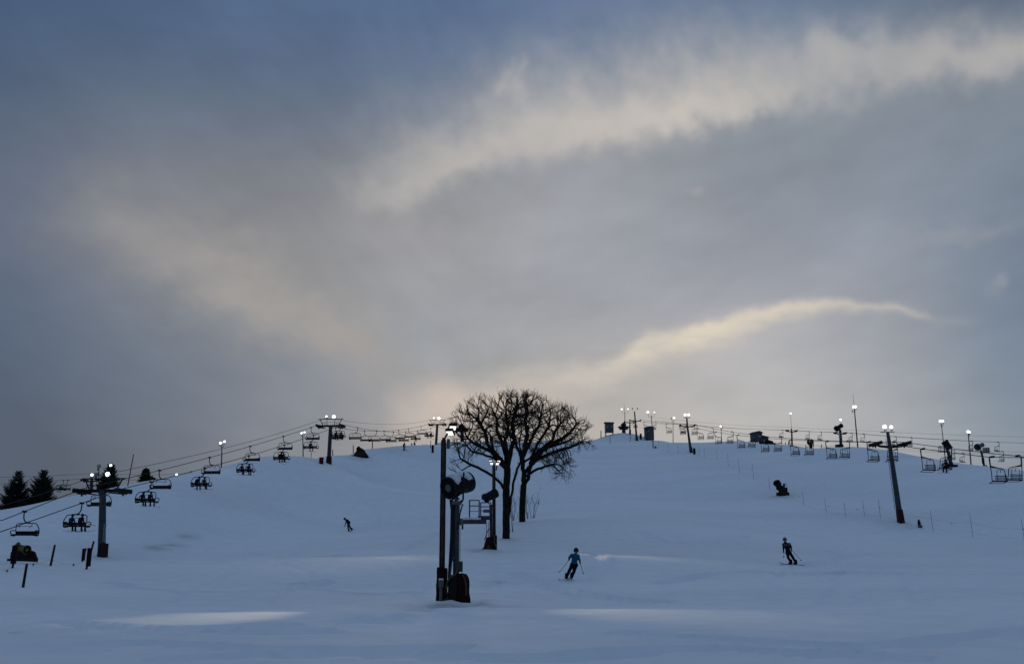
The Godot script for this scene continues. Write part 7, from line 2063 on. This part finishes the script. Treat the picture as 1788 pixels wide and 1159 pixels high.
	var lump := thing("equipment_bin", "small dark bin on the crest right of the grey cone snow gun", "bin", on(72.98, -141.00))
	crate(lump, "case", Vector3(0, 0.25, 0), Vector3(0.4, 0.5, 0.4), M.black, 0.3)
	crate(lump, "lid", Vector3(0.04, 0.53, 0), Vector3(0.34, 0.06, 0.34), M.dark, 0.3)
	gun = thing("snow_gun", "dark snow gun peeping over the right crest", "snow gun", on(62.51, -192.00), 0.0, "snow guns")
	strut(gun, "mast", [Vector3(0, -0.4, 0), Vector3(0.005, 0.875, 0.000), Vector3(-0.020, 1.354, 0.000)], 0.20, M.steel)
	drum(gun, Vector3(0.234, 1.495, -0.200), Vector3(-0.346, 1.305, 0.450), 0.55, 1.05, M.black, false)
	strut(gun, "arm", [Vector3(-0.174, 1.713, 0.000), Vector3(-0.464, 1.833, 0.000), Vector3(-0.696, 1.953, 0.000)], 0.1, M.dark)
	crate(gun, "base_box", Vector3(0.038, 0.517, 0.000), Vector3(0.5, 1.0, 0.5), M.black)
	hut("small shed on stilts at the left end of the summit", on(27.96, -263.00), 0.0, Vector3(2.35, 2.65, 2.4), 0.75, 0.0, [[0.62, 1.55, 0.42, 0.5], [-0.55, 1.45, 0.3, 0.4]])
	hut("shed with a sloping roof on the knoll right of the summit tower", on(38.67, -258.00), 0.12, Vector3(2.2, 3.4, 2.4), 0.25, 0.25, [[-0.45, 2.3, 0.4, 0.3]])
	hut("left one of two gabled sheds on skids on the right crest", on(56.55, -212.00), 0.35, Vector3(1.5, 2.0, 2.6), 0.45, 0.4, [[0, 1.1, 0.5, 0.5]])
	hut("larger right one of two gabled sheds on skids on the right crest", on(58.75, -214.00), -0.35, Vector3(2.1, 2.1, 2.4), 0.42, 0.42, [[0.3, 1.2, 0.5, 0.6]])
	var pile := thing("covered_machine", "dark covered machine with a sloping back right of the two sheds", "machine", on(60.23, -213.00))
	var wedge := Geo.new()
	wedge.prism(Transform3D(Basis(Vector3(1, 0, 0), Vector3(0, 0, 1), Vector3(0, -1, 0)), Vector3.ZERO), [Vector2(-1.6, 0.2), Vector2(1.25, 0.3), Vector2(0.75, -1.0), Vector2(0.1, -2.2), Vector2(-1.0, -2.5), Vector2(-1.6, -2.3)], -0.9, 0.9)
	part("tarpaulin", wedge, M.dark, pile)
	strut(pile, "spout", [Vector3(0.3, 1.7, 0), Vector3(1.1, 1.68, 0.1)], 0.16, M.black)
	var j := {"pelvis": sk1(490, 660, -0.08), "waist": sk1(497, 605, -0.02), "chest": sk1(512, 520, 0.08), "neck": sk1(525, 455, 0.12), "head": sk1(533, 398, 0.16),
		"sl": sk1(448, 478, 0.06), "sr": sk1(572, 492, 0.08), "el": sk1(400, 520, 0.12), "er": sk1(592, 555, 0.14), "hl": sk1(393, 548, 0.26), "hr": sk1(600, 598, 0.28),
		"pl": sk1(462, 655, -0.06), "pr": sk1(528, 662, -0.06), "kl": sk1(392, 775, 0.14), "kr": sk1(482, 790, 0.14), "al": sk1(340, 898, 0.0), "ar": sk1(442, 890, 0.0),
		"toe": Vector3(-0.06, -0.02, 0.22), "look": Vector3(0.05, -0.1, 1), "side_l": Vector3(0, 0, 1), "side_r": Vector3(0, 0, 1)}
	var s1 := person("skier in a teal jacket and black trousers turning in the middle of the slope", on(2.89, -47.00), 0.0, j, Color(0.012, 0.115, 0.20), Color(0.012, 0.012, 0.016), Color(0.015, 0.016, 0.02), 0.022)
	ski(s1, sk1(318, 930, 0.1), Vector3(-0.45, -0.06, 1), Vector3(-0.25, 1, 0), 1.65, M.white)
	ski(s1, sk1(430, 925, 0.1), Vector3(-0.14, -0.06, 1), Vector3(-0.25, 1, 0), 1.65, M.white)
	ski_pole(s1, sk1(388, 565, 0.3), sk1(192, 806, 0.1))
	ski_pole(s1, sk1(604, 615, 0.32), sk1(668, 832, 0.1))
	j = {"pelvis": sk2(503, 590, -0.08), "waist": sk2(490, 540, -0.02), "chest": sk2(465, 450, 0.08), "neck": sk2(430, 385, 0.12), "head": sk2(421, 330, 0.16),
		"sl": sk2(395, 425, 0.08), "sr": sk2(530, 420, 0.02), "el": sk2(385, 500, 0.12), "er": sk2(560, 480, 0.05), "hl": sk2(370, 562, 0.24), "hr": sk2(540, 540, 0.24),
		"pl": sk2(478, 600, -0.04), "pr": sk2(535, 600, -0.08), "kl": sk2(470, 700, 0.14), "kr": sk2(580, 700, 0.08), "al": sk2(545, 822, 0.0), "ar": sk2(652, 828, 0.0),
		"toe": Vector3(-0.24, -0.02, 0.05), "look": Vector3(-0.25, -0.1, 1), "side_l": Vector3(0, 0, 1), "side_r": Vector3(0, 0, 1)}
	var pale := Color(0.2, 0.16, 0.18)
	var stripe := [[sk2(398, 455, 0.13), sk2(400, 425, 0.15), 0.04, 0.035, pale], [sk2(440, 445, 0.21), sk2(478, 440, 0.21), 0.032, 0.03, pale], [sk2(478, 440, 0.21), sk2(525, 425, 0.14), 0.03, 0.03, pale]]
	var s2 := person("skier in a dark striped jacket with a pale helmet crossing the right slope", on(16.98, -57.25), 0.0, j, Color(0.016, 0.012, 0.02), Color(0.008, 0.008, 0.011), Color(0.13, 0.17, 0.22), 0.022, stripe)
	ski(s2, sk2(540, 858, 0.06), Vector3(-1, 0.055, 0.12), Vector3.UP, 1.5, M.black)
	ski(s2, sk2(615, 868, -0.1), Vector3(-1, 0.045, 0.1), Vector3.UP, 1.5, M.black)
	ski_pole(s2, sk2(555, 550, 0.26), sk2(786, 775, -0.1))
	ski_pole(s2, sk2(378, 575, 0.26), sk2(440, 700, -0.5))
	j = {"pelvis": sb(752, 545, 0), "waist": sb(752, 490, 0), "chest": sb(722, 425, 0.02), "neck": sb(672, 372, 0.04), "head": sb(622, 355, 0.05),
		"sl": sb(690, 395, 0.16), "sr": sb(712, 385, -0.14), "el": sb(672, 490, 0.2), "er": sb(790, 450, -0.22), "hl": sb(648, 575, 0.14), "hr": sb(775, 520, -0.3),
		"pl": sb(748, 555, 0.09), "pr": sb(768, 555, -0.09), "kl": sb(752, 645, 0.1), "kr": sb(818, 640, -0.12), "al": sb(785, 735, 0.12), "ar": sb(870, 700, -0.14),
		"toe": Vector3(-0.16, -0.02, 0.05), "look": Vector3(-1, -0.2, 0.3), "side_l": Vector3(0, 0, 1), "side_r": Vector3(0, 0, 1)}
	var s3 := person("bent snowboarder in dark clothes alone on the left slope", on(-17.43, -100.50), 0.0, j, Color(0.01, 0.012, 0.014), Color(0.035, 0.042, 0.05), Color(0.012, 0.016, 0.03), 0.026)
	ski(s3, sb(825, 742, 0), Vector3(-1, -0.42, 0.55), Vector3(-0.4, 1, 0), 1.25, M.black, "snowboard", 0.26)
	var c0 := person("skier below the crest left of the farthest left tower", on(-18.98, -161.25), 0.9, standing(0.70), Color(0.02, 0.022, 0.03), Color(0.014, 0.014, 0.018), Color(0.02, 0.02, 0.025), 0.04)
	ski(c0, Vector3(-0.14, 0, 0), Vector3(0.1, -0.05, 1), Vector3.UP, 1.6, M.black)
	ski(c0, Vector3(0.14, 0, 0), Vector3(0.1, -0.05, 1), Vector3.UP, 1.6, M.black)
	c0.scale = Vector3.ONE * 0.90
	var c1 := person("leftmost small figure of the group on the crest", on(-21.92, -194.00), 0.3, standing(0.90), Color(0.02, 0.022, 0.03), Color(0.014, 0.014, 0.018), Color(0.02, 0.02, 0.025), 0.04)
	ski(c1, Vector3(-0.14, 0, 0), Vector3(0.1, -0.05, 1), Vector3.UP, 1.6, M.black)
	ski(c1, Vector3(0.14, 0, 0), Vector3(0.1, -0.05, 1), Vector3.UP, 1.6, M.black)
	c1.scale = Vector3.ONE * 0.62
	copy(c0, "person", "second figure from the left in the crest group", on(-21.76, -195.00), 3.00, "group standing on the crest").scale = Vector3.ONE * 0.80
	copy(c1, "person", "tallest figure of the crest group", on(-21.26, -195.00), 4.30, "group standing on the crest").scale = Vector3.ONE * 0.98
	copy(c0, "person", "bulky figure right of the tallest in the crest group", on(-20.93, -197.00), 5.60, "group standing on the crest").scale = Vector3.ONE * 0.90
	copy(c1, "person", "figure at the right end of the crest group, alone", on(-19.66, -201.00), 6.90, "group standing on the crest").scale = Vector3.ONE * 0.75
	copy(c0, "person", "last small figure right of the crest group", on(-19.16, -204.00), 8.20, "group standing on the crest").scale = Vector3.ONE * 0.70
	var stakes := [
		[on(32.03, -200.00), 2.20, "thin fence stake on the right slope, top down from the twin floodlight tower"],
		[on(32.65, -191.75), 2.00, "thin fence stake on the right slope, second down from the twin floodlight tower"],
		[on(34.51, -190.50), 2.00, "thin fence stake on the right slope, third down from the twin floodlight tower"],
		[on(37.07, -181.75), 2.20, "thin fence stake on the right slope, fourth down from the twin floodlight tower"],
		[on(37.82, -180.50), 2.00, "thin fence stake on the right slope, fifth down from the twin floodlight tower"],
		[on(39.03, -174.75), 2.00, "thin fence stake on the right slope, sixth down from the twin floodlight tower"],
		[on(35.35, -150.50), 2.20, "thin fence stake on the right slope, seventh down from the twin floodlight tower"],
		[on(34.32, -139.25), 2.20, "thin fence stake on the right slope, eighth down from the twin floodlight tower"],
		[on(34.55, -132.25), 2.20, "thin fence stake on the right slope, ninth down from the twin floodlight tower"],
		[on(34.41, -123.75), 1.70, "thin fence stake on the right slope, tenth down from the twin floodlight tower"],
		[on(34.85, -117.25), 1.60, "thin fence stake on the right slope, eleventh down from the twin floodlight tower"],
		[on(33.95, -108.25), 1.60, "thin fence stake on the right slope, twelfth down from the twin floodlight tower"],
		[on(33.80, -100.25), 1.50, "thin fence stake on the right slope, thirteenth down from the twin floodlight tower"],
		[on(34.87, -97.50), 1.50, "thin fence stake on the right slope, fourteenth down from the twin floodlight tower"],
		[on(36.84, -97.50), 1.75, "thin fence stake on the right slope, fifteenth down from the twin floodlight tower"],
		[on(38.00, -96.25), 2.00, "thin fence stake on the right slope, sixteenth down from the twin floodlight tower"],
		[on(41.03, -91.25), 2.10, "thin fence stake on the right slope, seventeenth down from the twin floodlight tower"],
		[on(44.24, -90.00), 2.30, "thin fence stake on the right slope, eighteenth down from the twin floodlight tower"],
		[on(46.14, -84.50), 2.20, "thin fence stake on the right slope, nineteenth down from the twin floodlight tower"],
		[on(45.17, -73.75), 2.20, "thin fence stake on the right slope, twentieth down from the twin floodlight tower"],
	]
	string_fence(stakes, "sagging string with red flags along the right slope fence")
	lone_string("faint sagging string from post to post at the left edge", [on(-24.53, -45.50) + Vector3(0, 0.35, 0), on(-26.44, -50.00) + Vector3(0, 0.35, 0), on(-26.02, -53.25) + Vector3(0, 0.35, 0), on(-22.88, -50.75) + Vector3(0, 0.35, 0)])
	red_fence("low dark red slatted snow fence under the spruces at the left edge", [on(-54.42, -96.00), on(-54.05, -98.50), on(-53.62, -100.50), on(-53.13, -102.50), on(-52.34, -104.00), on(-51.72, -106.50)])
